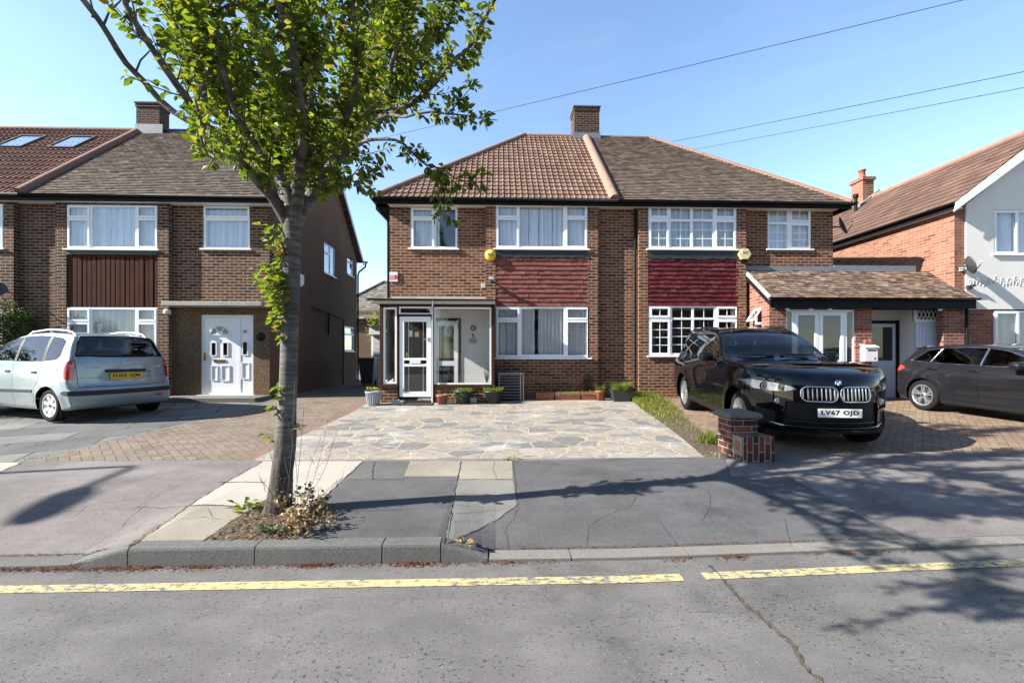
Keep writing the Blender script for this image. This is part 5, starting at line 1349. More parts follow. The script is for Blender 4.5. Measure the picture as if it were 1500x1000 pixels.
# ------------------------------------------------------------------ cars (local frame: x forward, y left, z up, origin on the ground under the rear axle)
def catmull(pts, step, closed=True):
    n = len(pts); out = []
    for i in range(n):
        p0, p1, p2, p3 = [Vector(pts[(i+k-1) % n]) for k in range(4)]
        m = max(1, int(round((p2-p1).length/step)))
        # centripetal style tangents keep corners tight
        d1 = max((p1-p0).length, 1e-4); d2 = max((p2-p1).length, 1e-4); d3 = max((p3-p2).length, 1e-4)
        t1 = ((p1-p0)/d1*d2/(d1+d2)+(p2-p1)/d2*d1/(d1+d2))*d2
        t2 = ((p2-p1)/d2*d3/(d2+d3)+(p3-p2)/d3*d2/(d2+d3))*d2
        for k in range(m):
            t = k/m; a = t*t; b = a*t
            out.append(p1*(2*b-3*a+1)+t1*(b-2*a+t)+p2*(-2*b+3*a)+t2*(b-a))
    return out
class Car:
    def __init__(s, name, loc, rz, label, prof, Wf, cf, cr, paint, rfil=.07, spine=.62, cat='car', wb=2.6, sweep=None):
        s.root = empty(name, loc, label, cat, rz=rz)
        f_ = (loc[0]+wb*math.cos(rz), loc[1]+wb*math.sin(rz))       # sits on the sloping drive
        s.root.rotation_euler = (0, math.atan2(loc[2]-gz(*f_), wb), rz)
        s.paint = paint
        P = catmull(prof, .05); n = len(P); xs = [p.x for p in P]; x0, x1 = min(xs), max(xs)
        s.x0, s.x1 = x0, x1
        qs = [0, .22, .44, .62, .76, .87, .95, 1]
        bm = bmesh.new(); rings = []
        for i, p in enumerate(P):
            t = (P[(i+1) % n]-P[i-1]).normalized(); nx, nz = t.y, -t.x
            c = lerp(.004, .028, max(0, min(1, (nz+.7)/.5)))+cf*max(0, nx)**2+cr*max(0, -nx)**2
            rf = rfil
            pin = (p.x-nx*(c+rf), p.y-nz*(c+rf))
            Wp = Wf(*pin); ring = []
            for q in qs:
                d = c*(.5*q*q+.5*q**4); ring.append((p.x-nx*d, q*(Wp-rf), p.y-nz*d))
            for k in range(1, 6):
                a = math.pi/2*k/5; d = c+rf*(1-math.cos(a)); ring.append((p.x-nx*d, Wp-rf+rf*math.sin(a), p.y-nz*d))
            sx = min(max(pin[0], x0+.5), x1-.62)
            for k in range(1, 13):
                f = k/12; x, z = lerp(pin[0], sx, f), lerp(pin[1], spine, f)
                ring.append((x, Wf(x, z), z))
            rings.append(ring)
        m = len(rings[0])
        for sg in (1, -1):
            vs = [[bm.verts.new((x, sg*y, z)) for x, y, z in r_] for r_ in rings]
            for i in range(n):
                for k in range(m-1):
                    q = [vs[i][k], vs[(i+1) % n][k], vs[(i+1) % n][k+1], vs[i][k+1]]
                    try: bm.faces.new(q if sg > 0 else q[::-1])
                    except ValueError: pass
        bmesh.ops.remove_doubles(bm, verts=bm.verts, dist=.002)
        if sweep:       # plan view of the nose: swept back towards its corners
            S_, xa, xb, wy = sweep
            for v in bm.verts:
                t = max(0, min(1, (v.co.x-xa)/(xb-xa))); g = t*t*(3-2*t); v.co.x -= S_*g*min(1.1, abs(v.co.y)/wy)**2.4
        bmesh.ops.dissolve_degenerate(bm, edges=bm.edges, dist=.0005)
        bmesh.ops.recalc_face_normals(bm, faces=bm.faces)
        bm.normal_update(); s.bm = bm; s.bvh = BVHTree.FromBMesh(bm); s.tags = 0; s.parts = []
    def side(s, x, z, sg):
        h = s.bvh.ray_cast(Vector((x, sg*3, z)), Vector((0, -sg, 0))); return h[0] if h[0] else Vector((x, sg*.8, z))
    def front(s, y, z):
        h = s.bvh.ray_cast(Vector((s.x1+2, y, z)), Vector((-1, 0, 0))); return h[0] if h[0] else Vector((s.x1, y, z))
    def rear(s, y, z):
        h = s.bvh.ray_cast(Vector((s.x0-2, y, z)), Vector((1, 0, 0))); return h[0] if h[0] else Vector((s.x0, y, z))
    def top(s, x, y):
        h = s.bvh.ray_cast(Vector((x, y, 4)), Vector((0, 0, -1))); return h[0]
    def cut(s, poly, view, flt=None, margin=.2):
        s.tags += 1; t = s.tags
        if view in ('L', 'R'):
            sg = 1 if view == 'L' else -1; ax = (0, 2); base = lambda f, c: c.y*sg > .3 and f.normal.y*sg > .12
        elif view == 'F': ax = (1, 2); base = lambda f, c: f.normal.x > .05
        elif view == 'B': ax = (1, 2); base = lambda f, c: f.normal.x < -.05
        else: ax = (0, 1); base = lambda f, c: f.normal.z > .1
        fl = (lambda f, c: base(f, c) and flt(f, c)) if flt else base
        cut_poly(s.bm, poly, ax, fl, t, margin); return t
    def arch(s, xa, rw, ra):
        pts = [(xa+ra*math.cos(math.pi*k/16), rw+ra*math.sin(math.pi*k/16)) for k in range(17)]+[(xa-ra*.98, .05), (xa+ra*.98, .05)]
        tags = []
        for sg in (1, -1):
            s.tags += 1; cut_poly(s.bm, pts, (0, 2), lambda f, c: c.y*sg > .42, s.tags, .2); tags.append(s.tags)
        bmesh.ops.delete(s.bm, geom=[f for f in s.bm.faces if f.material_index in tags], context='FACES')
    def finish(s, groups):
        """groups: list of (name, material, [tags], parent key, push, label)"""
        used = set()
        for g in groups: used |= set(g[2])
        s.bm.normal_update()
        b = split_bm(s.bm, [t for t in range(s.tags+1) if t not in used])
        s.body = bm_obj('body', b, s.paint, s.root); b.free(); made = {'body': s.body}
        for nm, mat, tags, par, push, lab in groups:
            b = split_bm(s.bm, tags)
            if not b.faces: b.free(); continue
            b.normal_update()
            if push:
                for v in b.verts: v.co += v.normal*push
            o = bm_obj(nm.split('#')[0], b, mat, made.get(par, s.root)); made[nm] = o; b.free()
            if lab: o['label'] = lab
        s.bm.free(); s.made = made
    def wheel(s, x, y, rw, wd, rr_, style):
        sg = 1 if y > 0 else -1; c = (x, y, rw)
        mb = MB(); h = wd/2
        mb.lathe([(rr_, -h*.9), (rr_+.02, -h), (rw-.035, -h), (rw-.008, -h*.82), (rw, -h*.5), (rw, h*.5), (rw-.008, h*.82), (rw-.035, h), (rr_+.02, h), (rr_, h*.9)], (x, y, rw), 36, 'y')
        t = mb.build('wheel', M['tyre'], s.root, local=True)
        mb = MB(); o = y+sg*h*.78
        mb.lathe([(rr_+.004, sg*h*.95), (rr_-.012, sg*h*.98), (rr_-.022, sg*h*.86), (rr_-.03, sg*h*.2), (rr_-.03, -sg*h*.5)] , c, 36, 'y')
        n, w_in, w_out, twin, mat = style
        for k in range(n):
            a = 2*math.pi*k/n+.3
            for off in ([-twin, twin] if twin else [0]):
                ca, sa_ = math.cos(a), math.sin(a)
                def q(r_, tt, dep): 
                    aa = a+off*(r_/rr_); tx, tz = -math.sin(aa), math.cos(aa)
                    return (x+r_*math.cos(aa)+tx*tt, o+sg*dep, rw+r_*math.sin(aa)+tz*tt)
                R0, R1 = .045, rr_-.012
                v = [q(R0,-w_in,0),q(R0,w_in,0),q(R1,w_out,.012),q(R1,-w_out,.012),q(R0,-w_in*1.3,-.04),q(R0,w_in*1.3,-.04),q(R1,w_out*1.3,-.04),q(R1,-w_out*1.3,-.04)]
                mb.mesh(v, [(0,1,2,3),(4,7,6,5),(0,4,5,1),(1,5,6,2),(2,6,7,3),(3,7,4,0)])
        mb.lathe([(0, sg*.010), (.045, sg*.008), (.06, -sg*.004), (.065, -sg*.04)], (x, o, rw), 20, 'y')
        r_ = mb.build('rim', M[mat], t, local=True, bevel=0)
        mb = MB(); mb.lathe([(0, sg*.013), (.026, sg*.0125), (.028, sg*.009)], (x, o, rw), 16, 'y'); mb.build('hub_cap', M['trim'], t, local=True)
        mb = MB(); mb.lathe([(0, -sg*h*.1), (rr_-.03, -sg*h*.1)], c, 24, 'y'); mb.lathe([(.03, sg*h*.25), (.155, sg*h*.25), (.16, sg*h*.1)], c, 24, 'y')  # wide dark disc stands in for shade behind the spokes, then the brake
        mb.build('brake_disc_shade', M['trim_grey'], t, local=True)
    def well(s, xa, rw, ra, yo, yi):
        mb = MB()
        for sg in (1, -1):
            n = 20; vs = []; fs = []
            for k in range(n+1):
                a = -.25+(math.pi+.5)*k/n
                for yy in (yo, yi): vs.append((xa+ra*math.cos(a), sg*yy, rw+ra*math.sin(a)))
            for k in range(n): fs.append((2*k, 2*k+1, 2*k+3, 2*k+2))
            vs2 = len(vs); vs.append((xa, sg*yi, rw)); fs += [(vs2, 2*k+1, 2*k+3) for k in range(n)]
            mb.mesh(vs, fs)
        return mb.build('wheel_well', M['trim'], s.root, local=True)
    def outline(s, poly, sg, rad, mat, name='window_trim', step=.06, closed=True, lift=.004):
        pts = []
        n = len(poly)
        for i in range(n if closed else n-1):
            a, b = Vector(poly[i]), Vector(poly[(i+1) % n]); k = max(1, int((b-a).length/step))
            pts += [a.lerp(b, j/k) for j in range(k)]
        if closed: pts.append(Vector(poly[0]))
        else: pts.append(Vector(poly[-1]))
        mb = MB(); mb.tube([s.side(p.x, p.y, sg)+Vector((0, sg*lift, 0)) for p in pts], rad, 6)
        return mb.build(name, mat, s.root, local=True)
    def strip(s, pts2, w, view):  # thin dark seam polygon along a polyline in the side or end view
        out = []; back = []
        for i, p in enumerate(pts2):
            a = Vector(pts2[max(0, i-1)]); b = Vector(pts2[min(len(pts2)-1, i+1)]); d = (b-a).normalized(); nn = Vector((-d.y, d.x))*w/2
            out.append(tuple(Vector(p)+nn)); back.append(tuple(Vector(p)-nn))
        return s.cut(out+back[::-1], view)
def blob(mb, c, r, e=2.6, n=14, M_=None):
    """rounded box (superellipsoid)"""
    sp = lambda t, p: math.copysign(abs(t)**p, t)
    vs = []; fs = []; m = n//2+1; q = 2/e
    for i in range(m):
        a = -math.pi/2+math.pi*i/(m-1)
        for k in range(n):
            b = 2*math.pi*k/n
            v = Vector((r[0]*sp(math.cos(a), q)*sp(math.cos(b), q), r[1]*sp(math.cos(a), q)*sp(math.sin(b), q), r[2]*sp(math.sin(a), q)))
            if M_: v = M_ @ v
            vs.append(v+Vector(c))
    for i in range(m-1):
        for k in range(n): fs.append((i*n+k, i*n+(k+1) % n, (i+1)*n+(k+1) % n, (i+1)*n+k))
    s = mb.smooth; mb.smooth = True; mb.mesh(vs, fs); mb.smooth = s
def interior(car, xs, zf, zseat, w, mat='seat', dash=None, wheel_y=-.37):
    mb = MB(); mb.box((xs[-1]-.45, -w+.06, zf-.1), (dash+.25 if dash else xs[0]+1.2, w-.06, zf)); mb.build('cabin_floor', M['trim'], car.root, local=True)
    for i, x in enumerate(xs):
        for y in ((-.37, .37) if i == 0 else (-.40, 0, .40)):
            mb = MB(); blob(mb, (x, y, zseat), (.26, .23, .10)); tilt = Matrix.Rotation(R(-14), 3, 'Y')
            blob(mb, (x-.30, y, zseat+.30), (.08, .22, .34), M_=tilt)
            st = mb.build('seat', M[mat], car.root, local=True)
            mb = MB(); blob(mb, (x-.42, y, zseat+.74), (.05, .13, .095)); mb.build('headrest', M[mat], st, local=True)
    if dash:
        mb = MB(); blob(mb, (dash, 0, zseat+.33), (.30, w-.12, .12), 4); mb.build('dashboard', M['trim_grey'], car.root, local=True)
        mb = MB(); c = Vector((dash-.36, wheel_y, zseat+.36)); mb.tube([c+Vector((-.06*math.sin(a)*1.2, .185*math.cos(a), .185*math.sin(a))) for a in [2*math.pi*k/20 for k in range(21)]], .014, 6, cap=False)
        mb.build('steering_wheel', M['trim'], car.root, local=True)
def facing_sign(car, c, nx, up, w, h, txt, mat_bg, name='number_plate', size=.085, rot=None, sgn=1, ink='ink', spacing=1.0):
    """plate on an end of the car; sgn 1 front, -1 rear"""
    x, y, z = c
    mb = MB(); mb.box((x-.006, y-w/2, z-h/2), (x+.006, y+w/2, z+h/2)); p = mb.build(name, mat_bg, car.root, local=True, bevel=.003)
    # text in XY plane -> facing +x (front) or -x (rear)
    Rm = Matrix(((0, 0, 1, 0), (1, 0, 0, 0), (0, 1, 0, 0), (0, 0, 0, 1))) if sgn > 0 else Matrix(((0, 0, -1, 0), (-1, 0, 0, 0), (0, 1, 0, 0), (0, 0, 0, 1)))
    me = text_mesh(txt, .1, Matrix.Identity(4), .0008, .0042, spacing=1.12)
    xs_ = [v.co.x for v in me.vertices]; ys_ = [v.co.y for v in me.vertices]
    me.transform(Matrix.Translation((x+sgn*.0065, y, z)) @ Rm @ Matrix.Diagonal((w*.86/(max(xs_)-min(xs_)), h*.70/(max(ys_)-min(ys_)), 1, 1)) @ Matrix.Translation((-(max(xs_)+min(xs_))/2, -(max(ys_)+min(ys_))/2, 0)))
    link_mesh('lettering', me, M[ink], p, local=True)
    return p
# ================================================================== black SUV
bw = lambda tab, w: (lambda z: interp(tab, z)*w)
def W_suv(x, z):
    w = interp([(.15,.92),(.3,.96),(.5,.98),(.75,.995),(.90,.99),(1.0,.975),(1.07,.945),(1.13,.90),(1.18,.865),(1.3,.815),(1.5,.735),(1.62,.68),(1.75,.61)], z)*.965
    if x > 2.7: w *= 1-.10*min(1.3, (x-2.7)/1.1)**2.0
    if x < -.35: w *= 1-.07*((-.35-x)/.7)**2
    for xa in (0, 2.933):
        d = math.hypot(x-xa, z-.37); w += .022*math.exp(-((d-.44)/.07)**2) if z < 1.0 else 0
    return w
ang = math.atan2(-.989, -.15)
bx, by = gnd(1010, 599.0)
# rear axle centre from the near rear wheel
fw = Vector((math.cos(ang), math.sin(ang))); lf = Vector((-fw.y, fw.x))       # car's left
bc = Vector((bx, by))+lf*.80
suv = Car('parked_car', (bc.x, bc.y, gz(bc.x, bc.y)), ang, 'glossy black SUV facing the street on the right hand brick drive', [
 (3.70,.25),(3.775,.36),(3.80,.50),(3.80,.66),(3.785,.80),(3.77,.92),(3.72,1.0),(3.56,1.07),(3.2,1.13),(2.75,1.165),(2.36,1.185),(2.22,1.205),(1.85,1.435),(1.5,1.62),(1.28,1.695),(1.0,1.73),(.6,1.75),(.1,1.742),(-.4,1.712),(-.78,1.672),(-.86,1.62),(-.94,1.42),(-1.0,1.22),(-1.03,1.08),(-1.065,.9),(-1.075,.70),(-1.07,.5),(-1.0,.33),(-.9,.27),(0,.25),(1.5,.235),(3.0,.23),(3.55,.23)],
 W_suv, .10, .12, M['paint_black'], .085, .66, wb=2.933, sweep=(.40, 3.06, 3.82, .88))
for xa in (0, 2.933): suv.arch(xa, .37, .425)
G_ = []
for v, sg in (('L', 1), ('R', -1)):
    wf = suv.cut([(1.98,1.165),(1.68,1.365),(1.36,1.525),(1.12,1.585),(.93,1.60),(.90,1.175)], v)
    wr_ = suv.cut([(.82,1.178),(.85,1.60),(.35,1.602),(-.05,1.585),(-.07,1.20)], v)
    wq = suv.cut([(-.14,1.205),(-.12,1.58),(-.45,1.52),(-.74,1.385),(-.62,1.235)], v)
    s1 = suv.strip([(1.93,1.13),(1.98,.95),(1.97,.6),(1.90,.40)], .009, v); s2 = suv.strip([(.86,1.15),(.87,.9),(.85,.40)], .009, v); s3 = suv.strip([(-.10,1.17),(-.16,1.0),(.05,.84)], .009, v)
    s4 = suv.strip([(1.90,.40),(.85,.40),(.45,.40)], .009, v)
    G_ += [('side_window', M['carglass'], [wf], None, -.004, None), ('side_window', M['privacy'], [wr_], None, -.004, None), ('side_window', M['privacy'], [wq], None, -.004, None), ('door_seam', M['trim'], [s1, s2, s3, s4], 'body', -.006, None)]
    sill = suv.cut([(-.45,.30),(.4,.36),(2.5,.36),(2.5,.2),(-.45,.2)], v); G_.append(('sill_trim', M['trim'], [sill], 'body', 0, None))
ws = suv.cut([(-.70,1.225),(.70,1.225),(.67,1.29),(.555,1.655),(-.555,1.655),(-.67,1.29)], 'F', lambda f, c: 1.1 < c.x < 2.5)
hl = []
for sg in (1, -1):
    poly = [(.455,.815),(.47,.845),(.60,.885),(.76,.915),(.90,.935),(.955,.915),(.93,.845),(.86,.80),(.72,.785),(.58,.79)]
    poly = [(sg*a, b) for a, b in poly]; poly = poly if sg > 0 else poly[::-1]
    hl.append(suv.cut(poly, 'F', lambda f, c: c.x > 2.75))
low = suv.cut([(-.60,.30),(.60,.30),(.56,.66),(-.56,.66)], 'F', lambda f, c: c.x > 3.0)
ints = [suv.cut([(sg*a, b) for a, b in ([(.64,.31),(.86,.33),(.90,.56),(.66,.52)] if sg > 0 else [(.64,.31),(.66,.52),(.90,.56),(.86,.33)])], 'F', lambda f, c: c.x > 3.0) for sg in (1, -1)]
hs = [suv.strip([(3.62,sg*.62),(3.2,sg*.74),(2.4,sg*.80)], .008, 'T') for sg in (1, -1)]
rg = suv.cut([(-.62,1.25),(.62,1.25),(.52,1.58),(-.52,1.58)], 'B', lambda f, c: c.x < -.7)
G_ += [('windscreen', M['carglass'], [ws], None, -.004, None), ('rear_window', M['privacy'], [rg], None, -.004, None), ('lower_grille', M['trim'], [low], 'body', -.03, None), ('air_intake', M['trim'], [ints[0]], 'body', -.025, None), ('air_intake', M['trim'], [ints[1]], 'body', -.025, None), ('bonnet_seam', M['trim'], hs, 'body', -.005, None),
  ('headlight#a', M['lens'], [hl[0]], None, .003, None), ('headlight#b', M['lens'], [hl[1]], None, .003, None)]
copies = [split_bm(suv.bm, [h]) for h in hl]
suv.finish(G_)
m_refl = plain('headlight_reflector', (.58, .62, .68), .2, metal=.7, var=.5, scale=26)
for b, k, sg in zip(copies, ('headlight#a', 'headlight#b'), (1, -1)):
    b.normal_update()
    for v in b.verts: v.co -= v.normal*.035
    bm_obj('reflector', b, m_refl, suv.made[k]); b.free()
    mb = MB()
    for y in (.585, .735):
        p = suv.front(sg*y, .842); n = 14
        mb.lathe([(.046, .004), (.052, .012), (.046, .02), (.036, .0)], (p.x-.035, p.y, p.z), 18, 'x')
    mb.build('lamp_ring', M['chrome'], suv.made[k], local=True)
    mb = MB()
    for y, rr_ in ((.56, .075), (.735, .068)):
        p = suv.front(sg*y, .842); mb.lathe([(rr_, -.006), (rr_*.8, -.001), (0, .0)], (p.x-.036, p.y, p.z), 18, 'x')
    mb.build('lamp_bezel', M['trim'], suv.made[k], local=True)
    mb = MB()
    for y in (.585, .735):
        p = suv.front(sg*y, .842); mb.lathe([(.036, .0), (.03, .010), (.015, .016), (0, .018)], (p.x-.036, p.y, p.z), 18, 'x')
    mb.build('projector', M['carglass'], suv.made[k], local=True)
def rrect(y0, y1, z0, z1, r, n=5, squeeze=0):
    P_ = []
    for cx, cz, a0 in ((y1-r, z1-r, 0), (y0+r, z1-r, 90), (y0+r, z0+r, 180), (y1-r, z0+r, 270)):
        for k in range(n+1):
            a = R(a0+90*k/n); P_.append((cx+r*math.cos(a), cz+r*math.sin(a)))
    return P_
for sg in (1, -1):
    poly = [(sg*a, b) for a, b in rrect(.020, .415, .675, .865, .075)]
    pts = [suv.front(a, b)+Vector((.008, 0, 0)) for a, b in poly]
    mb = MB(); mb.tube(pts+[pts[0]], .010, 8, cap=False); gf = mb.build('kidney_grille', M['chrome'], suv.root, local=True)
    mb = MB(); c = suv.front(sg*.22, .77)+Vector((.004, 0, 0)); 
    for a, b in zip(pts, pts[1:]+pts[:1]): mb.face([c, a+Vector((-.003,0,0)), b+Vector((-.003,0,0))])
    mb.build('grille_mesh', M['trim'], gf, local=True)
    mb = MB()
    for k in range(8):
        y = sg*(.055+.0485*k); e = .012 if 0 < k < 7 else .03
        z0, z1 = .685+e*.6, .855-e*.6
        rowp = [suv.front(y, lerp(z0, z1, j/6))+Vector((.012, 0, 0)) for j in range(7)]
        mb.tube(rowp, [.004, .008, .009, .0095, .009, .008, .004], 6)
    mb.build('grille_bars', M['alloy'], gf, local=True)
    p = suv.front(sg*.63, .655); mb = MB(); mb.lathe([(.044, -.002), (.048, .008), (.040, .012)], tuple(p), 20, 'x'); fg = mb.build('fog_lamp', M['chrome'], suv.root, local=True)
    mb = MB(); mb.lathe([(.040, .006), (.025, .010), (0, .011)], tuple(p), 20, 'x'); mb.box((p.x+.008, p.y-.036, p.z-.005), (p.x+.014, p.y+.036, p.z+.005)); mb.build('lamp_lens', M['alloy'], fg, local=True)
    mb = MB(); mb.tube([suv.front(sg*y, z)+Vector((.004, 0, 0)) for y, z in ((.50, .325), (.60, .335), (.70, .365))], [.006, .016, .004], 6); mb.build('bumper_glint_trim', M['alloy'], suv.root, local=True)  # pale trim fins, also standing in for light reflected off the bumper
    # mirrors, handles, roof rails
    mb = MB(); c = suv.side(1.80, 1.17, sg); blob(mb, (1.78, c.y+sg*.17, 1.20), (.085, .115, .085), 3); mr = mb.build('door_mirror', M['paint_black'], suv.root, local=True)
    mb = MB(); mb.tube([c+Vector((0, -sg*.03, -.02)), (1.79, c.y+sg*.10, 1.15)], .025, 6); mb.build('mirror_stalk', M['trim'], mr, local=True)
    for hx in (1.10, .12):
        p = suv.side(hx, 1.02, sg); mb = MB(); mb.tube([p+Vector((-.11, sg*.012, 0)), p+Vector((-.06, sg*.034, .002)), p+Vector((.06, sg*.034, .002)), p+Vector((.11, sg*.012, 0))], .013, 6); mb.build('door_handle', M['paint_black'], suv.root, local=True)
    mb = MB(); mb.tube([suv.top(x, sg*.60)+Vector((0, 0, h)) for x, h in ((1.15, .0), (1.05, .035), (.4, .04), (-.3, .04), (-.62, .03), (-.70, .0))], .018, 6); mb.build('roof_rail', M['trim'], suv.root, local=True)
    suv.outline([(2.0,1.16),(1.68,1.375),(1.36,1.535),(1.1,1.60),(.9,1.612),(.35,1.612),(-.1,1.592),(-.45,1.535),(-.76,1.39),(-.63,1.225),(.4,1.185)], sg, .007, M['trim'])
p = suv.front(0, .915); mb = MB(); mb.lathe([(.042, -.006), (.042, .006), (.033, .010), (.033, .0104)], tuple(p), 24, 'x'); em = mb.build('round_badge', M['chrome'], suv.root, local=True)
for q_, mt in (((0, 1), 'whiteplastic'), ((1, 2), 'badge'), ((2, 3), 'whiteplastic'), ((3, 4), 'badge')):
    if 'badge' not in M: M['badge'] = plain('badge_blue', (.03, .16, .5), .3)
    mb = MB(); a = [math.pi/2*(q_[0]+k/5) for k in range(6)]; mb.face([(p.x+.0108, p.y, p.z)]+[(p.x+.0108, p.y+.026*math.cos(t), p.z+.026*math.sin(t)) for t in a]); mb.build('badge_quarter', M[mt], em, local=True)
mb = MB(); mb.lathe([(.034, .0100), (.026, .0106), (.0, .0104)], tuple(p), 24, 'x'); mb.build('badge_ring', M['trim'], em, local=True)
pl = suv.front(0, .535); facing_sign(suv, (pl.x+.012, 0, .535), 1, 0, .52, .111, 'LV67 OJD', M['plate_white'], size=.078)
mb = MB(); mb.tube([suv.front(y, .40)+Vector((-.01, 0, 0)) for y in [k*.1 for k in range(-5, 6)]], .014, 6); mb.tube([suv.front(y, .33)+Vector((.0, 0, 0)) for y in [k*.1 for k in range(-6, 7)]], .016, 6); mb.build('intake_bar', M['paint_black'], suv.root, local=True)
for x in (0, 2.933):
    for sg in (1, -1): suv.wheel(x, sg*(.79 if x == 0 else .765), .37, .255, .25, (5, .022, .014, .20, 'alloy'))
    suv.well(x, .37, .42, .80, .60)
interior(suv, (1.05, .05), .48, .80, .86, 'seat_light', 1.85, .37)
mb = MB(); blob(mb, (1.62, 0, 1.53), (.015, .12, .035), 3); mb.build('rear_view_mirror', M['trim'], suv.root, local=True)
mb = MB()
for y0, y1 in ((.62, .05), (-.05, -.60)):
    a = suv.front(y0, 1.235); b = suv.front(y1, 1.245); mb.tube([a+Vector((.012, 0, .008)), b+Vector((.012, 0, .01))], .008, 5)
mb.build('wiper', M['trim'], suv.root, local=True)
# ================================================================== dark grey hatchback
def W_hatch(x, z):
    w = interp([(.12,.90),(.25,.955),(.45,.985),(.62,1.0),(.80,.995),(.88,.975),(.95,.925),(1.1,.85),(1.3,.735),(1.42,.64)], z)*.905
    if x > 2.5: w *= 1-.15*min(1.3, (x-2.5)/1.0)**2.2
    if x < -.1: w *= 1-.11*((-.1-x)/.68)**2
    for xa in (0, 2.636):
        d = math.hypot(x-xa, z-.325); w += .022*math.exp(-((d-.40)/.06)**2) if z < .85 else 0
    w -= .030*math.exp(-((z-.43-.05*(x-1.3)/1.3)/.10)**2)*interp([(.38,0),(.8,1),(1.8,1),(2.25,0)], x)-.010*math.exp(-((z-.80)/.035)**2)
    return w
hang = math.atan2(-1, .03)
hx_, hy_ = gnd(1356, 600.5)
fw = Vector((math.cos(hang), math.sin(hang))); lf = Vector((-fw.y, fw.x))
hc = Vector((hx_, hy_))+lf*.80
hat = Car('parked_car', (hc.x, hc.y, gz(hc.x, hc.y)), hang, 'dark grey hatchback with chrome window trim at the right edge of the brick drive', [
 (3.40,.20),(3.47,.32),(3.50,.48),(3.48,.62),(3.42,.72),(3.25,.80),(2.9,.88),(2.5,.94),(2.22,.98),(2.08,1.04),(1.7,1.24),(1.4,1.355),(1.1,1.405),(.7,1.43),(.3,1.42),(-.1,1.385),(-.36,1.345),(-.44,1.30),(-.58,1.15),(-.68,1.02),(-.73,.95),(-.765,.85),(-.785,.70),(-.785,.52),(-.75,.38),(-.66,.28),(-.5,.22),(0,.19),(1.3,.175),(2.6,.17),(3.2,.175)],
 W_hatch, .20, .11, M['paint_grey'], .06, .52)
for xa in (0, 2.636): hat.arch(xa, .325, .365)
G_ = []
dlo = [(2.02,1.0),(1.66,1.19),(1.38,1.295),(1.05,1.345),(.6,1.352),(.2,1.335),(-.08,1.285),(-.36,1.06),(.3,1.022),(1.2,1.0)]
for v, sg in (('L', 1), ('R', -1)):
    a = hat.cut([(1.95,1.005),(1.64,1.18),(1.36,1.283),(1.07,1.333),(1.06,1.005)], v)
    b = hat.cut([(1.00,1.008),(1.01,1.335),(.6,1.342),(.24,1.327),(.10,1.033)], v)
    c = hat.cut([(.05,1.038),(.17,1.318),(-.07,1.273),(-.30,1.062)], v)
    s1 = hat.strip([(1.05,.985),(1.07,.7),(1.04,.27)], .009, v); s2 = hat.strip([(2.12,.93),(2.10,.6),(2.0,.27)], .009, v); s3 = hat.strip([(.06,1.02),(.10,.86),(.33,.62),(.36,.27)], .008, v); s4 = hat.strip([(2.0,.27),(1.04,.27),(.36,.27)], .009, v)
    fl = hat.cut([(-.06,.80),(.06,.80),(.06,.90),(-.06,.90)] if False else [(-.07,.83),(.05,.83),(.05,.832),(-.07,.832)], v)
    st = hat.cut([(.36,.165),(.36,.255),(2.3,.255),(2.3,.165)], v)
    G_ += [('side_window', M['carglass'], [a], None, -.004, None), ('side_window', M['carglass'], [b], None, -.004, None), ('side_window', M['privacy'], [c], None, -.004, None), ('door_seam', M['trim'], [s1, s2, s3, s4, fl], 'body', -.006, None), ('sill_trim', M['trim'], [st], 'body', 0, None)]
    tl_ = hat.cut([(-.84,.80),(-.84,.94),(-.56,.945),(-.44,.90),(-.56,.82)], v); G_.append(('taillight', M['brightred'], [tl_], None, .003, None))
ws = hat.cut([(-.66,1.05),(.66,1.05),(.56,1.34),(-.56,1.34)], 'F', lambda f, c: 1.2 < c.x < 2.3)
rg = hat.cut([(-.55,1.06),(.55,1.06),(.48,1.29),(-.48,1.29)], 'B', lambda f, c: c.x < -.35)
hl = [hat.cut([(sg*a, b) for a, b in ([(.42,.60),(.80,.66),(.80,.74),(.45,.68)] if sg > 0 else [(.42,.60),(.45,.68),(.80,.74),(.80,.66)])], 'F', lambda f, c: c.x > 2.8) for sg in (1, -1)]
gr = hat.cut([(-.38,.30),(.38,.30),(.42,.55),(.34,.68),(-.34,.68),(-.42,.55)], 'F', lambda f, c: c.x > 3)
G_ += [('windscreen', M['carglass'], [ws], None, -.004, None), ('rear_window', M['privacy'], [rg], None, -.004, None), ('headlight', m_refl, [hl[0]], None, 0, None), ('headlight', m_refl, [hl[1]], None, 0, None), ('front_grille', M['trim'], [gr], None, -.02, None)]
hat.finish(G_)
for sg in (1, -1):
    hat.outline(dlo, sg, .010, M['chrome'], lift=.007)
    hat.outline([(.075,1.03),(.205,1.335)], sg, .010, M['chrome'], closed=False); hat.outline([(1.03,1.0),(1.04,1.345)], sg, .010, M['chrome'], closed=False)
    for hx in (.95+.02, .18):
        p = hat.side(hx, .905, sg); mb = MB(); mb.tube([p+Vector((-.10, sg*.010, .006)), p+Vector((-.06, sg*.03, .004)), p+Vector((.06, sg*.03, 0)), p+Vector((.10, sg*.010, 0))], .012, 6); mb.build('door_handle', M['paint_grey'], hat.root, local=True)
    mb = MB(); c = hat.side(1.72, .98, sg); blob(mb, (1.74, c.y+sg*.15, 1.03), (.10, .11, .075), 3); mr = mb.build('door_mirror', M['paint_grey'], hat.root, local=True)
    mb = MB(); mb.tube([c+Vector((0, -sg*.02, 0)), (1.74, c.y+sg*.08, 1.0)], .02, 6); mb.build('mirror_stalk', M['trim'], mr, local=True)
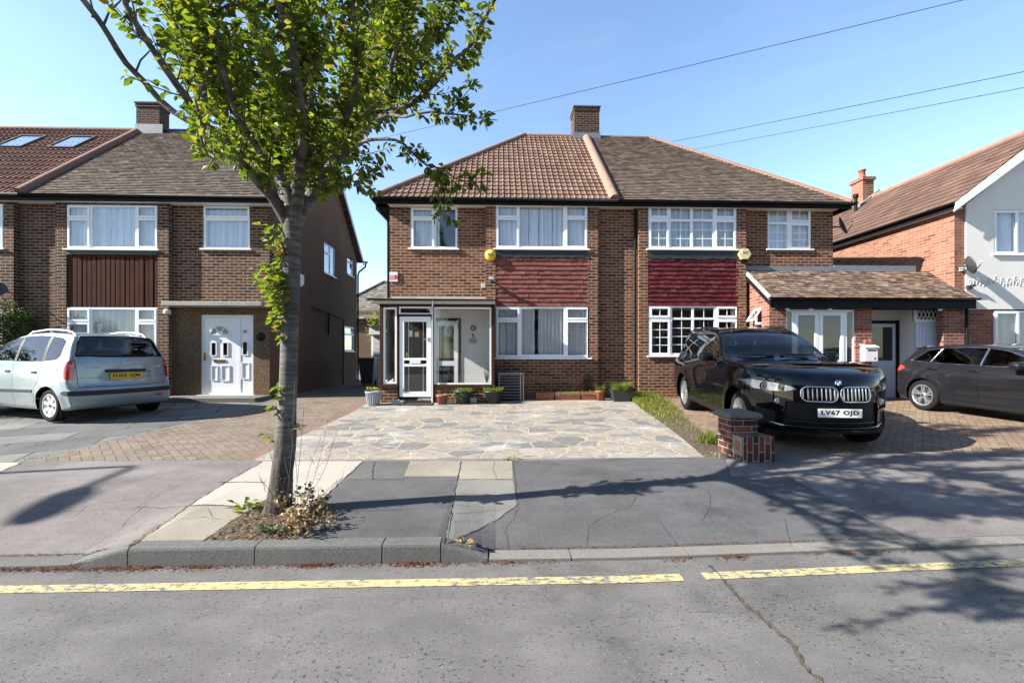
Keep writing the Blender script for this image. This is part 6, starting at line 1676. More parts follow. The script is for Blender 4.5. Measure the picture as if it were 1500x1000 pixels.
mb = MB(); mb.prism([(-.30,1.375),(-.56,1.325),(-.55,1.305),(-.38,1.305)], lambda u, v, w: (u, w, v), -.52, .52); mb.build('roof_spoiler', M['paint_grey'], hat.root, local=True, bevel=.008)
mb = MB(); p = hat.rear(.4, 1.03); mb.tube([hat.rear(0, 1.04)+Vector((-.015,0,0)), p+Vector((-.02,0,.02))], .008, 5); mb.build('rear_wiper', M['trim'], hat.root, local=True)
for x in (0, 2.636):
    for sg in (1, -1): hat.wheel(x, sg*.785, .325, .225, .225, (5, .018, .013, .19, 'alloy'))
    hat.well(x, .325, .36, .84, .58)
interior(hat, (1.0, .15), .34, .56, .80, 'seat', 1.65, -.37)
facing_sign(hat, (hat.front(0, .45).x+.01, 0, .42), 1, 0, .52, .111, '', M['plate_white']) if False else None
# ================================================================== pale blue people carrier
def W_mpv(x, z):
    w = interp([(.15,.92),(.3,.965),(.5,1.0),(.7,1.0),(.9,.99),(1.03,.965),(1.1,.935),(1.3,.86),(1.5,.755),(1.62,.66)], z)*.868
    if x > 2.3: w *= 1-.16*min(1.3, (x-2.3)/1.05)**2.2
    if x < .0: w *= 1-.05*((-x)/.66)**2
    for xa in (0, 2.6):
        d = math.hypot(x-xa, z-.3); w += .022*math.exp(-((d-.37)/.06)**2) if z < .8 else 0
    return w
mang = R(180-20)
mx_, my_ = gnd(80, 619)
fw = Vector((math.cos(mang), math.sin(mang))); lf = Vector((-fw.y, fw.x))
mc = Vector((mx_, my_))-lf*.76
mpv = Car('parked_car', (mc.x, mc.y, gz(mc.x, mc.y)), mang, 'pale blue people carrier with a yellow rear plate and roof rails on the left drive', [
 (3.26,.22),(3.34,.36),(3.36,.52),(3.32,.66),(3.22,.77),(2.95,.88),(2.62,.98),(2.42,1.05),(2.0,1.28),(1.6,1.47),(1.3,1.565),(1.0,1.61),(.6,1.632),(.2,1.625),(-.15,1.595),(-.32,1.56),(-.38,1.515),(-.47,1.33),(-.545,1.16),(-.575,1.06),(-.59,.90),(-.60,.72),(-.605,.66),(-.655,.60),(-.665,.50),(-.65,.36),(-.60,.27),(-.5,.235),(0,.21),(1.3,.19),(2.6,.19),(3.1,.20)],
 W_mpv, .18, .075, M['paint_silver'], .06, .55)
for xa in (0, 2.6): mpv.arch(xa, .30, .345)
G_ = []
for v, sg in (('L', 1), ('R', -1)):
    a = mpv.cut([(2.16,1.075),(1.72,1.34),(1.42,1.475),(1.18,1.52),(1.10,1.065)], v)
    b = mpv.cut([(1.02,1.063),(1.10,1.53),(.7,1.545),(.38,1.54),(.26,1.075)], v)
    c = mpv.cut([(.18,1.085),(.29,1.535),(.0,1.51),(-.17,1.44),(-.20,1.18),(-.12,1.11)], v)
    pil = mpv.cut([(1.10,1.06),(1.18,1.53),(1.10,1.535),(1.02,1.06)], v); pil2 = mpv.cut([(.26,1.072),(.38,1.545),(.29,1.54),(.18,1.08)], v)
    s1 = mpv.strip([(1.07,1.05),(1.05,.8),(1.02,.25)], .008, v); s2 = mpv.strip([(.23,1.06),(.20,.85),(.36,.62),(.42,.25)], .008, v); s3 = mpv.strip([(2.14,1.04),(2.16,.7),(2.06,.25)], .008, v); s4 = mpv.strip([(2.06,.25),(.42,.25)], .008, v)
    rub = mpv.cut([(.44,.515),(.44,.565),(2.06,.535),(2.06,.485)], v)
    bs = mpv.cut([(-.70,.485),(-.70,.575),(-.45,.575),(-.36,.55),(-.40,.50)], v)
    tf = lambda f, c: abs(c.y) > .738
    tlr = mpv.cut([(-.66,.77),(-.66,1.0),(-.64,1.15),(-.50,1.17),(-.42,1.08),(-.40,.95),(-.42,.80),(-.46,.77)], v, tf); tam = mpv.cut([(-.64,1.0),(-.62,1.105),(-.50,1.11),(-.46,1.0)], v, tf)
    G_ += [('side_window', M['carglass'], [a], None, -.004, None), ('side_window', M['carglass'], [b], None, -.004, None), ('side_window', M['carglass'], [c], None, -.004, None), ('door_pillar', M['trim'], [pil, pil2], 'body', -.001, None), ('door_seam', M['trim'], [s1, s2, s3, s4], 'body', -.006, None), ('rubbing_strip', M['trim_grey'], [rub], 'body', .008, None), ('bumper_strip', M['trim_grey'], [bs], 'body', .006, None), ('taillight#'+v, M['redlens'], [tlr], None, .006, None), ('indicator#'+v, M['amberlens'], [tam], 'taillight#'+v, .006, None)]
gl_ = mpv.cut([(-.70,1.185),(.70,1.185),(.69,1.23),(.60,1.47),(.56,1.53),(-.56,1.53),(-.60,1.47),(-.69,1.23)], 'B', lambda f, c: c.x < -.2)
bst = mpv.cut([(-.80,.485),(.80,.485),(.80,.572),(-.80,.572)], 'B', lambda f, c: c.x < -.4 and abs(c.y) < .8)
sm1 = mpv.strip([(-.735,1.19),(-.72,.95),(-.70,.64)], .009, 'B'); sm2 = mpv.strip([(.735,1.19),(.72,.95),(.70,.64)], .009, 'B'); sm3 = mpv.strip([(-.70,.64),(0,.632),(.70,.64)], .010, 'B'); sm4 = mpv.strip([(-.715,.80),(-.30,.795)], .005, 'B'); sm5 = mpv.strip([(.30,.795),(.715,.80)], .005, 'B')
rec = mpv.cut([(-.31,.745),(.31,.745),(.33,.80),(.31,.925),(-.31,.925),(-.33,.80)], 'B', lambda f, c: c.x < -.3)
refl = mpv.cut([(-.66,.40),(-.52,.40),(-.52,.455),(-.66,.455)], 'B', lambda f, c: c.x < -.3)
ws = mpv.cut([(-.66,1.09),(.66,1.09),(.56,1.55),(-.56,1.55)], 'F', lambda f, c: 1.2 < c.x < 2.6)
hl = [mpv.cut([(sg*a, b) for a, b in ([(.42,.60),(.78,.66),(.76,.80),(.45,.72)] if sg > 0 else [(.42,.60),(.45,.72),(.76,.80),(.78,.66)])], 'F', lambda f, c: c.x > 2.6) for sg in (1, -1)]
G_ += [('rear_window', M['carglass'], [gl_], None, -.004, None), ('bumper_strip', M['trim_grey'], [bst], 'body', .006, None), ('tailgate_seam', M['trim'], [sm1, sm2, sm3, sm4, sm5], 'body', -.006, None), ('plate_recess', M['paint_silver'], [rec], 'body', -.012, None), ('reflector', M['redlens'], [refl], 'body', .004, None), ('windscreen', M['carglass'], [ws], None, -.004, None), ('headlight', m_refl, [hl[0]], None, 0, None), ('headlight', m_refl, [hl[1]], None, 0, None)]
copies = [split_bm(mpv.bm, [gl_])]
mpv.finish(G_)
p = mpv.rear(0, .915); mb = MB(); mb.box((p.x-.022, -.33, .885), (p.x+.02, .33, .94)); mb.build('plate_lamp_bar', M['trim_grey'], mpv.root, local=True, bevel=.006)
p = mpv.rear(0, .815); facing_sign(mpv, (p.x-.004, 0, .815), -1, 0, .52, .111, 'EU03 XJM', M['plate_yellow'], size=.078, sgn=-1)
# oval badge with a slanted letter
p = mpv.rear(0, 1.055); mb = MB(); ov = [(p.x-.008, .066*math.cos(t), p.z+.036*math.sin(t)) for t in [2*math.pi*k/24 for k in range(25)]]; mb.tube(ov, .005, 6, cap=False)
for a, b in (((.034,-.024),(.018,.026)), ((-.018,-.026),(-.034,.024)), ((.027,-.006),(-.027,.006))): mb.tube([(p.x-.008, a[0], p.z+a[1]), (p.x-.008, b[0], p.z+b[1])], .005, 5)
mb.build('oval_badge', M['chrome'], mpv.root, local=True)
Rm = Matrix(((0, 0, -1, 0), (-1, 0, 0, 0), (0, 1, 0, 0), (0, 0, 0, 1)))
for y, txt in ((.50, 'MATRIX'), (-.54, '1.6 GSi')):
    p = mpv.rear(y*.86, 1.0); me = text_mesh(txt, .052, Matrix.Translation((p.x-.012, y, .985)) @ Rm, .002, .001); link_mesh('lettering', me, M['alloy_dull'], mpv.root, local=True)
p = mpv.rear(-.40, .885); mb = MB(); mb.lathe([(.014, .006), (.014, -.006), (0, -.006)], tuple(p), 12, 'x'); mb.build('lock', M['trim'], mpv.root, local=True)
# dark surround of the rear glass, wiper, rails, mirrors, wheels
pts = [mpv.rear(a, b)+Vector((-.003, 0, 0)) for a, b in [(-.70,1.185),(-.35,1.18),(0,1.178),(.35,1.18),(.70,1.185),(.69,1.23),(.645,1.35),(.60,1.47),(.56,1.53),(.3,1.54),(0,1.545),(-.3,1.54),(-.56,1.53),(-.60,1.47),(-.645,1.35),(-.69,1.23)]]
mb = MB(); mb.tube(pts+[pts[0]], .016, 6, cap=False); mb.build('window_trim', M['trim'], mpv.root, local=True)
mb = MB(); mb.tube([mpv.rear(0, 1.20)+Vector((-.02,0,0)), mpv.rear(-.2, 1.215)+Vector((-.02,0,.0)), mpv.rear(-.46, 1.205)+Vector((-.018,0,0))], .010, 5); blob(mb, mpv.rear(0, 1.195)+Vector((-.015, 0, 0)), (.02, .05, .025)); mb.build('rear_wiper', M['trim'], mpv.root, local=True)
for sg in (1, -1):
    mb = MB(); mb.tube([mpv.top(x, sg*.57)+Vector((0, 0, h)) for x, h in ((1.22, -.01), (1.08, .045), (.55, .06), (.05, .055), (-.12, .04), (-.21, -.01))], .017, 8)
    mb.tube([mpv.top(.5, sg*.57), mpv.top(.5, sg*.57)+Vector((0, 0, .055))], .02, 6); mb.build('roof_rail', M['alloy_dull'], mpv.root, local=True)
    mb = MB(); c = mpv.side(1.86, 1.04, sg); blob(mb, (1.90, c.y+sg*.13, 1.10), (.09, .10, .085), 3); mb.build('door_mirror', M['trim'], mpv.root, local=True)
    for hx in (1.20, .40):
        p = mpv.side(hx, .88, sg); mb = MB(); mb.box((hx-.065, min(p.y, p.y+sg*.016), .862), (hx+.065, max(p.y, p.y+sg*.016), .898)); mb.build('door_handle', M['trim_grey'], mpv.root, local=True, bevel=.006)
for x in (0, 2.6):
    for sg in (1, -1): mpv.wheel(x, sg*.745, .30, .195, .20, (7, .026, .034, 0, 'alloy_dull'))
    mpv.well(x, .30, .34, .81, .55)
mb = MB(); mb.box((-.33, .62, .10), (-.325, .84, .36)); mb.build('mud_flap', M['trim'], mpv.root, local=True)
interior(mpv, (1.0, .15), .42, .68, .78, 'seat', 1.75, -.36)
for o in [suv.root, hat.root, mpv.root]: o['group'] = 'cars parked on the front drives'
# ------------------------------------------------------------------ the cherry tree on the pavement
TY = 3.86
def tp(px, py, d=0): return wp(px, py, TY+d)
def leaf(mb, p, d, n, L, w):
    """a folded leaf: two halves along the midrib"""
    d = d.normalized(); s = d.cross(n)
    if s.length < 1e-4: return
    s.normalize(); n = s.cross(d)
    q = p+d*L-n*L*.20; m = p+d*L*.5-n*L*.05
    a1 = p+d*L*.20+s*w*.62+n*w*.22; a2 = p+d*L*.52+s*w+n*w*.30-n*L*.04; a3 = p+d*L*.80+s*w*.55+n*w*.1-n*L*.12
    b1 = a1-s*w*1.24; b2 = a2-s*w*2; b3 = a3-s*w*1.1
    i = len(mb.v); mb.v += [tuple(v) for v in (p, a1, a2, a3, q, b3, b2, b1, m)]
    mb.f += [[i, i+8, i+2, i+1], [i+8, i+4, i+3, i+2], [i, i+7, i+6, i+8], [i+8, i+6, i+5, i+4]]; mb.m += [mb.mi]*4
def rvec(r): 
    z = r.uniform(-1, 1); a = r.uniform(0, 6.283); k = math.sqrt(1-z*z); return Vector((k*math.cos(a), k*math.sin(a), z))
def polypath(pts, step=.06):
    return [Vector(v) for v in _open_cr(pts, step)]
def _open_cr(P, step):
    P = [Vector(p) for p in P]; out = []
    for i in range(len(P)-1):
        p0 = P[i-1] if i else P[0]*2-P[1]; p1, p2 = P[i], P[i+1]; p3 = P[i+2] if i+2 < len(P) else P[-1]*2-P[-2]
        m = max(1, int((p2-p1).length/step))
        for k in range(m):
            t = k/m; out.append(.5*((2*p1)+(p2-p0)*t+(2*p0-5*p1+4*p2-p3)*t*t+(3*p1-p0-3*p2+p3)*t**3))
    out.append(P[-1]); return out
tree = empty('cherry_tree', (*gnd(405, 752), .16), 'leafy street tree with a grey trunk growing from the pavement', 'tree')
rt = random.Random(11)
mb = MB()
trunk = [(402,775,0,.17),(405,758,0,.130),(409,735,0,.108),(413,700,0,.092),(418,650,0,.084),(420,600,0,.076),(422,560,0,.073),(424,500,0,.071),(426,430,0,.070),(428,370,0,.070),(429,335,0,.078),(430,312,0,.085)]
path = _open_cr([tp(a, b, c) for a, b, c, _ in trunk], .05); rad = []
cum = [tp(a, b, c).z for a, b, c, _ in trunk]
for p in path: rad.append(interp(list(zip(cum, [t[3] for t in trunk])), p.z))
vs = []; fs = []; n = 22
for i, p in enumerate(path):
    for k in range(n):
        a = 2*math.pi*k/n; r = rad[i]; dirv = Vector((math.cos(a), math.sin(a), 0))
        low = max(0, 1-(p.z-.15)/.75)
        r *= 1+.06*noise.noise((dirv.x*2, dirv.y*2, p.z*3))+low*.22*noise.noise((dirv.x*2.2, dirv.y*2.2, p.z*1.2+4))+.02*noise.noise((dirv.x*4, dirv.y*4, p.z*22))
        vs.append(p+dirv*r)
for i in range(len(path)-1):
    for k in range(n): fs.append((i*n+k, i*n+(k+1) % n, (i+1)*n+(k+1) % n, (i+1)*n+k))
mb.smooth = True; mb.mesh(vs, fs); mb.smooth = False
limbs = {   # (px, py, depth) and radii
 'L1': ([(427,335,0),(404,296,-.1),(380,269,-.3),(338,224,-.75),(296,179,-1.15),(268,140,-1.35),(234,92,-1.5),(187,11,-1.6),(165,-50,-1.65)], .055, .010),
 'L0': ([(338,224,-.75),(300,192,-.75),(255,165,-.78),(234,146,-.80),(212,120,-.86),(181,90,-1.0),(156,53,-1.15),(136,25,-1.3),(117,0,-1.42),(62,-62,-1.72),(-50,-115,-1.98),(-180,-150,-2.14),(-300,-190,-2.2)], .026, .007),
 'L0c': ([(62,-62,-1.72),(-30,-140,-1.9),(-130,-190,-2.0),(-220,-280,-2.05)], .012, .005),
 'L0d': ([(-50,-115,-1.98),(-150,-120,-2.2),(-260,-130,-2.4)], .010, .004),
 'L0b': ([(136,25,-1.3),(133,10,-1.28),(128,-8,-1.25),(122,-60,-1.2),(125,-130,-1.2)], .008, .004),
 'L2': ([(428,325,.02),(410,255,.2),(391,196,.4),(366,151,.6),(346,112,.75),(324,76,.85),(302,36,.95),(285,3,1.0),(262,-70,1.1),(250,-150,1.2)], .058, .014),
 'L3': ([(432,320,-.03),(437,252,-.25),(445,207,-.5),(440,150,-.75),(430,90,-1.0),(412,20,-1.15),(400,-60,-1.25),(392,-150,-1.3)], .058, .014),
 'L4': ([(432,318,.03),(440,252,.25),(448,196,.45),(448,126,.7),(438,42,.9),(433,-10,1.0),(430,-120,1.2)], .050, .014),
 'L4b': ([(448,196,.45),(456,140,.3),(455,84,.2),(453,0,.1),(452,-90,.0)], .028, .012),
 'L5': ([(433,325,0),(455,285,.0),(485,245,.05),(514,213,.1),(537,179,.15),(562,146,.2),(587,120,.2),(610,84,.25),(632,50,.3),(649,17,.3),(668,-30,.35),(690,-100,.4)], .060, .014),
 'L5b': ([(485,245,.05),(500,190,-.35),(515,140,-.6),(522,80,-.8),(520,10,-.95),(525,-80,-1.1)], .036, .012),
 'L5c': ([(514,213,.1),(520,160,.5),(540,100,.8),(552,40,1.0),(560,-40,1.2),(565,-130,1.3)], .032, .012),
 'L6': ([(537,179,.15),(570,168,-.05),(610,148,-.15),(632,129,-.2),(649,112,-.2),(668,87,-.2),(688,67,-.2),(705,36,-.2),(722,6,-.2),(738,-30,-.2)], .030, .009),
 'L7': ([(562,146,.2),(572,110,-.2),(580,76,-.5),(590,40,-.7),(604,0,-.8),(618,-70,-.9)], .026, .010),
 'L8': ([(500,228,.08),(540,205,-.1),(582,207,-.25),(604,224,-.3),(626,241,-.32),(650,246,-.34),(668,262,-.36),(685,268,-.38),(703,270,-.4),(720,268,-.4)], .020, .003),
 'L8b': ([(640,246,-.33),(650,275,-.36),(654,300,-.38),(652,326,-.4)], .006, .002),
 'L9': ([(570,168,-.05),(595,172,-.2),(612,168,-.25),(632,165,-.27),(654,168,-.3),(682,169,-.3),(706,174,-.3),(729,176,-.3)], .016, .003),
 'L9b': ([(654,168,-.3),(672,150,-.3),(687,130,-.3),(697,120,-.3)], .006, .002),
 'L10': ([(452,290,0),(470,262,-.3),(500,262,-.5),(525,268,-.6),(540,285,-.62)], .018, .004),
 'L11': ([(404,296,0),(385,232,-.5),(350,170,-.8),(330,110,-1.0),(318,40,-1.1),(300,-60,-1.2)], .034, .012),
 'L12': ([(430,318,.02),(425,240,.6),(405,170,1.1),(385,100,1.4),(370,30,1.6),(360,-60,1.8)], .036, .012),
 'L13': ([(445,300,.02),(480,230,.6),(510,180,1.0),(535,130,1.3),(560,80,1.6),(590,20,1.8)], .034, .012),
 'L16': ([(338,224,-.75),(326,226,-1.1),(312,232,-1.4),(303,222,-1.6),(298,205,-1.7)], .016, .005),
 'L17': ([(296,179,-1.15),(298,190,-1.45),(296,178,-1.65),(290,150,-1.75)], .014, .005),
 'L14': ([(296,179,-1.15),(300,130,-1.0),(285,80,-.9),(262,30,-.9),(248,-40,-.9)], .022, .009),
 'L15': ([(380,269,-.3),(362,215,.1),(322,160,.3),(300,110,.45),(270,50,.5)], .024, .008),
}
tw = MB(); lv = MB()
bare = {'L0': .84, 'L0c': .2, 'L0d': .15, 'L0b': .62, 'L8': .55, 'L9': .45, 'L9b': .2, 'L8b': .15, 'L1': .14, 'L5': .16, 'L2': .13, 'L3': .13, 'L4': .13, 'L6': .12}
def leafy_twig(p, d, L, r0, dens=1.0, size=1.0, droop=0.0):
    k = 5; pts = [p]; dd = d.normalized()
    for i in range(k):
        dd = (dd+rvec(rt)*.16+Vector((0, 0, .10-droop))).normalized(); pts.append(pts[-1]+dd*L/k)
    tw.tube(pts, [lerp(r0, .0014, i/k) for i in range(k+1)], 4, cap=False)
    m = max(3, int(L/.030*dens))
    for j in range(m):
        t = (j+rt.random())/m; t = .12+.88*t; x = t*k; i = min(int(x), k-1)
        q = pts[i].lerp(pts[i+1], x-i); ax = (pts[i+1]-pts[i]).normalized()
        for _ in range(rt.choice((1, 2, 2, 3))):
            o = rvec(rt); o = (o-ax*o.dot(ax)).normalized()
            ld = (o*.8+ax*rt.uniform(.1, .8)+Vector((0, 0, -.15))).normalized()
            nn = (Vector((-.35, -.1, 1))+rvec(rt)*.8).normalized()
            sz = size*rt.uniform(.048, .082)
            leaf(lv, q+o*.008, ld, nn, sz, sz*rt.uniform(.24, .32))
for nm, (pts, r0, r1) in limbs.items():
    P = _open_cr([tp(*p) for p in pts], .07); N = len(P)
    P = [p+Vector((noise.noise(p*2.2), noise.noise(p*2.2+Vector((9,0,0))), noise.noise(p*2.2+Vector((0,9,0)))))*.025*min(1, i/4) for i, p in enumerate(P)]
    mb.tube(P, [lerp(r0, r1, (i/(N-1))**.85)*(1+.10*noise.noise(p*9)) for i, p in enumerate(P)], 9)
    b0 = bare.get(nm, .15)
    if nm == 'L0':
        for i in (N//3, N//3+4):
            d = Vector((.25, .1, .9)); q = P[i]; q2 = [q, q+d*.10, q+d*.17+Vector((.06,0,.03)), q+d*.2+Vector((.12,0,.09))]; tw.tube(q2, [.008,.006,.004,.002], 5)
    small = nm in ('L8', 'L9', 'L9b', 'L8b')
    L = sum((b-a).length for a, b in zip(P, P[1:]))
    cnt = int(L*(1-b0)/(.03 if small else .030 if nm in ('L3', 'L4', 'L4b', 'L5', 'L5b', 'L5c', 'L7', 'L10', 'L12', 'L13', 'L2') else .042))
    for j in range(cnt):
        t = b0+(1-b0)*(j+rt.random())/cnt; i = min(int(t*(N-1)), N-2); q = P[i]; ax = (P[i+1]-P[i]).normalized()
        o = rvec(rt); o = (o-ax*o.dot(ax)).normalized()
        if small: leafy_twig(q, (ax*.6+o*.8), rt.uniform(.05, .13), .003, 1.5, .9); continue
        d = (ax*rt.uniform(.35, .9)+o*.75+Vector((0, 0, .32)))
        if nm == 'L6': ln = rt.uniform(.10, .32)
        elif nm in ('L16', 'L17'): ln = rt.uniform(.05, .13)
        elif nm == 'L1': ln = rt.uniform(.10, .30)
        elif nm == 'L10': ln = rt.uniform(.1, .3)
        else: ln = rt.uniform(.20, .55)*(1.0 if t < .8 else .75)
        leafy_twig(q, d, ln, .0055, 1.0, .72 if nm in ('L16', 'L17', 'L1') else 1.0)
mb.build('trunk', M['bark'], tree)
tw.build('twigs', M['twig'], tree); lv.build('crown', M['leaf'], tree)
# young shoots up the left side of the trunk
for (bx_, by_, n_, hh) in [(416,470,9,.55),(414,430,8,.45),(414,505,5,.3),(410,590,4,.16),(412,390,6,.4),(407,610,2,.12),(434,630,2,.06),(398,650,2,.12)]:
    tw, lv = MB(), MB()
    for _ in range(n_):
        p = tp(bx_+6, by_, rt.uniform(-.08, .02)); d = Vector((-rt.uniform(.15, .75), rt.uniform(-.35, .2), rt.uniform(.5, 1)))
        leafy_twig(p, d, hh*rt.uniform(.5, 1)+.02, .003, .75, .95, .02)
    st = tw.build('trunk_shoot', M['twig'], tree); lv.build('shoot_leaves', M['leaf_shoot'], st)
# dried suckers and dead leaves at the foot
bush = empty('dried_bush', (*gnd(450, 765), .16), 'brown dried leafy suckers at the foot of the street tree', 'plant')
tw3 = MB(); lv3 = MB()
for _ in range(28):
    g = gnd(rt.uniform(418, 472), rt.uniform(742, 785)); p = Vector((*g, gz(*g)))
    d = Vector((rt.uniform(-.5, .6), rt.uniform(-.5, .3), rt.uniform(.5, 1))); L = rt.uniform(.06, .26)
    k = [p, p+d*L*.5+rvec(rt)*.02, p+d*L]; tw3.tube(k, [.0035, .0025, .0015], 4, cap=False)
    for _ in range(22):
        q = p+d*L*rt.uniform(.1, 1)+rvec(rt)*.05
        if q.z < p.z: q.z = p.z+.01
        s = rt.uniform(.02, .045); leaf(lv3, q, rvec(rt), rvec(rt), s, s*.45)
for (a, b, c, d_) in [(440,770,404,620),(446,745,490,640),(432,740,445,600),(450,735,480,615),(425,740,395,660),(455,750,520,690),(440,760,470,640),(436,765,418,600),(402,757,380,700),(460,752,500,700),(420,742,432,560)]:
    p = tp(a, b-6, -.1); q = tp(c, d_, rt.uniform(-.3, .1)); m = p.lerp(q, .5)+rvec(rt)*.04
    tw3.tube(_open_cr([p, m, q], .05), [.0032]+[.0018]*(len(_open_cr([p, m, q], .05))-1), 4, cap=False)
    for _ in range(4):
        t = rt.uniform(.3, .9); s = p.lerp(q, t); e = s+rvec(rt)*.07+Vector((0,0,.04)); tw3.tube([s, e], [.002, .001], 3, cap=False)
tw3.build('stems', M['twig'], bush); lv3.build('dead_leaves', M['dryleaf'], bush)
def weed(name, px, py, n, spread, h, mat, label, leafL=.05):
    g = gnd(px, py); e = empty(name, (*g, gz(*g)), label, 'plant'); m_ = MB()
    for _ in range(n):
        a = rt.uniform(0, 6.28); r_ = spread*math.sqrt(rt.random()); p = Vector((g[0]+r_*math.cos(a), g[1]+r_*math.sin(a)*.6, gz(*g)+rt.uniform(0, h)))
        leaf(m_, p, (Vector((math.cos(a), math.sin(a), rt.uniform(.1, 1)))), (Vector((0, 0, 1))+rvec(rt)*.5), leafL*rt.uniform(.6, 1.2), leafL*.26)
    m_.build('leaves', M[mat], e); return e
weed('weed', 357, 748, 26, .09, .08, 'leaf_shoot', 'bright green leafy weed at the back left of the tree pit', .075)
weed('weed', 384, 745, 40, .10, .05, 'grass', 'low green weeds against the left side of the trunk', .05)
weed('weed', 402, 782, 60, .09, .06, 'leaf_hedge', 'dark green weeds at the front of the tree pit', .045)
weed('weed', 424, 725, 26, .06, .14, 'leaf', 'small green shoot behind the dried bush', .06)
weed('weed', 681, 798, 30, .06, .03, 'drygrass', 'dry weeds in the corner beside the dropped kerb', .04)
weed('weed', 749, 673, 40, .10, .02, 'grass', 'moss and weeds at the front edge of the crazy paving', .035)
# ------------------------------------------------------------------ small things
tw = MB(); lv = MB()
def pot(label, px, pyb, wpx, hpx, mat, ribs=False, square=False, taper=.72, name='plant_pot', lean=0, rimh=.03):
    x, y = gnd(px, pyb); t = math.hypot(x, y); sc = FPX/((y*CA+x*SA)); r = wpx/2/sc; h = hpx/sc; y += r*.6; z = gz(x, y)+.002
    e = empty(name, (x, y, z), label, 'plant pot'); mb = MB()
    if square:
        a, b = r*taper, r
        vs = [(x+sx*q, y+sy*q*.8, z+hh) for q, hh in ((a, 0), (b, h), (b-.015, h), (a*.95, h-.04)) for sx, sy in ((-1,-1),(1,-1),(1,1),(-1,1))]
        fs = [(0,3,2,1)]+[(4*k+i, 4*k+(i+1) % 4, 4*k+4+(i+1) % 4, 4*k+4+i) for k in range(3) for i in range(4)]+[(12,13,14,15)]
        mb.mesh(vs, fs)
    else:
        n = 32
        mb.lathe([(0, 0), (r*taper, 0), (r*lerp(taper, 1, .8)*.96, h-rimh-.004), (r*.98, h-rimh), (r, h-rimh), (r*1.02, h), (r*.93, h), (r*.9, h-.03), (0, h-.03)], (x, y, z), n)
        if ribs:
            for k in range(18):
                a = 2*math.pi*k/18; mb.tube([(x+math.cos(a)*r*taper, y+math.sin(a)*r*taper, z+.01), (x+math.cos(a)*r*.93, y+math.sin(a)*r*.93, z+h-rimh-.01)], .008, 5)
    mb.build('pot', M[mat], e)
    s = MB(); s.lathe([(0, h-.025), (r*.9, h-.027)], (x, y, z), 20) if not square else s.box((x-r*.9, y-r*.7, z+h-.05), (x+r*.9, y+r*.7, z+h-.03)); s.build('compost', M['soil'], e)
    return e, Vector((x, y, z+h-.02)), r
def tuft(e, c, r, n, h, mat, name='foliage', lean=.6, w=.004, leafy=0, hang=0):
    m_ = MB()
    for _ in range(n):
        a = rt.uniform(0, 6.28); q = r*math.sqrt(rt.random()); p = c+Vector((q*math.cos(a), q*math.sin(a), 0)); d = Vector((math.cos(a), math.sin(a), 0)); L = h*rt.uniform(.4, 1.1)
        if leafy:
            for k in range(leafy):
                s = p+Vector((0, 0, L*(k+1)/leafy*(1 if not hang else 1-k*hang)))+d*L*lean*(k/leafy)+rvec(rt)*.01
                leaf(m_, s, (d+rvec(rt)*.7+Vector((0,0,.4))), (Vector((0,0,1))+rvec(rt)*.6), rt.uniform(.02, .04), .011)
        else:
            b = Vector((-d.y, d.x, 0))*w; p1 = p+Vector((0, 0, L*.6))+d*L*lean*.3; p2 = p+Vector((0, 0, L*rt.uniform(.65, 1)))+d*L*lean
            m_.face([p-b, p+b, p1+b*.7, p1-b*.7]); m_.face([p1-b*.7, p1+b*.7, p2])
    return m_.build(name, M[mat], e)
e, c, r_ = pot('grey ribbed plastic pot of yellow flowers left of the porch', 545, 594, 24, 20, 'pot_grey', ribs=True)
tuft(e, c, r_*.8, 40, .10, 'leaf', leafy=3)
mb = MB()
for _ in range(26):
    a = rt.uniform(0, 6.28); q = r_*.8*math.sqrt(rt.random()); blob(mb, c+Vector((q*math.cos(a), q*math.sin(a), rt.uniform(.06, .12))), (.014, .014, .010), 2, 8)
mb.build('flowers', M['flower'], e)
e, c, r_ = pot('small terracotta pot right of the porch door', 647, 592, 17.5, 13.5, 'terracotta', rimh=.045); tuft(e, c, r_*.7, 14, .07, 'drygrass')
e, c, r_ = pot('charcoal pot overflowing with trailing green leaves under the porch window', 677, 592, 26, 19, 'pot_dark')
m_ = MB()
for _ in range(520):
    a = rt.uniform(0, 6.28); q = r_*(.2+.95*rt.random()); over = max(0, q-r_*.85); z = .07*rt.random()-(rt.random()*.24 if over > 0 and math.cos(a) < .2 else 0)
    p = c+Vector((q*math.cos(a)*1.1, q*math.sin(a), z)); leaf(m_, p, rvec(rt)+Vector((0, -.3, 0)), Vector((0, -.4, 1))+rvec(rt)*.7, .034, .011)
m_.build('foliage', M['grass'], e)
e, c, r_ = pot('wide charcoal bowl pot of short green plants beside the wire rack', 722, 591.5, 29, 18, 'pot_dark'); tuft(e, c, r_*.95, 190, .10, 'grass', lean=.5, leafy=3)
e, c, r_ = pot('terracotta pot at the right end of the troughs', 880, 586.5, 14, 14, 'terracotta', rimh=.04); tuft(e, c, r_*.7, 40, .20, 'leaf', leafy=5)
e, c, r_ = pot('square dark planter full of long grass under the recess', 911, 588, 29, 17, 'pot_dark', square=True, taper=.8); tuft(e, c, r_*.9, 420, .26, 'grass', lean=.9, w=.004)
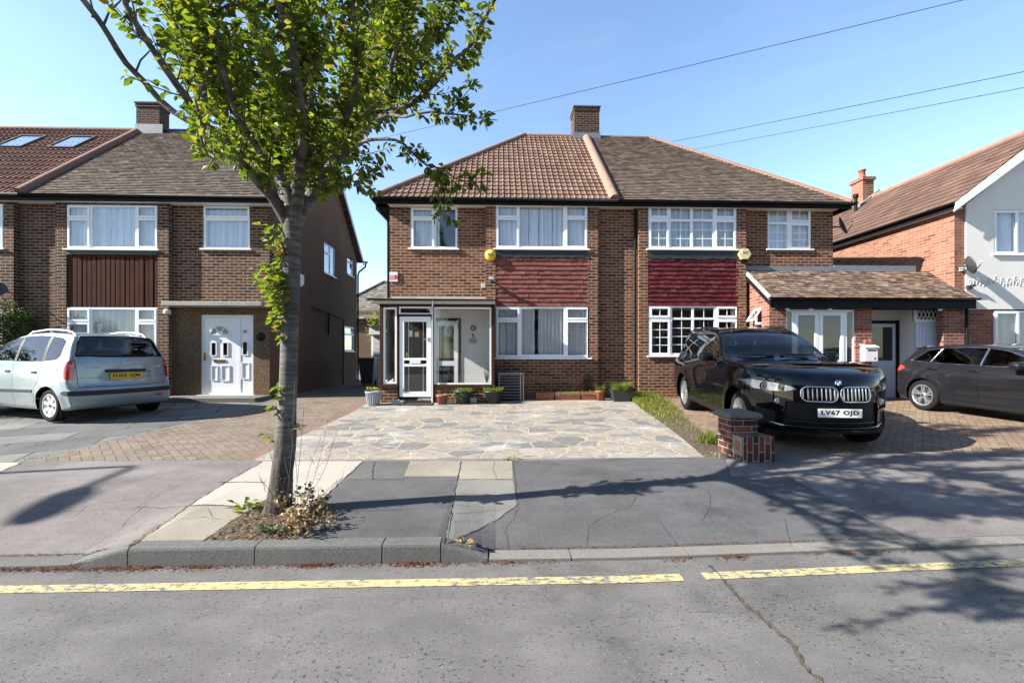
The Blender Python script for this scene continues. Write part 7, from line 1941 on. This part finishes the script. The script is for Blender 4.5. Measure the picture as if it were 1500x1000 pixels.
for k, (a, b, lb, dry) in enumerate([(785, 812, 'terracotta trough nearest the wire rack, nearly empty', 25), (813, 851, 'longest terracotta trough, fringed with dry straw', 160), (852, 873, 'short terracotta trough under the dark twiggy plant', 30)]):
    x0, y0 = gnd(a, 586); x1, y1 = gnd(b, 586); y1 = y0; z = gz(x0, y0)+.002; h = .175
    e = empty('plant_trough', ((x0+x1)/2, y0+.1, z), lb, 'planter', 'terracotta troughs along the wall'); mb = MB()
    vs = [(lerp(x0, x1, .03), y0+.02, z), (lerp(x0, x1, .97), y0+.02, z), (lerp(x0, x1, .97), y0+.19, z), (lerp(x0, x1, .03), y0+.19, z), (x0, y0, z+h), (x1, y0, z+h), (x1, y0+.21, z+h), (x0, y0+.21, z+h), (x0+.02, y0+.02, z+h), (x1-.02, y0+.02, z+h), (x1-.02, y0+.19, z+h), (x0+.02, y0+.19, z+h), (x0+.02, y0+.02, z+h-.03), (x1-.02, y0+.02, z+h-.03), (x1-.02, y0+.19, z+h-.03), (x0+.02, y0+.19, z+h-.03)]
    mb.mesh(vs, [(0,3,2,1)]+[(4*k_+i, 4*k_+(i+1) % 4, 4*k_+4+(i+1) % 4, 4*k_+4+i) for k_ in range(3) for i in range(4)]+[(12,13,14,15)]); mb.box((x0-.006, y0-.008, z+h-.04), (x1+.006, y0-.0005, z+h+.004)); mb.build('trough', M['terracotta'], e)
    m_ = MB()
    for _ in range(dry*2):
        x = rt.uniform(x0+.02, x1-.02); p = Vector((x, y0+rt.uniform(.0, .1), z+h-.02)); d = Vector((rt.uniform(-.5, .5), -rt.uniform(.2, .8), 0)); up = rt.uniform(.02, .06); b = Vector((.003, 0, 0))
        p1 = p+Vector((0, 0, up))+d*.05; p2 = p1+d*.05+Vector((0, 0, -rt.uniform(.02, .15))); m_.face([p-b, p+b, p1+b, p1-b]); m_.face([p1-b, p1+b, p2])
    m_.build('dry_straw', M['drygrass'], e)
    m_ = MB()
    for _ in range(30 if k != 1 else 60):
        x = rt.uniform(x0+.02, x1-.02) if k != 1 else rt.uniform(lerp(x0, x1, .45), lerp(x0, x1, .8)); p = Vector((x, y0+.1, z+h-.02)); leaf(m_, p+Vector((0,0,rt.uniform(0,.1 if k == 1 else .04))), rvec(rt)+Vector((0,0,.8)), rvec(rt), .05, .012)
    m_.build('foliage', M['grass'], e)
x, y = gnd(862, 584); e = empty('twiggy_plant', (x, y+.12, gz(x, y)+.15), 'dark twiggy plant rising from the short trough by the brick pier', 'plant')
a_, b_ = MB(), MB()
for _ in range(12):
    p = Vector((x+rt.uniform(-.1, .1), y+.12, gz(x, y)+.15)); q = p+Vector((rt.uniform(-.16, .16), rt.uniform(-.08, .05), rt.uniform(.25, .5))); a_.tube([p, p.lerp(q, .5)+rvec(rt)*.02, q], [.004, .003, .002], 4)
    for _ in range(16): leaf(b_, p.lerp(q, rt.uniform(.2, 1))+rvec(rt)*.04, rvec(rt), rvec(rt), .04, .012)
a_.build('stems', M['twig'], e); b_.build('leaves', M['leaf_hedge'], e)
x, y = gnd(889, 580); e = empty('leafy_plant', (x, y+.2, gz(x, y)), 'thin leafy plant between the terracotta pot and the square planter', 'plant')
a_, b_ = MB(), MB()
for _ in range(9):
    p = Vector((x+rt.uniform(-.08, .08), y+.25, gz(x, y))); q = p+Vector((rt.uniform(-.12, .16), rt.uniform(-.08, .05), rt.uniform(.3, .58))); a_.tube([p, q], [.004, .002], 4)
    for _ in range(16): leaf(b_, p.lerp(q, rt.uniform(.25, 1))+rvec(rt)*.03, rvec(rt), rvec(rt), .055, .014)
a_.build('stems', M['twig'], e); b_.build('leaves', M['leaf'], e)
# grass strip and weeds
def strip_pick():
    while True:
        y = rt.uniform(5.7, 11.0)
        lo = interp([(5.5, 2.63), (8.2, 3.0), (10.3, 3.25), (11.3, 3.25)], y)-.05; hi = interp([(5.6, 3.02), (7.2, 3.35), (9.4, 3.85), (11.3, 3.95)], y)+.03
        d = interp([(5.7, .01), (6.3, .03), (7, .03), (8, .08), (8.8, .35), (9.6, 1), (11, 1)], y)
        if rt.random() < d and noise.noise((y*1.7, 3, 0)) > -.15-.12*(y-6): return rt.uniform(lo, hi), y, interp([(6, .75), (8, .8), (9.6, 1.1), (11, 2.2)], y)
mb = MB(); blades(mb, 3300, strip_pick, .05, .15, 1.1, .0045); tag(mb.build('grass', M['grass']), kind='stuff', label='long yellow green grass growing between the crazy paving and the brick drive', cat='grass')
mb = MB(); blades(mb, 1200, strip_pick, .05, .14, 1.2, .004); tag(mb.build('dry_grass', M['drygrass']), kind='stuff', label='straw coloured dry grass mixed into the grass strip', cat='grass')
def clump(px, py, n, rad, h, label, mat='grass'):
    g = gnd(px, py); mb = MB()
    blades(mb, n, lambda: (g[0]+rt.gauss(0, rad), g[1]+rt.gauss(0, rad*.7), 1), h*.4, h, .9, .005)
    tag(mb.build('grass_tuft', M[mat]), label, 'grass', 'tufts of grass in the paving')
clump(1042, 648, 170, .09, .27, 'tall bright grass tuft left of the brick gate pier')
clump(1062, 652, 60, .06, .16, 'short grass tuft at the foot of the brick gate pier')
clump(1050, 668, 50, .09, .06, 'low mossy tuft in front of the brick gate pier', 'drygrass')
clump(1050, 610, 26, .05, .20, 'thin grass stalks beside the front wheel of the black SUV', 'drygrass')
mb = MB()
for px, py, n_, rad_ in ((1246,656,60,.12),(1285,660,40,.10),(1225,662,20,.15),(1305,598,30,.12),(1418,614,40,.12),(1460,640,40,.12),(1480,652,50,.14),(185,620,45,.10),(215,632,40,.08),(60,650,45,.12),(40,672,45,.10),(150,640,20,.1),(100,660,20,.1)):
    g = gnd(px, py); blades(mb, n_, lambda: (g[0]+rt.gauss(0, rad_), g[1]+rt.gauss(0, rad_*.7), 1), .012, .045, .9, .005)
tag(mb.build('paving_weeds', M['grass']), kind='stuff', label='small green weeds growing in the joints of the paved drives', cat='weeds')
# galvanised wire rack against the wall
x0, y0 = gnd(731, 587); x1, _ = gnd(767, 587); z = gz(x0, y0)+.002; zt_ = z+.66; e = empty('wire_rack', ((x0+x1)/2, y0, z), 'galvanised wire rack of dark trays standing against the wall', 'rack')
mb = MB()
for x in (x0, x1-.07, x1):
    for y in (y0, y0+.32): mb.tube([(x, y, z), (x, y, zt_)], .009, 6)
mb.tube([(x1-.07, y0, zt_), (x1, y0, zt_)], .007, 5); mb.tube([(x0, y0, zt_), (x1, y0, zt_)], .009, 6); mb.tube([(x0, y0+.32, zt_), (x1, y0+.32, zt_)], .009, 6)
mb.build('frame', M['steel'], e)
for k in range(9):
    zz = z+.04+k*.07; s = MB(); s.box((x0+.01, y0+.01, zz), (x1-.08, y0+.31, zz+.018)); t_ = s.build('tray', M['pot_dark'], e)
    s = MB(); s.tube([(x0, y0-.004, zz+.03), (x1-.07, y0-.004, zz+.03)], .006, 5); s.tube([(x1-.07, y0-.004, zz+.03), (x1, y0+.02, zz+.035)], .005, 5); s.build('tray_rim', M['steel'], t_)
# doormat, boot tray, white box
x0, y0 = gnd(581, 594); x1, _ = gnd(632, 594); mb = MB(); mb.box((x0, y0, gz(x0, y0)+.001), (x1, y0+.36, gz(x0, y0)+.03)); tag(mb.build('doormat', M['pot_dark'], bevel=.008), 'dark doormat on the paving in front of the porch door', 'doormat')
x0, y0 = gnd(574, 592); mb = MB(); zz = gz(x0, y0)+.002
mb.plate(x0, x0+.24, zz, zz+.07, [], lambda u, v, w: (u+v*.2-zz*.2, y0+w, v), 0, .16); mb.box((x0+.02, y0+.02, zz+.071), (x0+.16, y0+.12, zz+.10)); tag(mb.build('plastic_tub', M['pot_grey'], bevel=.012), 'small grey plastic tub left of the doormat', 'tub')
x0, y0 = gnd(688, 590); mb = MB(); zz = gz(x0, y0)+.002; mb.box((x0, y0+.1, zz), (x0+.16, y0+.22, zz+.10)); mb.box((x0-.006, y0+.094, zz+.075), (x0+.166, y0+.226, zz+.105)); tag(mb.build('box', M['whiteplastic'], bevel=.006), 'small white lidded box between the two charcoal pots', 'box')
# in the porch
px_ = wx(713, QY+.3); e = empty('potted_plant', (px_, QY+.3, zs-.1), 'spiky brown green pot plant inside the right porch window', 'plant'); mb = MB(); mb.lathe([(0, 0), (.055, 0), (.075, .13), (.065, .13), (0, .11)], (px_, QY+.3, zs-.1), 16); mb.build('pot', M['pot_dark'], e)
m_ = MB()
for _ in range(26):
    a = rt.uniform(0, 6.28); d = Vector((math.cos(a), math.sin(a), 0)); p = Vector((px_, QY+.3, zs)); L = rt.uniform(.2, .46); b = Vector((-d.y, d.x, 0))*.007; p1 = p+Vector((0,0,L*.6))+d*L*.2; p2 = p+Vector((0,0,L))+d*L*.4*rt.random(); m_.face([p-b, p+b, p1+b, p1-b]); m_.face([p1-b, p1+b, p2])
m_.build('leaves', M['drygrass'], e)
for k, (px, lb) in enumerate(((565, 'white china figure at the left of the narrow porch window'), (574, 'larger white china figure in the narrow porch window'))):
    x = wx(px, QY+.2); mb = MB(); blob(mb, (x, QY+.2, zs+.04+k*.01), (.05+.01*k, .03, .04+k*.01)); blob(mb, (x+.03, QY+.2, zs+.085+.02*k), (.026, .024, .026)); tag(mb.build('ornament', M['whiteplastic']), lb, 'ornament')
# alarm boxes, floodlight, junction box, sign on the walls
x, z = wx(718.5, BY), wz(718.5, 374, BY); e = empty('alarm_box', (x, BY, z), 'round yellow alarm box on the pier left of the hung tiles', 'alarm box'); mb = MB(); mb.lathe([(.14, 0), (.14, -.05), (.12, -.085), (0, -.10)][::-1], (x, BY-.002, z), 28, 'y'); mb.build('dome', M['yellowplastic'], e)
me = text_mesh('Yale', .10, Matrix.Translation((x, BY-.103, z)) @ Matrix.Rotation(R(90), 4, 'X'), .003, .003); link_mesh('lettering', me, M['ink_grey'], e)
x, z = wx(1089, BY), wz(1089, 373, BY); e = empty('alarm_box', (x, BY, z), 'six sided pale yellow alarm box on the pier right of the deep red tiles', 'alarm box'); mb = MB()
hx = [(x+.165*math.cos(R(60*k)), z+.155*math.sin(R(60*k))) for k in range(6)]; mb.prism(hx, PB, -.085, -.002); mb.build('case', M['creamplastic'], e, bevel=.012)
mb = MB(); mb.box((x-.085, BY-.089, z-.0), (x+.085, BY-.0852, z+.075)); mb.build('badge', M['whiteplastic'], e)
me = text_mesh('ADT', .07, Matrix.Translation((x, BY-.0905, z+.037)) @ Matrix.Rotation(R(90), 4, 'X'), .001, .003); link_mesh('lettering', me, M['blueplastic'], e)
mb = MB(); mb.box((x-.09, BY-.07, z-.19), (x+.07, BY-.002, z-.138)); mb.build('base', M['blackplastic'], e, bevel=.006)
x, z = wx(720.5, BY), wz(720, 411.5, BY); e = empty('floodlight', (x, BY, z), 'small grey floodlight on the pier below the yellow alarm', 'light'); mb = MB(); mb.box((x-.02, BY-.16, z-.015), (x+.02, BY-.001, z+.015)); mb.box((x-.015, BY-.14, z-.08), (x+.015, BY-.05, z-.0155)); mb.build('bracket', M['trim_grey'], e); mb = MB(); mb.box((x-.07, BY-.22, z-.0), (x+.05, BY-.161, z+.07)); mb.build('lamp', M['greyplastic'], e, bevel=.008)
x, z = wx(708.5, WY), wz(708, 418.5, WY); mb = MB(); mb.box((x-.06, WY-.05, z-.06), (x+.05, WY-.001, z+.06)); tag(mb.build('junction_box', M['greyplastic'], bevel=.008), 'small grey junction box on the brick wall above the porch roof', 'box')
a, b, c, d = pr(570.5, 584, 398.5, 412.5, WY); a += .005; e = empty('wall_sign', (a, WY, c), 'weathered red and white sign board at the left corner of the brick wall', 'sign')
mb = MB(); mb.box((a, WY-.03, c), (b-.02, WY-.001, d)); mb.build('board', M['upvc_dull'], e)
mb = MB(); mb.box((a+.004, WY-.034, lerp(c, d, .2)), (lerp(a, b, .56), WY-.0305, lerp(c, d, .66))); mb.build('pink_panel', M['pinkpaint'], e)
mb = MB(); mb.prism([(lerp(a,b,.57), lerp(c,d,.25)), (lerp(a,b,.75), lerp(c,d,.25)), (b-.02, lerp(c,d,.35)), (b-.02, lerp(c,d,.62)), (lerp(a,b,.62), lerp(c,d,.70))], PY(WY), -.036, -.0305); mb.build('red_panel', M['redpaint'], e)
# letter box and terracotta wall ornament on the entrance pier
a, b, c, d = pr(1259.5, 1279, 508, 529.5, XY); e = empty('letter_box', ((a+b)/2, XY, c), 'white wall mounted letter box on the brick pier beside the glazed doors', 'letter box'); mb = MB(); mb.box((a, XY-.14, c), (b, XY-.001, d)); mb.build('case', M['whiteplastic'], e, bevel=.012)
mb = MB(); mb.prism([(XY-.165, d-.02), (XY, d+.05), (XY, d+.065), (XY-.165, d-.005)], lambda u, v, w: (w, u, v), a-.012, b+.012); mb.build('lid', M['whiteplastic'], e)
mb = MB(); mb.box((a+.07, XY-.143, d-.10), (b-.05, XY-.1405, d-.075)); mb.build('slot', M['trim'], e); mb = MB(); mb.box((b-.10, XY-.143, c+.05), (b-.06, XY-.1405, c+.10)); mb.build('lock', M['steel'], e)
x, z = wx(1270, XY), wz(1270, 501.5, XY); mb = MB(); blob(mb, (x-.05, XY-.03, z+.01), (.06, .025, .065)); blob(mb, (x+.05, XY-.03, z+.01), (.06, .025, .065)); mb.prism([(x-.10, z), (x, z-.11), (x+.10, z)], PY(XY), -.05, -.008); tag(mb.build('wall_ornament', M['terracotta']), 'heart shaped brown wall ornament above the white letter box', 'ornament')
# satellite dishes
def dish(label, c, face, rad, arm, mat='dish'):
    e = empty('satellite_dish', c, label, 'satellite dish'); f = Vector(face).normalized(); q = f.to_track_quat('Z', 'Y').to_matrix().to_4x4()
    mb = MB(); prof = [(rad*k/8, .16*rad*(k/8)**2*1.6) for k in range(9)]; prof2 = prof+[(p[0]*.99, p[1]-.012) for p in prof[::-1]]
    mb.lathe(prof2, c, 28, 'z', q); mb.build('reflector', M[mat], e)
    m2 = MB(); c_ = Vector(c); m2.tube([c_-f*.02, Vector(arm)], .018, 6); m2.tube([c_+q.to_3x3() @ Vector((0, -rad, .1*rad)), c_+f*rad*1.0+q.to_3x3() @ Vector((0, -.25*rad, 0))], .01, 5); m2.build('arm', M['trim_grey'], e)
    m3 = MB(); m3.tube([c_+f*rad*1.0, c_+f*rad*1.15], .03, 8); m3.build('receiver', M['greyplastic'], e)
dc = wp(1231.5, 332, 11.35); dish('dark satellite dish on the right end wall of the middle pair', dc, (.75, -.55, .35), .24, (XR, 11.4, dc.z))
dc = wp(1418, 389, FY-.25); dish('dark satellite dish on the corner of the white gabled house', dc, (.85, -.45, .3), .22, (gx0+.03, FY-.0, dc.z))
mb = MB(); dz = wz(1408, 394, FY); mb.box((wx(1404, FY), FY-.10, dz-.05), (wx(1409, FY), FY-.001, dz+.06)); tag(mb.build('junction_box', M['upvc_dull'], bevel=.006), 'white cable box beside the dish on the orange brick corner', 'box')
mb = MB(); q = wp(1416, 421, FY-.02); mb.box((q.x-.06, FY-.12, q.z-.05), (q.x+.05, FY-.04, q.z+.04)); mb.tube([(q.x, FY-.08, q.z), (q.x+.09, FY-.14, q.z+.05)], .035, 8); tag(mb.build('security_light', M['trim_grey']), 'small dark security light below the dish on the gabled house', 'light')
dc = wp(-3, 424, LB-.3); dish('small grey satellite dish cut by the left edge of the photo', dc, (.5, -.8, .3), .17, (dc.x-.1, LB, dc.z))
# left house: alarm box on the gable wall, round plaque
ts = 12.9; q = Vector((LX, ts, 0)); 
zz = 1.51+ (520-410.5)/640*(ts*CA+LX*SA); mb = MB(); mb.prism([(12.65, zz+.16), (13.0, zz+.16), (13.0, zz-.10), (12.83, zz-.2), (12.65, zz-.10)], lambda u, v, w: (LX+w, u, v), .001, .07); tag(mb.build('alarm_box', M['whiteplastic']), 'white alarm box on the dark side wall beside the drive', 'alarm box')
x, z = wx(382, LY), wz(382, 493, LY); mb = MB(); mb.lathe([(.11, 0), (.10, -.03), (0, -.035)][::-1], (x, LY-.001, z), 20, 'y'); tag(mb.build('wall_plaque', M['trim'], None), 'dark round plaque on the pebbledash right of the white front door', 'plaque')
# bins
def wheelie(label, px, py, hgt, mat):
    x, y = gnd(px, py); z = gz(x, y)+.002; e = empty('wheelie_bin', (x, y, z), label, 'bin'); mb = MB()
    vs = [(x+sx*a, y+.28+sy*a, z+h) for a, h in ((.20, .06), (.27, hgt-.08)) for sx, sy in ((-1,-1),(1,-1),(1,1),(-1,1))]
    mb.mesh(vs, [(0,3,2,1),(4,5,6,7)]+[(i, (i+1) % 4, 4+(i+1) % 4, 4+i) for i in range(4)]); mb.build('bin_body', M[mat], e, bevel=.02)
    mb = MB(); mb.box((x-.29, y-.02, z+hgt-.078), (x+.29, y+.6, z+hgt)); mb.build('lid', M[mat], e, bevel=.02)
    for sx in (-.2, .2): mb = MB(); mb.lathe([(0,-.02),(.1,-.02),(.1,.02),(0,.02)], (x+sx, y+.5, z+.1), 14, 'x'); mb.build('wheel', M['tyre'], e)
wheelie('dark wheeled bin against the side wall far down the shared drive', 536, 565, 1.0, 'pot_dark')
x, y = gnd(1293, 581); z = gz(x, y)+.002; e = empty('storage_tub', (x, y, z), 'dark blue open tub standing in the carport bay', 'tub'); mb = MB()
vs = [(x+sx*a, y+.25+sy*a*.7, z+h) for a, h in ((.17, 0), (.22, .34), (.20, .34), (.16, .02)) for sx, sy in ((-1,-1),(1,-1),(1,1),(-1,1))]
mb.mesh(vs, [(0,3,2,1)]+[(4*k+i, 4*k+(i+1) % 4, 4*k+4+(i+1) % 4, 4*k+4+i) for k in range(3) for i in range(4)]+[(12,13,14,15)]); mb.build('tub_body', M['bluebox'], e, bevel=.01)
mb = MB(); mb.plate(x-.235, x+.235, y+.25-.17, y+.25+.17, [(x-.20, x+.20, y+.25-.135, y+.25+.135)], lambda u, v, w: (u, v, z+.345-w), 0, .025); mb.build('rim', M['bluebox'], e)
x, y = gnd(1318, 580); z = gz(x, y)+.002; mb = MB(); mb.lathe([(0,0),(.16,0),(.19,.28),(.17,.28),(0,.03)], (x, y+.3, z), 20); mb.tube([(x-.18, y+.3, z+.27), (x-.1, y+.28, z+.40), (x+.1, y+.28, z+.40), (x+.18, y+.3, z+.27)], .008, 5); tag(mb.build('bucket', M['trim']), 'black bucket beside the dark blue tub in the carport bay', 'bucket')
# brick gate pier with its stub of low wall
pe_x, pe_y = 3.0, 5.25; e = empty('gate_pier', (3.17, 5.6, .2), 'brick gate pier with a concrete cap and a stub of low wall', 'gate pier')
mb = MB(); mb.box((2.99, 5.52, .1), (3.335, 5.86, .70)); mb.build('pier', M['brick_pier'], e, bevel=.004)
mb = MB(); mb.box((2.995, 5.235, .1), (3.375, 5.519, .515)); mb.build('low_wall', brick_mat('soldier_course_brick', BPW, (.33, .28, .22), w=.215, h=.074, joint=.012, rot=R(90)), e, bevel=.004)
mb = MB(); mb.box((2.9935, 5.27, .27), (2.9949, 5.50, .50)); mb.build('mortar_patch', M['slab_tan'], e)
mb = MB(); mb.box((2.9905, 5.33, .33), (2.9934, 5.43, .44)); mb.build('broken_brick', plain('broken_brick_face', (.26, .11, .07), .9, var=.4, scale=25), e)
mb = MB(); a, b, c, d = 2.945, 3.385, 5.475, 5.905; vs = []; n = 14
prof = [(0, .70, 0), (.0, .735, 0), (.10, .765, 0), (.5, .83, 0)]
rr = random.Random(3); rings = []
for f, zz, _ in prof[:3]:
    ring = []
    for s in range(4):
        P0 = [(a, c), (b, c), (b, d), (a, d)][s]; P1 = [(b, c), (b, d), (a, d), (a, c)][s]
        for k in range(6):
            t = k/6; x, y = lerp(P0[0], P1[0], t), lerp(P0[1], P1[1], t); cx_, cy_ = (a+b)/2, (c+d)/2
            x, y = lerp(x, cx_, f), lerp(y, cy_, f); jj = .012*noise.noise((x*14, y*14, 2)); ring.append((x+(cx_-x)*jj*2, y+(cy_-y)*jj*2, zz+(.014*noise.noise((x*11, y*11, 5)) if zz < .72 else 0)))
    rings.append(ring)
m = 24; vs = [v for r_ in rings for v in r_]+[((a+b)/2, (c+d)/2, .815)]
mb.smooth = True; mb.mesh(vs, [tuple(range(m-1, -1, -1))]+[(i*m+k, i*m+(k+1) % m, (i+1)*m+(k+1) % m, (i+1)*m+k) for i in range(2) for k in range(m)]+[(2*m+k, 2*m+(k+1) % m, 3*m) for k in range(m)]); mb.smooth = False
cap = mb.build('pier_cap', M['concrete_dark'], e); cap.modifiers.new('Bevel', 'BEVEL').width = .008
# hedges, bushes
def hedge(name, label, boxes, n, L, mat, seed, stem=True):
    r = random.Random(seed); c0 = boxes[0]; e = empty(name, (c0[0], c0[1], gz(c0[0], c0[1])), label, 'hedge' if 'hedge' in name else 'bush'); m_ = MB()
    for _ in range(n):
        cx_, cy_, cz_, rx, ry_, rz_ = r.choice(boxes); v = rvec(r); rad = r.uniform(.72, 1.04)*(1+.18*noise.noise(v*2.3+Vector((cx_, cy_, 0))))
        ex = lambda t: math.copysign(abs(t)**.62, t)
        p = Vector((cx_+rx*ex(v.x)*rad, cy_+ry_*ex(v.y)*rad, cz_+rz_*ex(v.z)*rad))
        if p.z < gz(p.x, p.y): continue
        leaf(m_, p, (v+rvec(r)*.9), (v+Vector((0,0,.5))+rvec(r)*.6), L*r.uniform(.6, 1.2), L*.27)
    m_.build('foliage', M[mat], e)
    s = MB()
    for b in boxes:
        for _ in range(7): 
            v = rvec(r); q = Vector((b[0]+b[3]*.7*v.x, b[1]+b[4]*.7*v.y, b[2]+b[5]*.8*abs(v.z))); p0 = Vector((b[0]+r.uniform(-.2, .2), b[1]+r.uniform(-.2, .2), gz(b[0], b[1]))); s.tube([p0, p0.lerp(q, .5)+rvec(r)*.1, q], [.03, .02, .008], 5)
    s.build('stems', M['twig'], e); return e
hedge('hedge', 'dense dark green hedge between the left front drives', [(-11.75, 10.72, 1.50, .64, .36, 1.22), (-12.1, 9.9, 1.45, .66, .8, 1.2), (-12.3, 8.8, 1.4, .7, .8, 1.15)], 24000, .06, 'leaf_hedge', 5)
hedge('ivy_bush', 'yellow green bush growing over the garage at the end of the drive', [(wx(538,22), 25.2, 3.1, .9, .6, .9), (wx(550,22), 25.4, 3.3, .7, .5, .6)], 1500, .13, 'leaf_shoot', 6)
# overhead telephone wires
def wire(label, a, b, sag, rad=.0085):
    a, b = Vector(a), Vector(b); b = a+(b-a)*2.2; mb = MB(); n = 48
    mb.tube([a.lerp(b, i/n)+Vector((0, 0, -sag*4*(i/n)*(1-i/n))) for i in range(n+1)], rad, 5); tag(mb.build('overhead_wire', M['cable']), label, 'wire', 'telephone wires overhead')
wire('highest wire, crossing the sky above the chimney from behind the tree', wp(500, 216, 17), wp(1530, -38, 9), .14)
wire('middle wire, rising from the hip of the grey roof', wp(986, 207.5, 14.45), wp(1560, 89, 9), .06)
wire('lowest wire, passing behind the grey hip of the roof', wp(1000, 222, 16.5), wp(1560, 113, 9), .06)
# street lamp out of frame on the left: it throws the lamp shadow on the pavement
x, y = -12.4, 3.72; H = 5.15; e = empty('street_lamp', (x, y, .1), 'grey street lamp on the pavement, beyond the left edge of the photo', 'street lamp')
mb = MB(); mb.tube([(x, y, 0), (x, y, 1.2)], .075, 12); mb.tube([(x, y, 1.2), (x, y, H)], .042, 12); mb.build('column', M['galv'], e)
mb = MB(); mb.tube([(x, y, H-.04), (x+.02, y-.06, H+.02), (x+.02, y-.9, H+.06)], .032, 8); mb.build('bracket', M['galv'], e)
mb = MB(); blob(mb, (x+.02, y-1.15, H+.05), (.15, .42, .09), 2.4); mb.build('lantern', M['greyplastic'], e)
# ------------------------------------------------------------------ light, sky, camera
SUN_EL = R(31.0); sdir = Vector((math.cos(R(11)), math.sin(R(11)), 0))      # the way the light travels on the ground
L = bpy.data.lights.new('sun', 'SUN'); L.energy = 5.0; L.angle = R(.53); L.color = (1, .945, .86)
lo = bpy.data.objects.new('sun', L); COL.objects.link(lo)
d = Vector((sdir.x*math.cos(SUN_EL), sdir.y*math.cos(SUN_EL), -math.sin(SUN_EL)))
lo.rotation_euler = d.to_track_quat('-Z', 'Y').to_euler(); lo.location = (-20, -6, 15)
w = bpy.data.worlds.new('World'); scene.world = w; w.use_nodes = True
nt = w.node_tree; nt.nodes.clear()
sky = nt.nodes.new('ShaderNodeTexSky'); sky.sky_type = 'NISHITA'; sky.sun_disc = False
sky.sun_elevation = SUN_EL; sky.sun_rotation = math.atan2(-sdir.x, -sdir.y); sky.air_density = 1.0; sky.dust_density = .35; sky.ozone_density = 2.0; sky.altitude = 50
bg = nt.nodes.new('ShaderNodeBackground'); bg.inputs[1].default_value = .075
out = nt.nodes.new('ShaderNodeOutputWorld')
# thin high cloud veils
tc = nt.nodes.new('ShaderNodeTexCoord'); mp = nt.nodes.new('ShaderNodeMapping'); mp.inputs[3].default_value = (1.1, 1.1, 5.5); mp.inputs[2].default_value = (.25, .2, .3)
nz = nt.nodes.new('ShaderNodeTexNoise'); nz.inputs['Scale'].default_value = 2.2; nz.inputs['Detail'].default_value = 7; nz.inputs['Roughness'].default_value = .6; nz.inputs['Distortion'].default_value = .4
rp = nt.nodes.new('ShaderNodeValToRGB'); rp.color_ramp.elements[0].position = .46; rp.color_ramp.elements[0].color = (0,0,0,1); rp.color_ramp.elements[1].position = .8; rp.color_ramp.elements[1].color = (.03,.03,.03,1)
mx = nt.nodes.new('ShaderNodeMix'); mx.data_type = 'RGBA'
nt.links.new(tc.outputs['Generated'], mp.inputs[0]); nt.links.new(mp.outputs[0], nz.inputs['Vector']); nt.links.new(nz.outputs[0], rp.inputs[0])
nt.links.new(rp.outputs[0], mx.inputs[0]); nt.links.new(sky.outputs[0], mx.inputs[6]); mx.inputs[7].default_value = (6.5, 7.2, 8.0, 1)
# brightness added to the sky ahead of the camera, away from the facades
sp_ = nt.nodes.new('ShaderNodeSeparateXYZ'); nt.links.new(tc.outputs['Generated'], sp_.inputs[0])
mr_ = nt.nodes.new('ShaderNodeMapRange'); mr_.interpolation_type = 'SMOOTHSTEP'; mr_.inputs[1].default_value = -.05; mr_.inputs[2].default_value = .75; mr_.inputs[3].default_value = 1.0; mr_.inputs[4].default_value = 1.55
nt.links.new(sp_.outputs[1], mr_.inputs[0])
vm_ = nt.nodes.new('ShaderNodeVectorMath'); vm_.operation = 'SCALE'; nt.links.new(mx.outputs[2], vm_.inputs[0]); nt.links.new(mr_.outputs[0], vm_.inputs['Scale'])
nt.links.new(vm_.outputs[0], bg.inputs[0]); nt.links.new(bg.outputs[0], out.inputs[0])
cam = bpy.data.cameras.new('camera'); co = bpy.data.objects.new('camera', cam); COL.objects.link(co)
co.location = (0, 0, EYE); co.rotation_euler = (R(90), 0, -YAW)
cam.sensor_width = 36; cam.sensor_fit = 'HORIZONTAL'; cam.lens = FPX/1500*36; cam.shift_y = 20/1500; cam.clip_end = 2000; cam.clip_start = .05
scene.camera = co
vs = scene.view_settings; vs.view_transform = 'Standard'; vs.look = 'None'; vs.exposure = 1.6; vs.gamma = 1
scene.render.engine = 'CYCLES'
